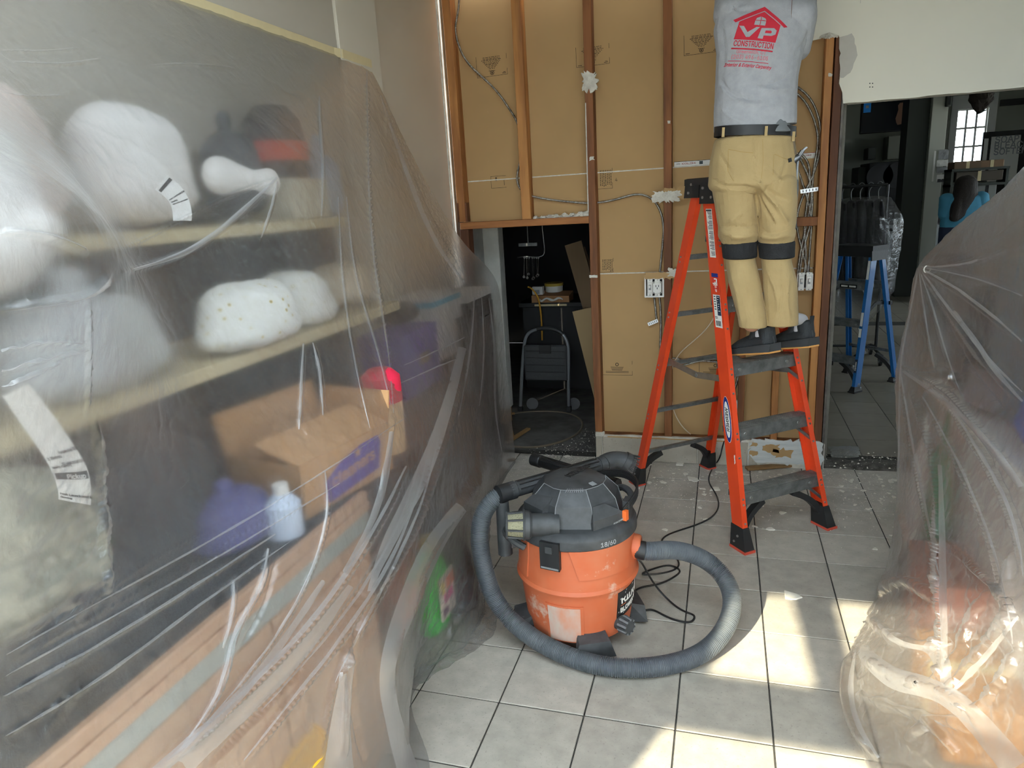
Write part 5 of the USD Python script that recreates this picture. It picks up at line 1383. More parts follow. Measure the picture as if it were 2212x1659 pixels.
for i_, g in enumerate(lwins): obj('pane', prism(g, 6.04, 6.05, axis=0), M_glass, thing(f'window_{i_ + 4}', kind='structure'), smooth=False)
obj('right_return', bx([3.4, 4.40, 0], [6.1, 4.52, 3.4]), M_lw, lw, smooth=False)
obj('laundry_ceiling', bx([0.5, 4.5, 3.3], [7, YB2 + .15, 3.4]), M_lw, lw, smooth=False)
w3 = thing('window_3', kind='structure')
obj('pane', bx([wx0, YB2 + .07, wz0], [wx1, YB2 + .075, wz1]), M_glass, w3, smooth=False)
M_frame = mat('window_white', srgb(226, 226, 222), .5)
W_, H_ = wx1 - wx0, wz1 - wz0
for k in (0, 1, 2, 3): obj('muntin', bx([wx0 + W_ * k / 3 - .014, YB2 + .04, wz0], [wx0 + W_ * k / 3 + .014, YB2 + .09, wz1]), M_frame, w3, smooth=False)
for k in (0, 1, 2, 3): obj('muntin', bx([wx0, YB2 + .045, wz0 + H_ * k / 3 - .014], [wx1, YB2 + .085, wz0 + H_ * k / 3 + .014]), M_frame, w3, smooth=False)
obj('casing', prism(sbox(wx0 - .1, wz0 - .1, wx1 + .12, wz1 + .22).difference(sbox(wx0, wz0, wx1, wz1)), YB2 - .02, YB2), M_frame, w3, smooth=False)
# pillar with taped notices
py_ = 11.5
a, b = at_y(py_, 1998, 415), at_y(py_, 2052, 200)
pl_ = thing('column', 'pale square column hung with crumpled notices between the screen and the window', 'column')
obj('shaft', bx([a[0], py_, 0], [b[0], py_ + .4, 3.3], .006), mat('column_paint', srgb(186, 188, 178), .8), pl_, smooth=False)
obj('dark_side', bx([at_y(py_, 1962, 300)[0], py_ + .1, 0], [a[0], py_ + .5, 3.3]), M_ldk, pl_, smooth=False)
for k, (x0, y0, x1, y1, m) in enumerate([(2026, 322, 2050, 345, M_txt), (2022, 345, 2048, 360, M_lab), (2022, 360, 2048, 374, M_txt), (2022, 376, 2050, 392, M_lab), (2024, 386, 2044, 394, M_labtx), (2012, 326, 2022, 392, M_lab)]):
    nt = thing('notice', ['grey crumpled notice, uppermost on the pale column', 'white notice second from top on the pale column', 'grey notice in the middle of the pale column', 'white notice fourth from top on the pale column', 'black printed slip lowest on the pale column', 'tall narrow white notice on the left of the pale column'][k], 'notice')
    p_, q_ = at_y(py_ - .006 - .002 * k, x0, y1), at_y(py_ - .006 - .002 * k, x1, y0)
    n_ = 8; gx, gz = np.meshgrid(np.linspace(p_[0], q_[0], n_), np.linspace(p_[2], q_[2], n_), indexing='ij')
    yy = p_[1] - .02 * fbm(np.stack([gx * 14, gz * 14, gx * 0 + k], -1), 3, k)
    obj('sheet', tm(np.stack([gx, yy, gz], -1).reshape(-1, 3), grid_faces(n_, n_)), m, nt, smooth=False)
a, b = at_y(py_ - .08, 2044, 230), at_y(py_ - .08, 2058, 202)
t = thing('loudspeaker', 'small dark loudspeaker mounted high on the pale column', 'loudspeaker'); obj('cabinet', bx(a, b + [0, .1, 0], .01), M_ldk, t, smooth=False); obj('grille', bx(a + [.015, -.004, .02], [b[0] - .015, a[1], b[2] - .02]), M_mach, t, smooth=False)
# television
ty = 12.2
c4 = [at_y(ty, *p) for p in ((1857, 290), (1994, 278), (2000, 205), (1862, 208))]
tv = thing('television', 'wide dark television screen hung high at the back, blue menu at its left', 'television')
x0, x1, z0, z1 = c4[0][0], c4[1][0], c4[0][2], c4[2][2] + .12
obj('case', bx([x0, ty, z0], [x1, ty + .06, z1], .008), M_mach, tv, smooth=False)
scr = obj('screen', bx([x0 + .015, ty - .004, z0 + .02], [x1 - .015, ty, z1 - .015]), mat('screen_glow', srgb(20, 24, 28), .2, emit=.10), tv, smooth=False)
M_bl = mat('screen_blue', srgb(20, 92, 150), .3, emit=.5)
obj('menu_bar', bx([x0 + .03, ty - .006, z0 + .30], [x0 + .13, ty - .004, z1 - .05]), M_bl, scr, smooth=False)
for k in range(4): obj('menu_icon', bx([x0 + .06, ty - .008, z0 + .36 + .13 * k], [x0 + .10, ty - .006, z0 + .40 + .13 * k]), M_lab, scr, smooth=False)
obj('menu_row', bx([x0 + .05, ty - .008, z0 + .44], [x0 + .52, ty - .006, z0 + .51]), mat('screen_lilac', srgb(110, 108, 150), .3, emit=.35), scr, smooth=False)
obj('picture', prism(ragged(sbox(x0 + .48, z0 + .10, x0 + .95, z0 + .40), .02, .06, 3), ty - .006, ty - .004), mat('screen_brown', srgb(92, 70, 56), .3, emit=.25), scr, smooth=False)
obj('picture', prism(ragged(sbox(x0 + .45, z0 + .56, x0 + .72, z1 - .03), .01, .06, 4), ty - .006, ty - .004), mat('screen_teal', srgb(40, 110, 112), .3, emit=.3), scr, smooth=False)
q = text_mesh('Ion', .07, .001); q.vertices = np.c_[x1 - .24 + q.vertices[:, 0], ty - .006 - q.vertices[:, 2], z0 + .08 + q.vertices[:, 1]]; obj('lettering', q, M_txt, scr, smooth=False)
# wall panels, thermostat box
for nm, p0_, p1_, m, lb in (('wall_panel', (1916, 345), (1996, 288), M_lw, 'pale flat panel on the wall below the television'), ('wall_box', (1874, 345), (1893, 318), M_ldk, 'small dark box on the wall left of the pale panel')):
    p_, q_ = at_y(13.6, *p0_), at_y(13.6, *p1_)
    t = thing(nm, lb, 'panel' if nm == 'wall_panel' else 'box'); obj('face', bx(p_, q_ + [0, .4, 0], .01), m, t, smooth=False)
# bank of machines
my = 12.6
mk = thing('dryer_bank', 'tall black bank of dryers at the back of the laundry room', 'dryer')
p_, q_ = at_y(my, 1868, 500), at_y(my, 2000, 344)
obj('front', bx([p_[0], my, 1.02], [q_[0], my + .8, q_[2]], .01), M_mach, mk, smooth=False)
obj('side_trim', bx([p_[0] - .14, my + .1, 0.9], [p_[0] - .02, my + .7, q_[2] - .05], .01), M_ldk, mk, smooth=False)
for k in range(3):
    c = np.array([p_[0] + (q_[0] - p_[0]) * (.2 + .3 * k), my - .004, 1.75]); obj('door', tube([c, c + [0, -.02, 0]], .19, 24), M_void, mk); 
p2, q2 = at_y(my - .08, 1914, 585), at_y(my - .08, 2000, 500)
wm = thing('washing_machine', 'grey front loading washing machine with round black door below the dryers', 'washing machine')
obj('front', bx([p2[0], my - .08, .3], [min(q2[0] + .6, 3.6), my + .7, .985], .01), M_mgrey, wm, smooth=False)
c = at_y(my - .085, 1908, 545)
obj('door_ring', tube([c + np.array([math.cos(a), 0, math.sin(a)]) * .36 for a in np.linspace(0, 2 * math.pi, 33)[:-1]], .022, 8, closed=True), M_mach, wm)
for px in (1952, 1964): obj('panel_gap', bx(at_y(my - .09, px, 582), at_y(my - .082, px + 4, 500)), M_mach, wm, smooth=False)
obj('plinth', bx([p_[0] - .2, my - .1, 0], [3.7, my + .7, .298]), M_mach, None, smooth=False, label='black plinth under the washing machines', cat='plinth')
sg = thing('sign_board', 'long black fascia with faint white lettering above the washing machines', 'sign')
p3 = at_y(my - .12, 1900, 512); obj('fascia', bx([p3[0], my - .12, 1.0], [q2[0] + .5, my - .09, 1.28], .004), M_mach, sg, smooth=False)
for txt, px, py, h in (('20LB by WASHER', 1918, 507, .055), ('front load washers', 1918, 514, .03), ('double load', 1918, 519, .03)):
    o = at_y(my - .122, px, py); q = text_mesh(txt, h, .001); q.vertices = np.c_[o[0] + q.vertices[:, 0], o[1] - q.vertices[:, 2], o[2] + q.vertices[:, 1]]; obj('lettering', q, M_txt, sg, smooth=False)
p_, q_ = at_y(my - .14, 1938, 492), at_y(my - .14, 1968, 474)
cd = thing('picture_card', 'small white card with coloured pictures leaning on the black fascia', 'card'); obj('card', bx([p_[0], my - .14, 1.275], [q_[0], my - .125, q_[2]], .002), M_lab, cd, smooth=False)
for k, cc in enumerate(((176, 120, 84), (60, 110, 120), (150, 60, 50))): obj('picture', bx([p_[0] + .04 + .07 * k, my - .142, 1.31], [p_[0] + .10 + .07 * k, my - .14, 1.37 + .03 * (k == 1)]), mat(f'card_pic_{k}', srgb(*cc), .6), cd, smooth=False)
# sign listing soap and bleach, shelf of boxes
p_, q_ = at_y(YB2 - .06, 2136, 352), at_y(YB2 - .06, 2206, 291)
sb = thing('price_board', 'white framed board listing soap and bleach right of the far window', 'sign')
obj('frame', bx([p_[0] - .12, YB2 - .05, p_[2] - .3], [q_[0] + .14, YB2 - .01, q_[2] + .08]), M_mach, sb, smooth=False)
obj('board', bx([p_[0], YB2 - .06, p_[2] - .3], [q_[0], YB2 - .048, q_[2]]), M_lab, sb, smooth=False)
obj('edge_strip', bx([p_[0] - .10, YB2 - .062, p_[2] - .2], [p_[0] - .04, YB2 - .05, q_[2] - .02]), M_frame, sb, smooth=False)
for txt, px, py, h in (('SOAP', 2148, 309, .10), ('BLEACH', 2146, 322, .10), ('SOFTENERS', 2145, 335, .095)):
    o = at_y(YB2 - .062, px, py); q = text_mesh(txt, h, .001, bold=True); q.vertices = np.c_[o[0] + q.vertices[:, 0] * .93, o[1] - q.vertices[:, 2], o[2] + q.vertices[:, 1]]; obj('lettering', q, M_txt, sb, smooth=False)
obj('dark_band', bx([wx1 + .15, YB2 - .03, wz1 + .0], [6, YB2 - .001, wz1 + .1]), M_mach, sb, smooth=False)
sy2 = 11.0
for k, (x0, y0, x1, y1, cc, lb) in enumerate([(2062, 364, 2120, 350, (120, 98, 76), 'brown carton on the left of the shelf under the far window'), (2118, 362, 2168, 347, (134, 106, 80), 'light brown carton on the right of the shelf under the far window'), (2066, 388, 2166, 372, (88, 80, 70), 'long dark carton below the two brown cartons'), (2112, 430, 2150, 400, (140, 142, 138), 'grey appliance behind the woman at the counter')]):
    p_, q_ = at_y(sy2, x0, y1), at_y(sy2, x1, y0); t = thing('carton', lb, 'box'); obj('body', bx(p_, q_ + [0, .3, 0], .008), mat(f'far_carton_{k}', srgb(*cc), .8), t, smooth=False); obj('tape', bx([(p_[0] + q_[0]) / 2 - .02, sy2 - .002, min(p_[2], q_[2])], [(p_[0] + q_[0]) / 2 + .02, sy2, max(p_[2], q_[2])]), M_tape if k < 3 else M_mach, t, smooth=False)
shf = thing('shelf_rack', 'dark shelf rack under the far window', 'shelf')
p_, q_ = at_y(sy2, 2056, 366), at_y(sy2, 2180, 366)
for zc in (p_[2], p_[2] - .20, p_[2] - .55): obj('shelf', bx([p_[0], sy2 - .02, zc - .03], [q_[0], sy2 + .35, zc]), M_ldk, shf, smooth=False)
for xx in (p_[0], q_[0] - .03): obj('upright', bx([xx, sy2, 0], [xx + .03, sy2 + .33, p_[2]]), M_ldk, shf, smooth=False)
# ragged dark ornament and a clear panel hanging from the ceiling
oy = 9.5
ob = thing('hanging_ornament', 'dark ragged ornament hanging in front of the far window', 'ornament')
c = at_y(oy, 2120, 208)
orn = chain([[(c + up * .10, (.13, .1, .05)), (c - up * .02, (.12, .1, .06)), (c - up * .14, (.05, .05, .04))]], (1, 0, 0), (0, 1, 0), .03, 2)
obj('body', ruffle(orn, .035, 18, 5), mat('ornament_dark', srgb(48, 40, 36), .9, bump=.6, bscale=20), ob, smooth=False)
obj('wire', tube([c + up * .1, [c[0], c[1], 3.3]], .006, 6), M_mach, ob)
obj('tag', bar(at_y(oy, 2112, 246), at_y(oy, 2128, 238), .10, .01), M_ldk, ob, smooth=False)
obj('tag_wire', tube([c - up * .14, at_y(oy, 2120, 241)], .005, 6), M_mach, ob)
# woman at the counter
wy = 8.3
wmn = thing('person', 'woman with long dark hair in a blue top, back turned, in the laundry room', 'person')
K = lambda px, py, y=wy: at_y(y, px, py)
R2, F2 = np.array([1.0, 0, 0]), np.array([0, 1.0, 0])
z_ = lambda p, z: np.array([p[0], p[1], z])
hc = K(2086, 408)
bd = [[(z_(hc, .95), (.15, .10, .1)), (z_(hc, 1.25), (.15, .1, .1)), (z_(hc, 1.36), (.17, .09, .05)), (z_(hc, 1.48), (.05, .05, .05)), (hc, (.075, .09, .11))]]
for e in (-1, 1): bd.append([(z_(hc, .95), (.12, .1, .1)), (np.array([hc[0] + .09 * e, wy, .5]), .06), (np.array([hc[0] + .09 * e, wy, .06]), .04), (np.array([hc[0] + .09 * e, wy + .12, .03]), (.04, .06, .03))])
eb = [K(2040, 470), K(2128, 470)]; wr = [K(2050, 500, wy + .28), K(2118, 490, wy + .3)]
for e in (0, 1): bd.append([(z_(hc, 1.36) + [.15 * (2 * e - 1), 0, 0], .05), (eb[e], .04), (wr[e], .03)]); bd += hand(wr[e], wr[e] - eb[e], -up, 2 * e - 1)
for e in (-1, 1): bd.append([(hc + [.03 * e, .085, .01], .013)])
bd.append([(hc + [0, .09, .0], .012), (hc + [0, .1, -.03], .013)])
obj('body', chain(bd, R2, F2, .014, 4), M_skin, wmn, smooth=True)
top_ = chain([[(K(2075, 488), (.19, .125, .03)), (K(2078, 455), (.19, .12, .05)), (K(2082, 428), (.19, .10, .04))], [(K(2082, 428) - [.15, 0, 0], (.07, .08, .06)), (eb[0] * .8 + K(2050, 440) * .2, (.065, .07, .06))], [(K(2082, 428) + [.15, 0, 0], (.07, .08, .06)), (eb[1] * .8 + K(2110, 440) * .2, (.065, .07, .06))]], R2, F2, .014, 5)
obj('blue_top', ruffle(top_, .006, 14, 3), mat('top_blue', srgb(70, 138, 168), .85), wmn, smooth=True)
tr2 = chain([[(K(2072, 492), (.185, .125, .04)), (z_(K(2072, 520), .86), (.19, .13, .06))]] + [[(z_(K(2072, 520), .86) + [.09 * e, 0, 0], (.105, .12, .06)), (np.array([hc[0] + .09 * e - .06, wy, .5]), .085), (np.array([hc[0] + .09 * e - .02, wy, .09]), .07)] for e in (-1, 1)], R2, F2, .016, 5)
obj('dark_trousers', tr2, mat('trousers_navy', srgb(36, 46, 68), .85), wmn, smooth=True)
har = chain([[(K(2087, 398), (.10, .11, .09)), (K(2085, 420, wy - .03), (.11, .09, .10)), (K(2072, 455, wy - .09), (.085, .04, .10)), (K(2062, 470, wy - .12), (.05, .03, .04))]], R2, F2, .014, 4)
obj('hair', ruffle(har, .008, (30, 30, 6), 7), M_hair, wmn, smooth=True)
for e in (-1, 1): obj('shoe', ball([hc[0] + .09 * e - .01, wy + .05, .045], [.05, .13, .045], 2), M_mach, wmn)
obj('counter_rail', tube([K(2058, 442, wy - .2), K(2112, 436, wy - .2)], .012, 10), M_chrome, None, label='short chrome rail in front of the woman in the blue top', cat='rail') if False else None
# rolling rack with garments under clear wrap
ry_ = 7.4
rk = thing('garment_rack', 'black rolling garment rack with casters behind the blue ladder', 'garment rack')
G = lambda px, py, y=ry_: at_y(y, px, py)
g0, g1 = G(1812, 440), G(1912, 410)
zr = G(1860, 402)[2]
for xx in (g0[0] - .02, g1[0] + .02):
    obj('upright', tube([[xx, ry_, .10], [xx, ry_, zr]], .014, 10), M_mach, rk)
    obj('foot_bar', tube([[xx, ry_ - .24, .10], [xx, ry_ + .24, .10]], .014, 10), M_mach, rk)
    for e in (-.24, .24):
        cs = obj('caster', tube([[xx - .012, ry_ + e, .05], [xx + .012, ry_ + e, .05]], .05, 18), M_mach, rk)
        obj('caster_hub', tube([[xx - .015, ry_ + e, .05], [xx + .015, ry_ + e, .05]], .028, 14), M_mgrey, cs); obj('caster_fork', bx([xx - .02, ry_ + e - .02, .05], [xx + .02, ry_ + e + .02, .105]), M_mach, cs, smooth=False)
obj('rail', tube([[g0[0] - .02, ry_, zr], [g1[0] + .02, ry_, zr]], .014, 10), M_mach, rk)
obj('tie_bar', tube([[g0[0] - .02, ry_, .14], [g1[0] + .02, ry_, .14]], .012, 10), M_mach, rk)
M_wrap = usdkit.material(stage, LK + 'clear_wrap', {'t': ('transparent_bsdf', {'color': (.94, .94, .95)}), 'g': ('glossy_bsdf', {'color': (.95, .95, .95), 'roughness': .16}), 'd': ('diffuse_bsdf', {'color': (.5, .5, .52)}), 'lw': ('layer_weight', {'blend': .5}), 'm': ('mix_closure', {}), 'm2': ('mix_closure', {'fac': .05}), 'n': ('noise_texture', {'scale': 26.0, 'detail': 4.0}), 'tc': ('texture_coordinate', {}), 'b': ('bump', {'strength': .7, 'distance': .02}), 'mm': ('math', {'math_type': 'multiply', 'value2': .28})},
                         [('lw.facing', 'mm.value1'), ('mm.value', 'm.fac'), ('t.BSDF', 'm.closure1'), ('g.BSDF', 'm.closure2'), ('m.closure', 'm2.closure1'), ('d.BSDF', 'm2.closure2'), ('tc.object', 'n.vector'), ('n.fac', 'b.height'), ('b.normal', 'g.normal')], surface='m2.closure')
gr = np.random.default_rng(12)
names = ['dark garment on the left end of the rack under clear wrap', 'dark garment second from the left on the rack under clear wrap', 'dark garment third from the left on the rack under clear wrap', 'dark garment fourth from the left on the rack under clear wrap', 'dark garment on the right end of the rack under clear wrap']
for k in range(5):
    x = g0[0] + (g1[0] - g0[0]) * (.08 + .2 * k); y = ry_
    t = thing('wrapped_garment', names[k], 'garment')
    dz = .03 * gr.random()
    obj('hanger', [tube(spline([[x, y, zr - .12], [x, y, zr - .03], [x + .025, y, zr + .01], [x + .0, y, zr + .03], [x - .02, y, zr + .012]], 16), .004, 6)], M_alum, t)
    gm = chain([[([x, y - .0, zr - .16], (.03, .17, .03)), ([x, y, zr - .30], (.05, .20, .06)), ([x, y, zr - .85 - dz], (.055, .20, .05))]], (1, 0, 0), (0, 1, 0), .03, 3)
    obj('cloth', ruffle(gm, .012, (8, 8, 3), k), mat('cloth_black', srgb(26, 26, 29), .9) if k == 0 else LK + 'cloth_black', t, smooth=True)
wr_ = []
gw = chain([[([g0[0] + .1, ry_, zr - .13], (.10, .15, .03)), ([g1[0] - .16, ry_, zr - .13], (.12, .15, .03))], [([g0[0] + .12, ry_, zr - .30], (.20, .24, .06)), ([g1[0] - .08, ry_, zr - .30], (.12, .24, .06))], [([(g0[0] + g1[0]) / 2 - .04, ry_, zr - .13], (.30, .14, .04)), ([(g0[0] + g1[0]) / 2, ry_, zr - .32], (.36, .24, .05)), ([(g0[0] + g1[0]) / 2, ry_, zr - .98], (.34, .23, .05)), ([(g0[0] + g1[0]) / 2 - .02, ry_, zr - 1.25], (.16, .15, .05))]], (1, 0, 0), (0, 1, 0), .025, 3)
gw = gw.subdivide_to_size(.03)
obj('clear_cover', ruffle(ruffle(gw, .03, (9, 9, 2.2), 3), .012, (26, 26, 8), 6), M_wrap, None, smooth=True, label='clear plastic cover gathered over the garments on the rolling rack', cat='plastic cover')
# ================================================================ PLASTIC DUST SHEETS
def film(name, milk, rough, tint=(0.96, 0.96, 0.97), bump=0.25):
    """Thin milky polythene: seen through, the more blurred the farther behind it a thing lies."""
    n = {'tc': ('texture_coordinate', {}), 'mp': ('mapping', {'scale': (1.0, 1.0, 0.55)}), 'n': ('noise_texture', {'scale': 38.0, 'detail': 7.0, 'roughness': 0.62, 'distortion': 0.6}), 'n2': ('noise_texture', {'scale': 5.0, 'detail': 3.0}),
         'b': ('bump', {'strength': bump, 'distance': 0.008}), 'lw': ('layer_weight', {'blend': 0.45}),
         'p': ('principled_bsdf', {'base_color': tint, 'transmission_weight': 1.0, 'roughness': rough, 'ior': 1.4, 'specular_ior_level': 0.25, 'thin_wall': True}),
         'g': ('glossy_bsdf', {'color': (1, 1, 1), 'roughness': 0.28}), 'd': ('diffuse_bsdf', {'color': (0.86, 0.86, 0.87)}), 'tl': ('translucent_bsdf', {'color': (0.86, 0.86, 0.87)}), 'md': ('mix_closure', {'fac': 0.5}),
         'a1': ('math', {'math_type': 'multiply_add', 'value2': 0.13, 'value3': milk}), 'a2': ('math', {'math_type': 'multiply_add', 'value2': 0.16, 'value3': -0.08}), 'a3': ('math', {'math_type': 'add', 'use_clamp': True}),
         'm': ('mix_closure', {}), 'fr': ('math', {'math_type': 'multiply_add', 'value2': 0.16, 'value3': 0.015}), 'm2': ('mix_closure', {})}
    L = [('tc.object', 'mp.vector'), ('mp.vector', 'n.vector'), ('tc.object', 'n2.vector'), ('n.fac', 'b.height'), ('b.normal', 'p.normal'), ('b.normal', 'g.normal'), ('b.normal', 'd.normal'),
         ('lw.facing', 'a1.value1'), ('n2.fac', 'a2.value1'), ('a1.value', 'a3.value1'), ('a2.value', 'a3.value2'), ('a3.value', 'm.fac'), ('d.BSDF', 'md.closure1'), ('tl.BSDF', 'md.closure2'),
         ('p.BSDF', 'm.closure1'), ('md.closure', 'm.closure2'), ('lw.facing', 'fr.value1'), ('fr.value', 'm2.fac'), ('m.closure', 'm2.closure1'), ('g.BSDF', 'm2.closure2')]
    return usdkit.material(stage, LK + name, n, L, surface='m2.closure')


M_film = film('polythene', 0.045, 0.17, bump=0.45)
M_film2 = film('polythene_folded', 0.17, 0.18)
M_film3 = film('polythene_clear', 0.10, 0.08, bump=0.4)


class Sheet:
    def __init__(s, ctrl, nu, nv, seed, wr=0.006, sc=(7, 7, 4), fine=0.0015):
        c = np.array(ctrl, float); a, b = c.shape[:2]
        # even steps by arc length, so that the folds keep their size
        ua, vb = np.linspace(0, 1, a), np.linspace(0, 1, b); U, V = np.linspace(0, 1, nu), np.linspace(0, 1, nv)
        P = np.stack([RectBivariateSpline(ua, vb, c[..., k], kx=min(3, a - 1), ky=min(3, b - 1), s=0)(U, V) for k in range(3)], -1)
        s.nu, s.nv, s.U, s.V, s.P = nu, nv, U, V, P
        s.flip = False
        N = s.normals(); toc = C0 - P
        if (N * toc).sum(-1).mean() < 0: s.flip = True
        w = (fbm(P * np.asarray(sc), 4, seed) - 0.5) * 2
        w2 = (1 - np.abs(2 * fbm(P * np.asarray(sc) * 3.2, 3, seed + 9) - 1)) ** 6
        s.push(w * wr + w2 * fine)

    def normals(s):
        n = np.cross(np.gradient(s.P, axis=0), np.gradient(s.P, axis=1)); n /= np.linalg.norm(n, axis=-1, keepdims=True) + 1e-12
        return -n if s.flip else n

    def push(s, D):
        s.P = s.P + s.normals() * D[..., None]
        s.P[..., 2] = np.maximum(s.P[..., 2], 0.004)

    def folds(s, polys):
        """Raised or sunk folds along lines seen in the photograph: (pixels, half-width in pixels, height)."""
        p = pix(s.P).reshape(-1, 2); D = np.zeros(len(p))
        for pts, hw, amp in polys:
            q = spline([(x, y, 0) for x, y in pts], 60)[:, :2] if len(pts) > 2 else np.linspace(pts[0], pts[1], 60)
            lo, hi = q.min(0) - 3 * hw, q.max(0) + 3 * hw
            sel = np.nonzero(((p > lo) & (p < hi)).all(1))[0]
            if not len(sel): continue
            d, i = cKDTree(q).query(p[sel]); k = i / 59.0
            f = np.exp(-(d / hw) ** 2) * np.clip(np.minimum(k, 1 - k) * 7, 0.0, 1)
            D[sel] += amp * f
        s.push(1.5 * D.reshape(s.nu, s.nv))

    def crumple(s, poly, amp, sc, seed):
        """Fine crumpling inside an area of the picture."""
        from shapely import contains_xy
        p = pix(s.P); pg = Polygon(poly); 
        ins = contains_xy(pg, p[..., 0].ravel(), p[..., 1].ravel()).reshape(s.nu, s.nv)
        from scipy.ndimage import gaussian_filter
        m = gaussian_filter(ins.astype(float), 4)
        r = 1 - np.abs(2 * fbm(s.P * np.asarray(sc), 4, seed) - 1)
        s.push((r - 0.6) * amp * m)

    def near(s, px, py, back=0.012):
        if getattr(s, '_tree', None) is None: s._tree = cKDTree(pix(s.P).reshape(-1, 2)); s._N = s.normals().reshape(-1, 3)
        i = s._tree.query([px, py])[1]
        return s.P.reshape(-1, 3)[i] - s._N[i] * back

    def mesh(s): return tm(s.P.reshape(-1, 3), grid_faces(s.nu, s.nv, s.flip))

    def ribbon(s, pts, w, off=0.006, n=50):
        """A doubled fold of the film lying along the sheet: pixels and half-widths in pixels."""
        q = spline([(x, y, 0) for x, y in pts], n)[:, :2]; t = np.gradient(q, axis=0); t /= np.linalg.norm(t, axis=1, keepdims=True); nn = np.stack([-t[:, 1], t[:, 0]], 1)
        ww = np.interp(np.linspace(0, 1, n), np.linspace(0, 1, len(w)), w)
        V = np.array([[s.near(*(q[i] + nn[i] * ww[i] * k), -off * (1.0 - 0.7 * abs(k))) for k in (-1, -.5, 0, .5, 1)] for i in range(n)])
        from scipy.ndimage import gaussian_filter1d
        V = gaussian_filter1d(V, 1.5, axis=0, mode='nearest')
        return tm(V.reshape(-1, 3), grid_faces(n, 5))


A = [[(-1.69, .15, 2.40), (-1.35, .15, 2.1), (-1.08, .15, 1.8), (-1.02, .15, 1.5), (-1.03, .15, 1.2), (-.985, .15, .93), (-.94, .15, .5), (-.90, .15, .03), (-.78, .15, .008)],
     [(-1.69, .8, 2.40), (-1.38, .8, 2.1), (-1.02, .84, 1.84), (-.94, .90, 1.62), (-1.01, .84, 1.25), (-.98, .82, .935), (-.94, .85, .5), (-.90, .9, .03), (-.80, .9, .008)],
     [(-1.69, 1.3, 2.4), (-1.48, 1.3, 2.1), (-1.32, 1.32, 1.82), (-1.22, 1.3, 1.5), (-1.10, 1.28, 1.2), (-.965, 1.22, .935), (-.93, 1.2, .5), (-.90, 1.28, .03), (-.82, 1.3, .008)],
     [(-1.69, 1.9, 2.4), (-1.46, 1.9, 2.1), (-1.295, 1.92, 1.82), (-1.22, 1.85, 1.5), (-1.045, 1.78, 1.2), (-.945, 1.72, .935), (-.90, 1.62, .5), (-.93, 1.65, .03), (-.86, 1.65, .008)],
     [(-1.69, 2.4, 2.4), (-1.50, 2.4, 2.1), (-1.37, 2.4, 1.8), (-1.28, 2.4, 1.5), (-1.14, 2.35, 1.2), (-1.03, 2.32, .94), (-.99, 2.15, .5), (-1.08, 2.0, .03), (-1.05, 1.97, .008)],
     [(-1.69, 2.9, 2.4), (-1.56, 2.95, 2.1), (-1.46, 3.0, 1.8), (-1.37, 3.05, 1.5), (-1.275, 3.05, 1.25), (-1.17, 2.95, .9), (-1.05, 2.68, .45), (-.97, 2.40, .03), (-.88, 2.33, .008)],
     [(-1.69, 3.2, 2.4), (-1.60, 3.35, 2.1), (-1.52, 3.5, 1.75), (-1.43, 3.62, 1.48), (-1.365, 3.70, 1.29), (-1.325, 3.66, .9), (-1.25, 3.5, .45), (-1.17, 3.1, .03), (-1.08, 2.95, .008)],
     [(-1.69, 3.38, 2.4), (-1.63, 3.55, 2.08), (-1.555, 3.75, 1.76), (-1.455, 3.95, 1.47), (-1.35, 4.13, 1.245), (-1.34, 4.18, .9), (-1.335, 4.22, .45), (-1.33, 4.24, .03), (-1.325, 4.23, .008)]]
SL = Sheet(A, 640, 700, 3, 0.005, (5, 3, 3), 0.0020)
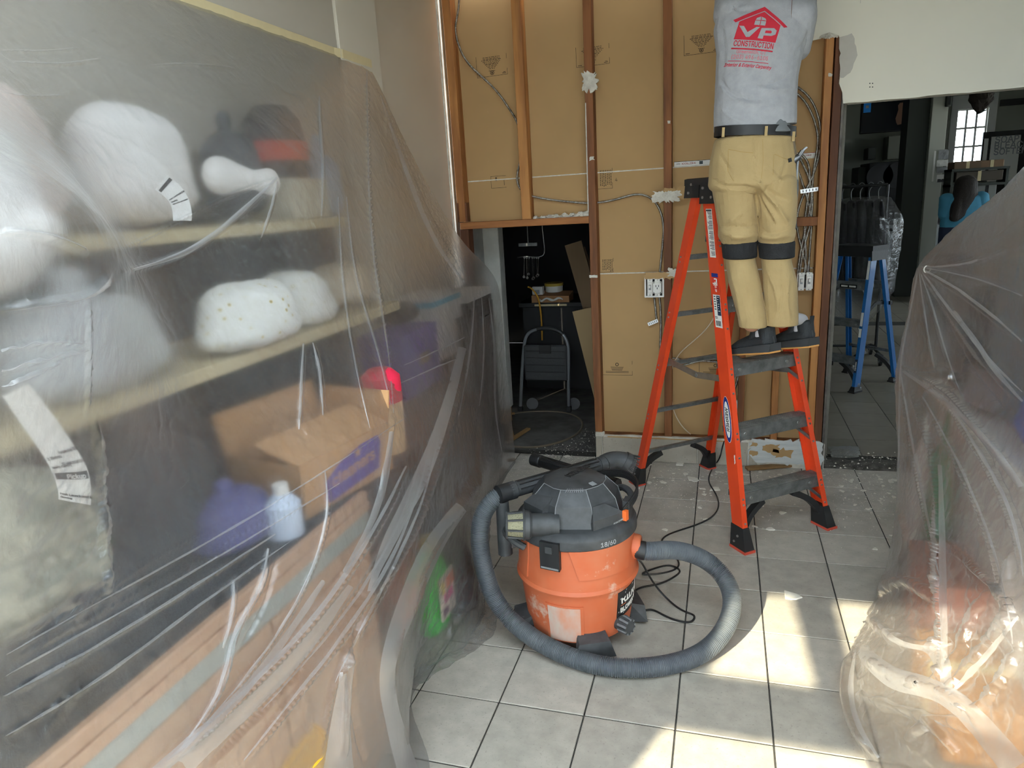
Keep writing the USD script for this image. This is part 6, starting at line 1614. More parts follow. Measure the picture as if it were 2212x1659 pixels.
SL.folds([
    # tension lines along the counter
    ([(0, 1420), (250, 1280), (520, 1130), (720, 1005), (900, 890)], 3, .004), ([(0, 1440), (260, 1300), (530, 1148), (730, 1020)], 2.5, .003), ([(0, 1465), (300, 1300), (560, 1150), (740, 1040)], 3, .0045), ([(0, 1508), (200, 1400), (420, 1265), (600, 1150)], 4, .006),
    ([(0, 1595), (200, 1475), (400, 1330), (640, 1160)], 3, .005), ([(0, 1388), (150, 1325), (330, 1210), (520, 1110)], 2.5, .003),
    ([(870, 790), (960, 750), (1010, 725)], 2, .003), ([(860, 830), (950, 790), (1000, 770)], 2, .003), ([(860, 870), (960, 830), (990, 815)], 2, .003),
    # folds that sweep down to the lower left
    ([(880, 1000), (820, 1120), (680, 1330), (500, 1520), (350, 1659)], 9, .016), ([(905, 1000), (860, 1130), (740, 1330), (560, 1540), (440, 1659)], 7, -.010), ([(930, 960), (880, 1130), (770, 1330), (640, 1500), (520, 1659)], 8, .013),
    ([(950, 930), (905, 1100), (800, 1320), (720, 1480), (690, 1659)], 7, .010), ([(700, 1010), (705, 1120), (640, 1300), (540, 1450), (380, 1640)], 5, .008), ([(580, 1180), (560, 1270), (510, 1360), (480, 1470), (390, 1620)], 5, .010), ([(600, 1200), (575, 1300), (520, 1400)], 4, -.006),
    ([(505, 1250), (500, 1330), (480, 1400)], 5, .006), ([(850, 900), (830, 1000), (820, 1100)], 5, .007),
    # hanging folds in the middle
    ([(690, 205), (692, 280), (697, 345), (695, 480)], 3, .005), ([(792, 140), (795, 330), (808, 560), (838, 760), (850, 900)], 4, .008), ([(730, 420), (742, 620), (770, 800), (800, 930)], 3, .005), ([(748, 420), (770, 600), (810, 740), (845, 880)], 3, .005),
    ([(800, 150), (850, 290), (900, 420), (955, 530), (1008, 612)], 9, .010), ([(798, 150), (870, 330), (940, 480), (1000, 600)], 4, -.006), ([(655, 740), (650, 850), (645, 930)], 4, .005), ([(675, 740), (690, 800), (697, 900)], 4, .005),
    # pull from the bag corners
    ([(600, 382), (540, 440), (470, 500), (400, 545), (260, 590)], 6, .010), ([(598, 390), (585, 450), (560, 520)], 3, .005), ([(600, 385), (500, 420), (380, 480), (255, 545)], 4, .006), ([(240, 585), (180, 635), (100, 650), (0, 668)], 6, .012), ([(0, 500), (90, 510), (150, 530), (192, 550)], 6, .008),
    ([(0, 758), (90, 740), (190, 742)], 3, .004), ([(0, 800), (100, 775), (190, 755)], 3, .005), ([(0, 835), (90, 800), (130, 780)], 2.5, .004), ([(190, 640), (192, 760), (188, 900)], 3, .005), ([(205, 900), (212, 1010), (220, 1180), (235, 1290)], 6, .010), ([(0, 110), (100, 112), (180, 104)], 2.5, .003), ([(20, 135), (130, 140), (225, 128)], 3, .004), ([(310, 145), (400, 140), (520, 150)], 2.5, .003), ([(0, 202), (70, 210), (150, 206)], 2, .003),
    # right-hand end and the swag to the floor
    ([(1005, 720), (985, 850), (930, 1020), (850, 1200), (790, 1290)], 12, .014), ([(1025, 640), (1015, 760), (990, 900)], 4, .006), ([(1040, 640), (1045, 760), (1035, 880)], 3, .005), ([(1055, 640), (1068, 760), (1070, 880), (1085, 980)], 4, .007),
    ([(1060, 980), (1000, 1080), (930, 1180), (880, 1320), (840, 1430), (850, 1560)], 13, .020), ([(980, 1120), (900, 1260), (850, 1420)], 6, -.010), ([(1040, 900), (1030, 1000), (1020, 1100)], 4, .007), ([(1000, 1150), (1010, 1280), (960, 1380), (900, 1440)], 6, .010), ([(750, 1400), (740, 1500), (735, 1659)], 10, .018), ([(790, 1300), (760, 1420), (770, 1560), (790, 1659)], 6, -.010)])
SL.crumple([(0, 1010), (230, 1010), (250, 1300), (0, 1400)], .018, (14, 14, 18), 21)
SL.crumple([(820, 250), (870, 250), (1010, 600), (980, 620)], .012, (30, 30, 30), 22)
SL.crumple([(900, 700), (1090, 700), (1080, 1330), (880, 1420)], .010, (12, 12, 8), 23)
SL.crumple([(930, 1250), (1090, 1200), (1080, 1400), (880, 1500)], .022, (16, 16, 16), 24)
SL.crumple([(660, 760), (800, 760), (1000, 1000), (700, 1140), (560, 1000)], .006, (22, 22, 14), 25)
shl = thing('dust_sheet', 'long translucent plastic dust sheet taped along the left wall over the shelves', 'dust sheet')
obj('film', SL.mesh(), M_film, shl, smooth=True)
for pts, w in (([(1000, 745), (965, 880), (905, 1040), (840, 1170), (795, 1285)], (8, 12, 17, 16, 5)), ([(760, 1260), (640, 1420), (520, 1540), (390, 1659)], (6, 16, 16, 20)), ([(700, 1250), (600, 1400), (480, 1540), (330, 1672)], (5, 9, 10, 14)), ([(1000, 1090), (935, 1180), (870, 1330), (835, 1450), (850, 1560), (885, 1680)], (14, 22, 22, 16, 18, 24)), ([(742, 1450), (735, 1550), (730, 1672)], (6, 20, 34)), ([(845, 930), (835, 1010), (800, 1130), (740, 1240)], (4, 8, 7, 4))):
    obj('folded_band', SL.ribbon(pts, w), M_film2, shl, smooth=True, label='milky doubled fold of the sheet')
for pts, w in (([(0, 1420), (250, 1280), (520, 1130), (720, 1005), (880, 900)], 1.6), ([(0, 1465), (300, 1300), (560, 1150), (740, 1040)], 1.5), ([(0, 1508), (200, 1400), (420, 1265), (600, 1150)], 2.2), ([(0, 1595), (200, 1475), (400, 1330), (640, 1160)], 2.0), ([(690, 205), (692, 280), (697, 345), (694, 470)], 2.6), ([(792, 145), (795, 330), (808, 560), (838, 760), (850, 900)], 2.2), ([(730, 420), (742, 620), (770, 800), (800, 930)], 1.8), ([(748, 420), (770, 600), (810, 740), (845, 880)], 2.2), ([(655, 740), (650, 850), (645, 930)], 3.0), ([(675, 740), (690, 800), (697, 900)], 2.6), ([(600, 382), (540, 440), (470, 500), (400, 545), (260, 590)], 5), ([(598, 390), (585, 450), (562, 516)], 2.0), ([(0, 758), (90, 740), (190, 742)], 1.5), ([(0, 800), (100, 775), (190, 755)], 1.6), ([(0, 835), (90, 800), (130, 780)], 1.4), ([(880, 1000), (820, 1120), (680, 1330), (500, 1520), (350, 1650)], 5), ([(905, 1000), (860, 1130), (740, 1330), (560, 1540)], 3), ([(930, 960), (880, 1130), (770, 1330), (640, 1500), (520, 1650)], 4), ([(950, 930), (905, 1100), (800, 1320), (720, 1480)], 3), ([(700, 1010), (705, 1120), (640, 1300), (540, 1450), (380, 1640)], 3), ([(580, 1180), (560, 1270), (510, 1360), (480, 1470), (390, 1620)], 4), ([(505, 1250), (500, 1330), (480, 1400)], 4), ([(870, 790), (960, 750), (1005, 728)], 1.3), ([(860, 830), (950, 790), (1000, 770)], 1.3), ([(1025, 640), (1015, 760), (990, 900)], 2), ([(1040, 640), (1045, 760), (1035, 880)], 1.6), ([(1055, 640), (1068, 760), (1070, 880), (1085, 980)], 2.2), ([(820, 200), (900, 430), (955, 545), (1005, 612)], 5)):
    obj('pleat', SL.ribbon(pts, (w * .4, w, w, w * .4), .003), M_film2, shl, smooth=True)
# masking tape that holds its top edge
a, b = np.array([XL + .012, 0.1, 2.40]), np.array([XL + .012, 3.385, 2.40])
ty_ = np.linspace(.1, 3.385, 60); tz = 2.405 + .004 * (noise(np.stack([ty_ * 3, ty_ * 0, ty_ * 0], -1), 4) - .5)
xx = np.where(ty_ > 3.09, XL + .0245, XL + .0125)
v = np.concatenate([np.stack([xx, ty_, tz + d], -1) for d in (-.019, .019)]); n_ = len(ty_)
obj('masking_tape', tm(np.concatenate([v, v - [.002, 0, 0]]), np.vstack([[(i, i + 1, n_ + i + 1), (i, n_ + i + 1, n_ + i)] for i in range(n_ - 1)]).reshape(-1, 3)), M_tape, shl, smooth=False, label='cream masking tape strip')

Bc = [[(1.10, 3.38, 1.34), (.80, 3.36, 1.345), (.765, 3.36, 1.12), (.745, 3.38, .90), (.77, 3.38, .62), (.79, 3.36, .32), (.80, 3.32, .03), (.80, 3.25, .008)],
      [(1.15, 3.0, 1.50), (.80, 3.05, 1.47), (.80, 3.05, 1.15), (.79, 3.05, .885), (.76, 3.02, .6), (.72, 3.0, .30), (.68, 2.98, .04), (.65, 2.95, .010)],
      [(1.25, 2.6, 1.70), (.84, 2.6, 1.64), (.85, 2.6, 1.2), (.80, 2.6, .885), (.74, 2.6, .6), (.66, 2.6, .32), (.58, 2.6, .10), (.50, 2.58, .012)],
      [(1.30, 2.2, 1.86), (.85, 2.2, 1.80), (.87, 2.2, 1.25), (.80, 2.2, .885), (.73, 2.2, .6), (.64, 2.22, .36), (.50, 2.25, .16), (.425, 2.25, .012)],
      [(1.30, 1.75, 1.95), (.87, 1.75, 1.88), (.87, 1.75, 1.3), (.80, 1.75, .885), (.74, 1.78, .6), (.66, 1.85, .34), (.52, 1.9, .15), (.44, 1.92, .012)],
      [(1.30, 1.2, 1.95), (.88, 1.2, 1.9), (.88, 1.2, 1.3), (.80, 1.2, .885), (.75, 1.25, .55), (.68, 1.35, .28), (.60, 1.45, .08), (.50, 1.5, .010)],
      [(1.30, .6, 1.95), (.9, .6, 1.9), (.88, .6, 1.3), (.80, .6, .885), (.76, .6, .5), (.72, .7, .22), (.68, .8, .05), (.62, .9, .010)]]
SR = Sheet(Bc, 460, 460, 12, 0.010, (5, 4, 3), 0.004)
fan = [(1985, 577)]
SR.folds([([(1985, 577), (2080, 570), (2212, 530)], 5, .008), ([(1985, 577), (2100, 600), (2212, 640)], 5, -.006), ([(1985, 577), (2090, 640), (2212, 740)], 6, .010), ([(1985, 577), (2060, 680), (2140, 780), (2212, 850)], 6, .012), ([(1985, 577), (2040, 690), (2100, 800), (2180, 900)], 5, -.008), ([(1985, 577), (2020, 680), (2050, 780), (2080, 860)], 5, .009), ([(1985, 577), (2000, 690), (2020, 800)], 4, .006), ([(1985, 577), (2110, 540), (2212, 470)], 5, .006), ([(1985, 577), (2070, 500), (2212, 390)], 5, -.005),
          ([(2060, 670), (2110, 740), (2150, 800), (2212, 870)], 8, .014), ([(1945, 790), (1990, 810), (2040, 840), (2120, 930), (2212, 1050)], 5, .012), ([(1945, 790), (1980, 800), (2010, 800), (2060, 790)], 4, .008), ([(2002, 880), (2000, 850), (2030, 838), (2070, 850), (2080, 870)], 4, .008),
          ([(1945, 800), (1970, 950), (2000, 1100), (2030, 1250)], 5, .010), ([(1960, 820), (2010, 960), (2032, 1120), (2036, 1350)], 6, .014), ([(1990, 850), (2070, 1000), (2150, 1200), (2190, 1400)], 6, .010), ([(2040, 860), (2130, 1000), (2190, 1130), (2212, 1250)], 6, .012), ([(2100, 930), (2180, 1080), (2212, 1180)], 5, -.008),
          ([(2034, 1080), (2036, 1250), (2038, 1400), (2046, 1500)], 4, .016), ([(1940, 1100), (1960, 1180), (1900, 1280)], 6, .012), ([(1900, 1290), (1960, 1260), (2030, 1300)], 8, .018), ([(1885, 1330), (1930, 1380), (2000, 1400), (2060, 1390)], 8, .020), ([(1870, 1420), (1920, 1460), (2000, 1490), (2080, 1520), (2150, 1600)], 9, .026), ([(1850, 1500), (1930, 1530), (2010, 1560), (2080, 1640)], 7, .016), ([(1990, 1490), (2060, 1440), (2100, 1360), (2140, 1280)], 7, .015), ([(2050, 1500), (2110, 1440), (2200, 1330)], 8, .020), ([(2090, 1560), (2150, 1500), (2212, 1400)], 7, .016),
          ([(1850, 1400), (1835, 1480), (1850, 1560), (1900, 1640)], 9, .022), ([(1960, 1600), (2040, 1560), (2110, 1580)], 6, .012), ([(2190, 1180), (2185, 1300), (2212, 1420)], 8, .016)])
for k in range(6): SR.folds([([(1995 + 22 * k, 1145 + 18 * k), (2080 + 20 * k, 1195 + 22 * k), (2175 + 8 * k, 1290 + 20 * k)], 2.2, .004)])
SR.crumple([(1830, 1230), (2212, 1280), (2212, 1659), (1860, 1659)], .030, (11, 11, 11), 31)
SR.crumple([(1930, 800), (2212, 1000), (2212, 1300), (1900, 1300)], .010, (12, 12, 7), 32)
SR.crumple([(1985, 580), (2212, 560), (2212, 1000), (1950, 780)], .006, (16, 16, 10), 33)
shr = thing('dust_sheet', 'translucent plastic dust sheet draped over the counter on the right, bunched on the floor', 'dust sheet')
obj('film', SR.mesh(), M_film, shr, smooth=True)
for pts, w in (([(2032, 1000), (2036, 1150), (2038, 1300), (2042, 1470)], (4, 8, 10, 8)), ([(1860, 1400), (1930, 1465), (2030, 1495), (2130, 1580), (2200, 1665)], (14, 24, 22, 26, 30)), ([(2000, 1390), (2030, 1420), (2050, 1500)], (14, 18, 8)), ([(1950, 800), (2020, 850), (2110, 930), (2212, 1060)], (3, 5, 7, 8))):
    obj('folded_band', SR.ribbon(pts, w, 0.01), M_film2, shr, smooth=True, label='milky doubled fold of the sheet')
rgp = SR.near(2005, 583, -.004)
obj('eyelet', tube([rgp + RT * .012 * math.cos(a) + up * .014 * math.sin(a) for a in np.linspace(0, 2 * math.pi, 17)[:-1]], .0022, 6, closed=True), M_lab, shr)
for pts, w in (([(1985, 577), (2080, 570), (2212, 530)], 2.2), ([(1985, 577), (2100, 600), (2212, 640)], 1.8), ([(1985, 577), (2090, 640), (2212, 740)], 3), ([(1985, 577), (2060, 680), (2140, 780), (2212, 850)], 3.5), ([(1985, 577), (2020, 680), (2050, 780), (2080, 860)], 2), ([(1985, 577), (2000, 690), (2020, 800)], 1.6), ([(2060, 670), (2110, 740), (2150, 800), (2212, 870)], 6), ([(1945, 800), (1970, 950), (2000, 1100), (2030, 1250)], 3), ([(1990, 850), (2070, 1000), (2150, 1200), (2190, 1400)], 3), ([(2040, 860), (2130, 1000), (2190, 1130), (2212, 1250)], 4), ([(1985, 577), (1965, 680), (1947, 780), (1943, 900), (1941, 1050)], 2.2), ([(2050, 1500), (2110, 1440), (2200, 1330)], 7), ([(1885, 1330), (1930, 1380), (2000, 1400), (2060, 1390)], 6), ([(1850, 1400), (1838, 1480), (1852, 1560), (1900, 1640)], 6)):
    obj('pleat', SR.ribbon(pts, (w * .4, w, w, w * .4), .004), M_film2, shr, smooth=True)
# a thin scrap of the same film on the laundry tiles
sx, sy_ = np.meshgrid(np.linspace(0, 1, 30), np.linspace(0, 1, 20), indexing='ij')
q = [at_z(.01, *p) for p in ((1793, 990), (1858, 985), (1793, 963), (1852, 962))]
Q_ = (q[0] * ((1 - sx) * (1 - sy_))[..., None] + q[1] * (sx * (1 - sy_))[..., None] + q[2] * ((1 - sx) * sy_)[..., None] + q[3] * (sx * sy_)[..., None])
Q_[..., 2] = .004 + .03 * fbm(np.stack([sx * 6, sy_ * 4, sx * 0], -1), 4, 3) * np.sin(np.pi * sx) ** .5 * np.sin(np.pi * sy_) ** .5
Q_[..., 0] += .04 * (fbm(np.stack([sx * 3, sy_ * 7, sx * 0 + 5], -1), 3, 8) - .5)
obj('film_scrap', tm(Q_.reshape(-1, 3), grid_faces(30, 20)), M_film2, None, smooth=True, label='crumpled scrap of translucent film on the tiles beyond the broken sill', cat='plastic scrap')
# ================================================================ WHAT STANDS UNDER THE LEFT SHEET
M_cnt = mat('counter_beige', srgb(192, 152, 122), .5, var=.15, vscale=4)
M_cntg = mat('counter_grey', srgb(160, 164, 158), .5)
M_drk = mat('recess_dark', srgb(36, 42, 50), .8)
M_shelf = mat('shelf_beige', srgb(206, 190, 152), .6)
M_wbag = mat('bag_white', srgb(232, 228, 222), .6, bump=.2, bscale=20)
M_pbag = mat('bag_blush', srgb(222, 202, 190), .6, bump=.2, bscale=20)
ct = thing('counter', 'beige laundry counter with grey edge strip under the left dust sheet', 'counter')
obj('worktop', bx([-1.69, .25, .872], [-1.03, 1.72, .904], .004), M_drk, ct, smooth=False)
obj('front_edge', bx([-1.03, .25, .872], [-1.008, 1.72, .905], .004), M_cnt, ct, smooth=False)
obj('top_edge', bx([-1.03, .25, .845], [-1.004, 1.72, .872], .002), M_cnt, ct, smooth=False)
obj('grey_strip', bx([-1.03, .25, .79], [-1.010, 1.72, .845], .002), M_cntg, ct, smooth=False)
obj('carcass', bx([-1.69, .25, .0], [-1.03, 1.72, .872]), M_cnt, ct, smooth=False)
for y0, y1 in ((.28, .74), (.75, 1.22), (1.23, 1.70)):
    d_ = obj('cabinet_door', bx([-1.03, y0, .10], [-1.012, y1, .785], .003), M_cnt, ct, smooth=False)
    obj('door_frame', prism(sbox(y0 + .05, .15, y1 - .05, .735).difference(sbox(y0 + .075, .175, y1 - .075, .71)), -1.013, -1.006, axis=0), M_cnt, d_, smooth=False)
sf = thing('shelf_unit', 'tall dark shelf unit with pale shelf edges along the left wall', 'shelf')
obj('back_panel', bx([-1.69, .25, .91], [-1.67, 2.45, 1.72]), M_drk, sf, smooth=False)
for z, xf, ye in ((1.325, -1.28, 2.62), (1.675, -1.42, 2.5)):
    obj('shelf', bx([-1.67, .25, z - .018], [xf, ye, z + .018], .003), M_shelf, sf, smooth=False)
for y in (.25, 2.44): obj('end_panel', bx([-1.67, y, .91], [-1.45, y + .02, 1.72], .003), M_drk, sf, smooth=False)


def bag(name, c, r, m, label, cat='laundry bag', seed=0, tie=None, amp=.02, neck=True, group=None):
    """A slumped soft bag with a gathered neck."""
    c = np.asarray(c, float); r = np.asarray(r, float)
    ln = [[(c - [0, 0, r[2] * .45], (r[0], r[1], r[2] * .5)), (c + [0, 0, r[2] * .25], (r[0] * .88, r[1] * .88, r[2] * .6))]]
    t = thing(name, label, cat, group=group)
    g = chain(ln, (1, 0, 0), (0, 1, 0), .02, 4)
    obj('sack', ruffle(ruffle(g, amp, (7, 7, 4), seed), amp * .4, (20, 20, 8), seed + 3), m, t, smooth=True)
    if not neck: return t
    tp = c + np.asarray(tie if tie is not None else (0, 0, r[2] * .95))
    nk = chain([[(c + (tp - c) * .7, tuple(r * .30)), (tp, tuple(r * .14)), (tp + (tp - c) * .15, tuple(r * .22))]], (1, 0, 0), (0, 1, 0), .015, 3)
    obj('gathered_neck', ruffle(nk, .008, (30, 30, 6), seed), m, t, smooth=True)
    return t


bag('laundry_bag', (-1.30, .82, 1.78), (.19, .27, .20), M_wbag, 'big white laundry bag bulging the sheet at the left edge', seed=1, tie=(.12, .12, -.06))
bag('laundry_bag', (-1.55, .66, 1.98), (.12, .26, .14), M_pbag, 'blush white bag lying above the big white laundry bag', seed=2)
bag('laundry_bag', (-1.52, 1.18, 1.88), (.12, .17, .18), M_pbag, 'peach bag between the blush bag and the tall white bag', seed=3)
bag('laundry_bag', (-1.53, 1.60, 1.87), (.12, .20, .18), M_wbag, 'tall white bag whose tied corner pokes out beside the shelf', seed=4, tie=(.165, .29, -.05))
t = thing('hamper', 'round black hamper with a broad red band under the sheet', 'hamper')
cx_, cy_, cz_ = -1.575, 2.33, 1.80
obj('body', lathe([(0, 0), (.105, 0), (.115, .14), (.10, .24), (.06, .29), (0, .30)], 32, (cx_, cy_, cz_)), M_black, t); obj('red_band', lathe([(.110, .10), (.117, .102), (.118, .165), (.110, .167)], 32, (cx_, cy_, cz_)), mat('band_red', srgb(206, 74, 52), .6), t)
thingbox('storage_box', (-1.66, 2.20, 1.694), (-1.45, 2.45, 1.836), mat('box_cream', srgb(214, 206, 184), .7), 'cream box under the red banded hamper', 'box')
bag('laundry_bag', (-1.57, 2.60, 1.82), (.09, .10, .15), mat('bag_bluegrey', srgb(170, 188, 206), .6), 'pale blue grey bag right of the red banded hamper', seed=6)
bag('laundry_bag', (-1.54, 2.02, 1.85), (.11, .10, .15), mat('bag_charcoal', srgb(70, 72, 74), .7), 'charcoal bag between the white bag and the hamper', seed=16)
M_flor = usdkit.material(stage, LK + 'floral', {'tc': ('texture_coordinate', {}), 'v': ('voronoi_texture', {'scale': 34.0}), 'n': ('noise_texture', {'scale': 60.0, 'detail': 3.0}), 'r': ('rgb_ramp', {'ramp': [(0.0, srgb(196, 120, 120)), (.22, srgb(140, 128, 70)), (.34, srgb(222, 200, 140)), (.46, srgb(236, 236, 226)), (1.0, srgb(240, 240, 234))]}), 'a': ('math', {'math_type': 'multiply_add', 'value2': .45}), 'p': ('principled_bsdf', {'roughness': .8})},
                        [('tc.object', 'v.vector'), ('tc.object', 'n.vector'), ('n.fac', 'a.value1'), ('v.distance', 'a.value3'), ('a.value', 'r.fac'), ('r.color', 'p.base_color')], surface='p.BSDF')
bag('floral_bag', (-1.325, 1.72, 1.445), (.115, .20, .11), M_flor, 'larger floral print laundry bag on the lower shelf', seed=7, neck=False)
bag('floral_bag', (-1.40, 2.08, 1.44), (.12, .14, .11), M_flor, 'smaller floral print laundry bag right of the larger one', seed=8, neck=False)
bag('laundry_bag', (-1.42, 2.42, 1.45), (.11, .14, .10), mat('bag_sand', srgb(206, 190, 166), .7), 'sand coloured bag at the right end of the lower shelf', seed=9, neck=False)
bag('laundry_bag', (-1.40, 1.22, 1.46), (.12, .22, .13), mat('bag_grey', srgb(196, 198, 198), .6), 'light grey bag at the left of the floral bags', seed=10)
bag('laundry_bag', (-1.38, .62, 1.44), (.13, .26, .10), mat('bag_teal', srgb(150, 168, 170), .6), 'pale teal bag below the big white laundry bag', seed=11)
bag('laundry_bag', (-1.20, .48, 1.26), (.13, .14, .16), mat('bag_rose', srgb(176, 110, 112), .7), 'dusty red bag low at the left edge behind the sheet', seed=12)
bag('laundry_bag', (-1.17, .76, 1.21), (.15, .20, .14), mat('bag_stone', srgb(140, 138, 124), .8, bump=.4, bscale=14), 'stone grey crumpled bag under the paper slip with the black bar', seed=13, amp=.03)
bag('laundry_bag', (-1.40, 1.22, 1.06), (.20, .30, .18), mat('bag_slate', srgb(48, 52, 58), .85), 'slate coloured bag at the back of the counter', seed=14, neck=False)
bag('laundry_bag', (-1.46, 1.66, 1.02), (.12, .14, .13), mat('bag_navy', srgb(40, 48, 70), .8), 'navy bag behind the cardboard carton', seed=15)
thingbox('crate', (-1.45, .30, .906), (-1.13, 1.00, 1.085), mat('crate_dark', srgb(40, 48, 58), .7), 'dark crate under the stone grey bag on the counter', 'crate')
t = thing('bottle', 'green bottle on the counter behind the paper slip', 'bottle'); obj('body', lathe([(0, .905), (.05, .905), (.052, 1.06), (.022, 1.10), (.02, 1.13), (0, 1.13)], 24, (-1.30, 1.06, 0)), mat('bottle_green', srgb(92, 150, 76), .4), t); obj('cap', lathe([(0, 1.13), (.024, 1.13), (.022, 1.16), (0, 1.16)], 20, (-1.30, 1.06, 0)), M_wbag, t)
t = thing('bottle', 'small pale blue bottle left of the cardboard carton', 'bottle'); obj('body', lathe([(0, .905), (.045, .905), (.046, .99), (.02, 1.02), (0, 1.02)], 24, (-1.085, 1.425, 0)), mat('bottle_blue', srgb(206, 218, 236), .4), t); obj('cap', lathe([(0, 1.02), (.021, 1.02), (.02, 1.045), (0, 1.045)], 20, (-1.085, 1.425, 0)), M_wbag, t)
bag('laundry_bag', (-1.20, 1.36, .975), (.10, .12, .08), mat('bag_indigo', srgb(92, 90, 140), .7), 'indigo folded bag left of the pale blue bottle', seed=18)
# open cardboard carton with a purple emblem
M_crd = mat('carton_card', srgb(196, 150, 104), .85, var=.15, vscale=8)
bxn = thing('carton', 'open cardboard carton printed with a purple cleaners emblem', 'carton', (-1.075, 1.50, .906), -10.0)
BD, BW, BH = .27, .40, .155          # depth, width, height; the printed face looks along +x
for lo, hi in (((-.005, 0, 0), (0, BW, BH)), ((-BD, 0, 0), (-BD + .005, BW, BH)), ((-BD, 0, 0), (0, .005, BH)), ((-BD, BW - .005, 0), (0, BW, BH)), ((-BD, 0, 0), (0, BW, .005))): obj('panel', bx(lo, hi), M_crd, bxn, smooth=False)
def flap(p, q, d):
    p, q, d = map(np.asarray, (p, q, d)); n_ = np.cross(q - p, d); n_ = n_ / np.linalg.norm(n_) * .003
    obj('flap', hull([p + n_, q + n_, p + d + n_, q + d + n_, p - n_, q - n_, p + d - n_, q + d - n_]), M_crd, bxn, smooth=False)
flap((-.003, 0, BH), (-.003, BW, BH), (-.13, -.02, .055)); flap((-BD, 0, BH), (-BD, BW, BH), (-.03, 0, .12)); flap((-BD, BW, BH), (0, BW, BH), (0, .02, .10))
em = Polygon([(.09, .020), (.095, .078), (.16, .110), (.26, .132), (.34, .134), (.35, .11), (.33, .03), (.10, .010)])
lg_ = obj('emblem', prism(em, 0, .001, axis=0), mat('emblem_purple', srgb(92, 70, 150), .7), bxn, smooth=False, label='purple printed emblem')
q = text_mesh('cleaners', .034, .0006, bold=True); k_ = .20 / q.vertices[:, 0].max()
obj('lettering', tm(np.c_[.0012 + q.vertices[:, 2], .115 + q.vertices[:, 0] * k_, .048 + q.vertices[:, 1] + .10 * q.vertices[:, 0] * k_], q.faces), M_crd, lg_, smooth=False)
st5 = Polygon([(math.cos(math.pi / 2 + i * math.pi / 5) * (.016 if i % 2 == 0 else .007), math.sin(math.pi / 2 + i * math.pi / 5) * (.016 if i % 2 == 0 else .007)) for i in range(10)])
obj('emblem_star', prism(affinity.translate(st5, .24, .112), .001, .0018, axis=0), M_crd, lg_, smooth=False)
t = thing('canister', 'tan canister with red lid standing right of the cardboard carton', 'canister')
obj('body', lathe([(0, .906), (.062, .906), (.066, 1.085), (0, 1.085)], 28, (-1.10, 2.05, 0)), mat('canister_tan', srgb(224, 186, 142), .6), t); obj('lid', lathe([(0, 1.085), (.068, 1.085), (.066, 1.17), (.04, 1.195), (0, 1.20)], 28, (-1.10, 2.05, 0)), mat('canister_red', srgb(226, 40, 74), .5), t)
t = thing('stand', 'low brown stand carrying the tan canister and the purple box', 'stand')
obj('stand_top', hull([(x, y, z) for x, y in ((-1.66, 1.73), (-1.03, 1.73), (-1.06, 2.2), (-1.27, 3.0), (-1.36, 3.69), (-1.66, 3.69)) for z in (.87, .905)]), mat('stand_brown', srgb(92, 66, 56), .6, var=.5, vscale=10, stretch=(1, .1, 1)), t, smooth=False)
for y, xf in ((1.76, -1.10), (2.6, -1.24), (3.62, -1.40)): obj('leg_panel', bx([-1.62, y, 0], [xf, y + .03, .87]), LK + 'stand_brown', t, smooth=False)
for z in (.25, .56): obj('stand_shelf', hull([(x, y, q_) for x, y in ((-1.62, 1.79), (-1.12, 1.79), (-1.15, 2.2), (-1.30, 3.0), (-1.40, 3.62), (-1.62, 3.62)) for q_ in (z, z + .025)]), LK + 'stand_brown', t, smooth=False)
t = thing('purple_box', 'tall purple carton standing under the right end of the left sheet', 'box')
obj('body', bx([-1.50, 2.62, .906], [-1.285, 3.0, 1.19], .006), mat('box_purple', srgb(98, 80, 158), .6, var=.3, vscale=6, color2=srgb(120, 104, 170)), t, smooth=False); obj('yellow_mark', bx([-1.286, 2.78, 1.03], [-1.2835, 2.88, 1.08]), mat('mark_ochre', srgb(150, 130, 80), .6), t, smooth=False)
t = thing('black_pouch', 'black pouch on top of the purple carton', 'pouch'); g = chain([[((-1.46, 2.95, 1.235), (.10, .12, .045)), ((-1.48, 3.02, 1.23), (.08, .10, .05))]], (1, 0, 0), (0, 1, 0), .02, 4); obj('body', ruffle(g, .01, (9, 9, 9), 3), M_black, t, smooth=True)
t = thing('paper_box', 'white paper box with a sky blue stripe at the corner of the sheet', 'box')
obj('body', bx([-1.66, 3.26, 1.10], [-1.415, 3.66, 1.255], .004), M_wbag, t, smooth=False); obj('blue_stripe', bx([-1.662, 3.258, 1.210], [-1.413, 3.662, 1.238]), mat('stripe_blue', srgb(80, 190, 226), .5), t, smooth=False); obj('box_base', bx([-1.64, 3.28, .906], [-1.44, 3.64, 1.10]), M_wbag, t, smooth=False)
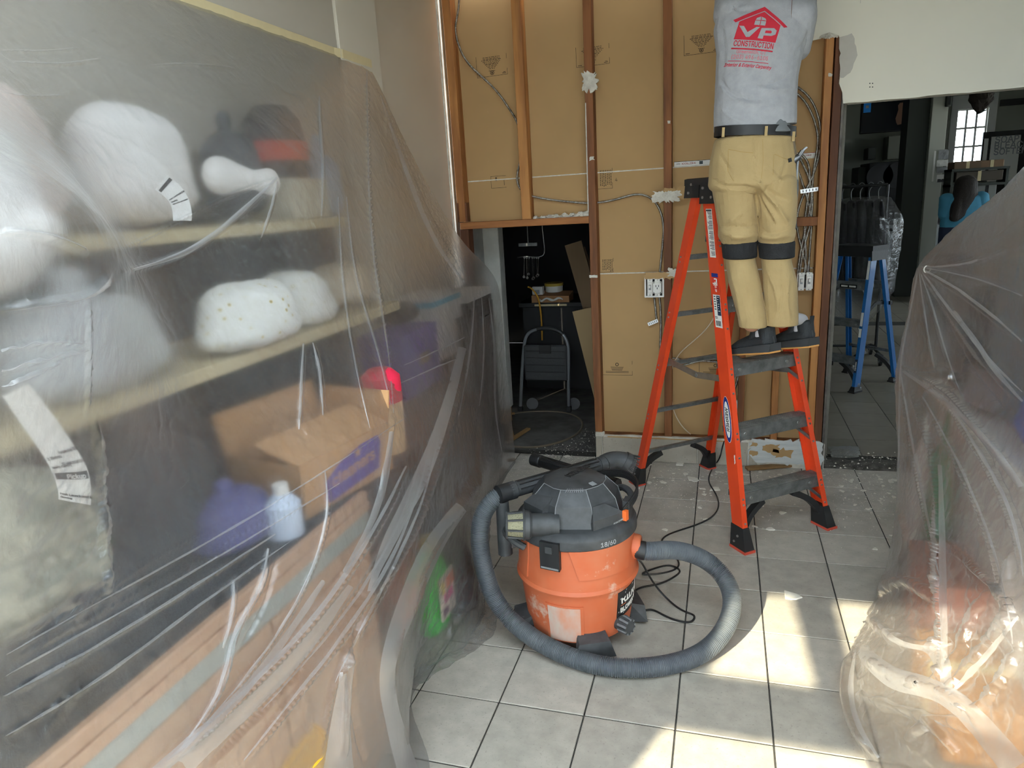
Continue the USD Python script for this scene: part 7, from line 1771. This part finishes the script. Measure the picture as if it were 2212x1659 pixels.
# drawer tower
dw = thing('drawer_tower', 'dark drawer tower with silver handles at the far end of the left sheet', 'drawers')
M_dw = mat('drawer_dark', srgb(58, 50, 52), .5)
obj('carcass', bx([-1.68, 3.74, 0], [-1.402, 4.18, 1.16], .004), M_dw, dw, smooth=False)
obj('white_top', bx([-1.68, 3.74, 1.16], [-1.40, 4.18, 1.205], .004), M_wbag, dw, smooth=False)
for k in range(4):
    z0, z1 = .06 + .27 * k, .06 + .27 * k + .255
    d_ = obj('drawer', bx([-1.402, 3.76, z0], [-1.390, 4.16, z1], .003), M_dw, dw, smooth=False)
    obj('handle', tube(spline([[-1.39, 3.84, z1 - .06], [-1.372, 3.86, z1 - .065], [-1.370, 3.96, z1 - .07], [-1.372, 4.06, z1 - .065], [-1.39, 4.08, z1 - .06]], 16), .008, 8), M_chrome, d_)
    if k % 2: obj('label_holder', prism(sbox(3.90, z1 - .17, 3.99, z1 - .11).difference(sbox(3.908, z1 - .162, 3.982, z1 - .118)), -1.391, -1.386, axis=0), M_chrome, d_, smooth=False)
# detergent jug on the floor, black sack, yellow tub
t = thing('detergent_jug', 'bright green detergent jug on the floor under the left sheet', 'jug')
M_grn = mat('jug_green', srgb(20, 200, 60), .35)
jx, jy = at_z(.02, 930, 1345)[:2] + np.array([.03, -.02])
g = chain([[((jx, jy, .06), (.06, .11, .06)), ((jx, jy, .26), (.06, .105, .05)), ((jx, jy + .02, .33), (.035, .05, .03)), ((jx, jy + .02, .37), (.028, .03, .01))]], (1, 0, 0), (0, 1, 0), .012, 4)
obj('body', cut(g, (0, 0, .012), up), M_grn, t, smooth=True); obj('cap', tube([[jx, jy + .02, .37], [jx, jy + .02, .42]], .032, 20), mat('jug_cap', srgb(226, 200, 90), .4), t)
obj('handle', tube(spline([[jx, jy - .10, .26], [jx, jy - .13, .33], [jx, jy - .03, .36]], 14), .014, 8), M_grn, t)
lbp = obj('jug_label', bx([jx + .056, jy - .06, .08], [jx + .066, jy + .085, .27], .004), mat('jug_label', srgb(226, 204, 190), .5), t, smooth=False, label='pale label with magenta blocks')
for k, (y0, y1, z0, z1, cc) in enumerate([(-.05, .0, .10, .13, (120, 40, 110)), (-.03, .06, .15, .19, (206, 60, 130)), (.0, .08, .20, .25, (226, 120, 90)), (-.05, -.02, .2, .25, (236, 206, 90))]): obj('print_block', bx([jx + .064, jy + y0, z0], [jx + .0675, jy + y1, z1]), mat(f'jug_print_{k}', srgb(*cc), .5), lbp, smooth=False)
g = chain([[((-1.08, 2.60, .09), (.08, .12, .08)), ((-1.08, 2.50, .06), (.08, .10, .05)), ((-1.16, 2.85, .18), (.07, .16, .12))]], (1, 0, 0), (0, 1, 0), .015, 3)
obj('black_sack', ruffle(ruffle(cut(g, (0, 0, .006), up), .02, (10, 10, 10), 4), .008, (28, 28, 28), 5), mat('sack_black', srgb(20, 20, 22), .28, bump=.4, bscale=30), None, smooth=True, label='crumpled black plastic sack under the sheet behind the hose', cat='plastic sack')
t = thing('yellow_tub', 'yellow tub on the floor at the bottom edge under the left sheet', 'tub'); obj('body', lathe([(0, .0), (.10, .0), (.11, .17), (0, .17)], 28, (-1.10, 2.02, 0)), mat('tub_yellow', srgb(226, 172, 40), .4), t) if False else None
yb = SL.near(690, 1672, .10)
obj('body', lathe([(0, .002), (.085, .002), (.095, max(.12, yb[2] + .03)), (0, max(.12, yb[2] + .03))], 28, (yb[0], yb[1], 0)), mat('tub_yellow', srgb(226, 172, 40), .4), t)
obj('rim', tube([[yb[0] + .096 * math.cos(a), yb[1] + .096 * math.sin(a), max(.12, yb[2] + .03)] for a in np.linspace(0, 2 * math.pi, 29)[:-1]], .006, 6, closed=True), LK + 'tub_yellow', t)
# paper slips held against the film
M_slip = mat('slip_paper', srgb(236, 234, 228), .7)


def slip(pts, w, label, prints, back=(.02, .004), name='paper_slip'):
    q = spline([(x, y, 0) for x, y in pts], 24)[:, :2]; t_ = np.gradient(q, axis=0); t_ /= np.linalg.norm(t_, axis=1, keepdims=True); nn = np.stack([-t_[:, 1], t_[:, 0]], 1)
    bk_ = np.linspace(back[0], back[1], 24)
    V = np.array([[SL.near(*(q[i] + nn[i] * w * k), bk_[i]) for k in np.linspace(1, -1, 7)] for i in range(24)])
    from scipy.ndimage import gaussian_filter1d
    V = gaussian_filter1d(gaussian_filter1d(V, 2, axis=0, mode='nearest'), 1.2, axis=1, mode='nearest')
    th = thing(name, label, 'paper slip')
    N = np.cross(np.gradient(V, axis=0), np.gradient(V, axis=1)); N /= np.linalg.norm(N, axis=-1, keepdims=True)
    if (N * (C0 - V)).sum() < 0: N = -N
    obj('sheet', tm(V.reshape(-1, 3), grid_faces(24, 7)), M_slip, th, smooth=True)
    si, sj = np.linspace(0, 1, 24), np.linspace(0, 1, 7)
    fs = [RectBivariateSpline(si, sj, V[..., k], kx=3, ky=3) for k in range(3)]; fn = [RectBivariateSpline(si, sj, N[..., k], kx=1, ky=1) for k in range(3)]
    L = np.linalg.norm(np.diff(V[:, 3], axis=0), axis=1).sum(); Wd = np.linalg.norm(V[12, -1] - V[12, 0])
    def lay(m2, s0, x0):
        m2 = m2.subdivide_to_size(.01); v = m2.vertices
        a, b_ = np.clip(s0 - v[:, 1] / L, 0, 1), np.clip(x0 + v[:, 0] / Wd, 0, 1)
        return tm(np.stack([f.ev(a, b_) for f in fs], 1) + np.stack([f.ev(a, b_) for f in fn], 1) * (.0008 + v[:, 2:]), m2.faces)
    for kind_, s0, x0, a in prints:
        if kind_ == 'bar': obj('print_bar', lay(flat(sbox(0, 0, (1 - 2 * x0) * Wd, a)), s0, x0), M_labtx, th, smooth=False)
        else:
            q2 = text_mesh(kind_, a, .0004, bold=True); obj('lettering', lay(q2, s0, x0), M_slip if s0 < 0 else M_labtx, th, smooth=False) if s0 >= 0 else obj('lettering', (lambda m: tm(m.vertices, m.faces))(lay(tm(q2.vertices + [0, 0, .0008], q2.faces), -s0, x0)), M_slip, th, smooth=False)


slip([(95, 855), (125, 910), (155, 970), (172, 1030), (165, 1095)], 41, 'long white paper slip with a black Pickup bar behind the sheet', [('bar', .78, .06, .013), ('Pickup', -.775, .36, .008), ('1 Items', .60, .06, .006), ('Subtotal $33.33', .57, .45, .005), ('Ready On', .68, .06, .0045), ('Sat', .675, .38, .008), ('08/10/23 03:00 PM', .66, .52, .0045), ('Fresh Laundromat & Dry', .93, .06, .005), ('Cleaning', .965, .06, .0045)], (.05, .003))
slip([(352, 388), (378, 410), (394, 440), (396, 480)], 24, 'short curled white paper slip with a black bar near the shelf', [('bar', .17, .08, .009), ('Fresh Laundromat & Dry', .46, .08, .004), ('Cleaning', .54, .1, .004), ('Thank you for your business', .60, .12, .003)], (.012, .003))

# ================================================================ WHAT STANDS UNDER THE RIGHT SHEET
rc = thing('counter', 'pale counter under the right dust sheet, its white top edge showing', 'counter')
obj('worktop', bx([.835, .5, .835], [1.70, 3.30, .868], .004), mat('counter_white', srgb(226, 220, 212), .5), rc, smooth=False)
obj('side_panel', bx([.90, .5, 0], [1.65, 3.26, .835]), mat('counter_taupe', srgb(206, 200, 194), .6), rc, smooth=False)
t = thing('monitor', 'dark boxy monitor at the far end of the right counter', 'monitor')
obj('case', bx([.90, 3.02, .872], [1.45, 3.30, 1.30], .015), mat('monitor_dark', srgb(62, 66, 72), .5), t, smooth=False); obj('vent_rail', bx([.892, 3.06, .93], [.90, 3.26, .95], .002), M_mgrey, t, smooth=False)
t = thing('cabinet', 'tall slate cabinet under the right sheet beside the monitor', 'cabinet'); obj('body', bx([.94, 1.3, .872], [1.55, 2.9, 1.42], .01), mat('cabinet_slate', srgb(84, 100, 110), .5), t, smooth=False)
for k in range(3): obj('door', bx([.93, 1.34 + .52 * k, .90], [.942, 1.82 + .52 * k, 1.40], .003), LK + 'cabinet_slate', t, smooth=False)
bag('blue_bag', (.955, 2.35, .985), (.075, .20, .10), mat('bag_cobalt', srgb(60, 96, 178), .6), 'cobalt blue bag on the right counter', seed=22, tie=(-.02, -.2, .02))
bag('grey_pouch', (.92, 2.84, .955), (.06, .14, .075), mat('pouch_mauve', srgb(126, 116, 118), .6), 'mauve grey pouch on the right counter beyond the blue bag', 'pouch', seed=23, tie=(0, .12, .03))
t = thing('torch', 'small dark torch with bright lens on the right counter', 'torch'); p_ = SR.near(2030, 812, .05); obj('barrel', tube([p_, p_ + np.array([.12, -.05, .0])], .022, 14), M_black, t); obj('lens', tube([p_, p_ + np.array([-.012, .005, 0])], .018, 14), M_chrome, t)
bag('green_bag', (.845, 2.96, .40), (.045, .10, .34), mat('bag_bottle_green', srgb(52, 116, 78), .5), 'deep green bag hanging against the right counter', seed=24)
bag('white_bag', (.84, 3.20, .36), (.04, .07, .30), M_wbag, 'white carrier bag left of the deep green bag', 'carrier bag', seed=25)
t = thing('carton', 'brown cardboard carton on the floor under the right sheet', 'carton'); obj('body', bx([.66, 2.02, .002], [.895, 2.42, .20], .004), M_crd, t, smooth=False); obj('packing_tape', bx([.659, 2.20, .0], [.896, 2.24, .2015]), M_tape, t, smooth=False)
t = thing('carton', 'terracotta box behind the brown carton under the right sheet', 'carton'); obj('body', bx([.72, 2.46, .002], [.895, 2.80, .34], .004), mat('box_terracotta', srgb(176, 122, 104), .7), t, smooth=False); obj('lid', bx([.715, 2.455, .30], [.895, 2.805, .345], .003), LK + 'box_terracotta', t, smooth=False)
# ================================================================ CABLES, BOXES AND RUBBLE
M_mc = mat('armoured_cable', srgb(172, 168, 158), .35, metal=.75, var=.4, vscale=60, color2=srgb(110, 106, 98))
M_box = mat('device_white', srgb(222, 220, 214), .4, speck=(srgb(120, 118, 112), .70, 60))
M_strap = mat('zinc_strap', srgb(190, 192, 194), .35, metal=.8)
wires = []


def armoured(pts, label, y=None, r=.0062):
    q = np.array([at_y(p[2] if len(p) > 2 else (y or 4.445), p[0], p[1]) for p in pts]); P = spline(q, 400)
    d = np.r_[0, np.cumsum(np.linalg.norm(np.diff(P, axis=0), axis=1))]; n = int(d[-1] / .0032); s = np.linspace(0, d[-1], n)
    Q = np.stack([np.interp(s, d, P[:, k]) for k in range(3)], 1)
    t = obj('armoured_cable', tube(Q, r + .0013 * np.sin(2 * np.pi * s / .0095), 8), M_mc, None, smooth=True, label=label, cat='cable'); wires.append(t); return t


armoured([(992, -30), (990, 20), (984, 60), (990, 95), (1008, 132), (1040, 165), (1075, 200), (1100, 235), (1114, 258), (1126, 300), (1124, 345), (1117, 385), (1124, 408), (1142, 421), (1180, 430), (1240, 437), (1290, 438), (1340, 428), (1378, 420), (1408, 430), (1426, 456), (1433, 492), (1430, 540), (1424, 600)], 'long armoured cable looping from the top left stud bay to the left box')
armoured([(1412, 634), (1415, 660), (1419, 698)], 'short armoured cable dropping from the left box to the zinc strap')
armoured([(1423, 634), (1426, 660), (1427, 720), (1428, 765), (1440, 787), (1470, 790), (1520, 778), (1570, 776)], 'armoured cable running low behind the orange ladder to the right')
armoured([(1430, 770), (1445, 772), (1490, 779), (1540, 781), (1592, 800), (1590, 830), (1582, 862)], 'armoured cable drooping behind the ladder to the plugged outlet')
armoured([(1717, 60), (1716, 130), (1712, 182), (1708, 250), (1706, 300), (1716, 345), (1728, 380), (1741, 420), (1752, 470), (1750, 530), (1746, 590)], 'armoured cable straight down beside the workman at right')
armoured([(1700, 172), (1716, 184), (1740, 202), (1762, 236), (1773, 290), (1768, 340), (1752, 388), (1734, 425), (1722, 468), (1724, 505), (1735, 550), (1745, 590)], 'armoured cable in the widest loop right of the workman')
armoured([(1700, 190), (1712, 196), (1735, 215), (1755, 250), (1766, 292), (1764, 330), (1757, 375), (1755, 430), (1751, 480), (1738, 530), (1727, 590)], 'armoured cable in the inner loop right of the workman')
armoured([(1722, 330), (1738, 362), (1752, 405), (1746, 470), (1732, 530), (1723, 590)], 'armoured cable crossing behind the hammer to the right box')
armoured([(1730, 332), (1745, 352), (1748, 400), (1742, 450), (1738, 500), (1741, 545), (1738, 590)], 'short bowed armoured cable nearest the hammer claw')
obj('red_sleeve', tube([at_y(4.432, 1767, 368), at_y(4.432, 1763, 386)], .0085, 10), M_red, wires[5], smooth=True, label='red marking sleeve') if False else None
q = np.array([at_y(4.44, *p) for p in [(1550, 560), (1545, 600), (1552, 640), (1540, 690), (1500, 735), (1470, 762), (1452, 795), (1449, 840), (1456, 888), (1475, 922), (1492, 938)]])
obj('white_cable', tube(spline(q, 120), .0038, 7), mat('cable_cream', srgb(214, 196, 168), .5), None, label='thin cream cable sagging behind the orange ladder', cat='cable')
for k, (p0_, p1_, lb) in enumerate([((1400, 701), (1421, 692), 'zinc strap under the left box'), ((1729, 414), (1768, 408), 'zinc strap binding the cable bundle at the right post')]):
    a, b = at_y(4.43, *p0_), at_y(4.43, *p1_); t = thing('cable_strap', lb, 'strap'); obj('band', bar(a, b, .004, .022), M_strap, t, smooth=False)
    for j in range(5): obj('slot', bar(a + (b - a) * (.12 + .18 * j) - [0, .003, 0], a + (b - a) * (.17 + .18 * j) - [0, .003, 0], .002, .012), M_labtx, t, smooth=False)


def device(c, kind, par):
    """A switch or a blank on its metal yoke."""
    x, z = c; y0 = YW - .012
    yk = obj('yoke', bx([x - .016, y0, z - .052], [x + .016, y0 + .003, z + .052], .001), M_box, par, smooth=False)
    if kind == 'switch':
        obj('switch_body', bx([x - .014, y0 - .004, z - .032], [x + .014, y0 + .03, z + .032], .002), M_box, yk, smooth=False); obj('toggle', bx([x - .005, y0 - .018, z - .002], [x + .005, y0 - .003, z + .016], .002), M_lab, yk, smooth=False); obj('toggle_slot', bx([x - .007, y0 - .005, z - .014], [x + .007, y0 - .0035, z + .018]), M_txt, yk, smooth=False)
    else:
        obj('receptacle', bx([x - .026, y0 - .010, z - .036], [x + .026, y0 + .02, z + .036], .002), M_box, yk, smooth=False)
        for dx, dz in ((-.008, .010), (.008, .010), (0, -.004)): obj('slot', bx([x + dx - .002, y0 - .0108, z + dz - .006], [x + dx + .002, y0 - .0095, z + dz + .006]), M_labtx, yk, smooth=False)
        for dx in (-.02, .02):
            for dz in (-.03, .03): obj('screw', ball([x + dx, y0 - .010, z + dz], [.003, .002, .003], 1), M_labtx, yk)
    for dz in (-.046, .046): obj('screw', ball([x, y0 - .001, z + dz], [.0035, .002, .0035], 1), M_rivet, yk)


t = thing('outlet_box', 'white steel outlet box left of the orange ladder with switch and receptacle', 'electrical box')
a, b = at_y(YW, 1394, 641), at_y(YW, 1433, 600)
obj('box_rim', prism(sbox(a[0], a[2], b[0], b[2]).buffer(.004).difference(sbox(a[0] + .006, a[2] + .006, b[0] - .006, b[2] - .006)), YW - .008, YW + .06), M_box, t, smooth=False)
obj('box_back', bx([a[0], YW + .055, a[2]], [b[0], YW + .06, b[2]]), M_labtx, t, smooth=False)
device((a[0] + .030, (a[2] + b[2]) / 2), 'switch', t); device((b[0] - .036, (a[2] + b[2]) / 2), 'receptacle', t)
t = thing('switch_box', 'twin switch box at the foot of the cable bundle beside the right post', 'electrical box')
a, b = at_y(YW, 1721, 628), at_y(YW, 1757, 587)
obj('box_rim', prism(sbox(a[0], a[2] + .01, b[0], b[2] - .01).difference(sbox(a[0] + .004, a[2] + .014, b[0] - .004, b[2] - .014)), YW - .004, YW + .06), M_box, t, smooth=False)
obj('box_back', bx([a[0], YW + .05, a[2] + .01], [b[0], YW + .055, b[2] - .01]), M_mach, t, smooth=False)
device((a[0] + .022, (a[2] + b[2]) / 2), 'switch', t); device((b[0] - .022, (a[2] + b[2]) / 2), 'switch', t)
a, b = at_y(YP - .03, 1581, 908), at_y(YP - .03, 1592, 866)
t = thing('outlet_box', 'small white outlet low behind the ladder where the vacuum cord is plugged', 'electrical box'); obj('case', bx([a[0] - .01, YP - .04, a[2]], [b[0] + .02, YP, b[2]], .004), M_box, t, smooth=False); obj('cover', bx([a[0] - .006, YP - .043, a[2] + .01], [b[0] + .016, YP - .039, b[2] - .01], .002), M_lab, t, smooth=False)

# plaster chips: six shapes, every chip a thing of its own
M_chip = mat('plaster_chip', srgb(232, 228, 216), .85, var=.25, vscale=40, color2=srgb(206, 200, 188))
rc_ = np.random.default_rng(42)
protos = []


def chip_mesh(seed, tall=.16):
    g = np.random.default_rng(seed); n = 9; a = np.sort(g.random(n) * 2 * np.pi); r = .5 + .5 * g.random(n)
    P = np.c_[r * np.cos(a), r * np.sin(a) * (.55 + .4 * g.random())]
    top = np.c_[P * .92, tall + .06 * g.random(n)]; bot = np.c_[P, np.zeros(n)]
    return hull(np.vstack([top, bot]))


def chip(p, s, rot, seed, label, group=None):
    k = seed % 6
    if k >= len(protos):
        t = thing('plaster_chip', label, 'plaster chip', group=group); obj('flake', chip_mesh(100 + k), M_chip, t, smooth=False); protos.append(t)
        x = UsdGeom.Xformable(t); x.ClearXformOpOrder(); x.AddTranslateOp().Set(Gf.Vec3d(*map(float, p))); x.AddRotateZOp().Set(float(rot)); x.AddScaleOp().Set(Gf.Vec3f(s, s, s * .5)); return t
    return copy_of(protos[k], 'plaster_chip', p, rot, label, 'plaster chip', group, (s, s, s * .5))


named = [((1708, 1287), .050, 20, 'large curled white plaster piece on the sunlit tile edge'), ((1630, 1137), .022, 0, 'flat plaster chip touching the near left ladder foot'), ((1664, 1142), .030, 10, 'long flat plaster chip right of the near left ladder foot'), ((1438, 1145), .024, 60, 'white plaster chip inside the bend of the black cord'), ((1502, 1037), .040, 30, 'broad white plaster flake left of the black cord'), ((1470, 1002), .050, 80, 'leaning plaster flake against the tiled base'), ((1890, 1186), .018, 100, 'oval plaster chip near the right dust sheet'), ((1232, 905), .020, 40, 'white lump on the dusty closet threshold'), ((1225, 985), .030, 15, 'pale curled scrap of plaster behind the wand')]
for i, (p, s, r, lb) in enumerate(named): chip(at_z(.0006, *p), s, r, i, lb)
cnt = 0
for k in range(1200):
    if cnt >= 230: break
    y = 4.37 - abs(rc_.normal(0, .36)); x = rc_.uniform(-.85, 1.05)
    if y < 2.6 or (x > .8 and y < 3.2): continue
    if rc_.random() > np.clip(1.25 - (4.37 - y) * .9, .08, 1): continue
    q = (np.array([x, y]) - VC[:2]);
    if np.hypot(*q) < .33: continue
    s = float(np.clip(rc_.lognormal(-4.45, .6), .005, .045))
    chip((x, y, .0006), s, rc_.uniform(0, 360), int(rc_.integers(6, 999)), 'loose white plaster chip among those strewn over the tiles by the open studs', 'plaster chips strewn over the tiles'); cnt += 1
V_, F_ = [], []
tet = np.array([[1, 0, 0], [-.6, .8, 0], [-.6, -.7, 0], [0, 0, .8]]); tf = np.array([[0, 1, 2], [0, 3, 1], [1, 3, 2], [2, 3, 0]])
m_ = 0
for k in range(5200):
    y = 4.38 - abs(rc_.normal(0, .42)); x = rc_.uniform(-1.35, 1.3)
    if y < 2.3 or np.hypot(x - VC[0], y - VC[1]) < .30: continue
    if x < -.8 and y < 3.6: continue
    s = .0012 + .0034 * rc_.random() ** 3; a = rc_.uniform(0, 6.28); ca, sa = math.cos(a), math.sin(a)
    q = tet * s * [1, 1, .7]; q = np.c_[q[:, 0] * ca - q[:, 1] * sa, q[:, 0] * sa + q[:, 1] * ca, q[:, 2]] + [x, y, .0006]
    V_.append(q); F_.append(tf + 4 * m_); m_ += 1
for k in range(500):
    x, y = rc_.uniform(-1.3, -.8), rc_.uniform(4.3, 5.0); s = .0015 + .006 * rc_.random() ** 3
    V_.append(tet * s + [x, y, .0006]); F_.append(tf + 4 * m_); m_ += 1
for k in range(260):
    x, y = rc_.uniform(.62, 1.4), rc_.uniform(4.35, 4.75); s = .0015 + .008 * rc_.random() ** 3
    V_.append(tet * s + [x, y, .004 + .02 * (y < 4.58)]); F_.append(tf + 4 * m_); m_ += 1
obj('plaster_crumbs', tm(np.concatenate(V_), np.concatenate(F_)), M_chip, None, smooth=False, label='fine white plaster crumbs sprinkled over the tiles before the open studs', cat='plaster crumbs', kind='stuff')
t = thing('screw', 'small loose screw lying on the tile right of the vacuum drain cap', 'screw'); a, b = at_z(.004, 1356, 1323), at_z(.004, 1374, 1335); obj('shank', tube([a, b], .0018, 6), M_labtx, t); obj('screw_head', tube([b, b + (b - a) * .12], [.002, .0048], 10), M_rivet, t)
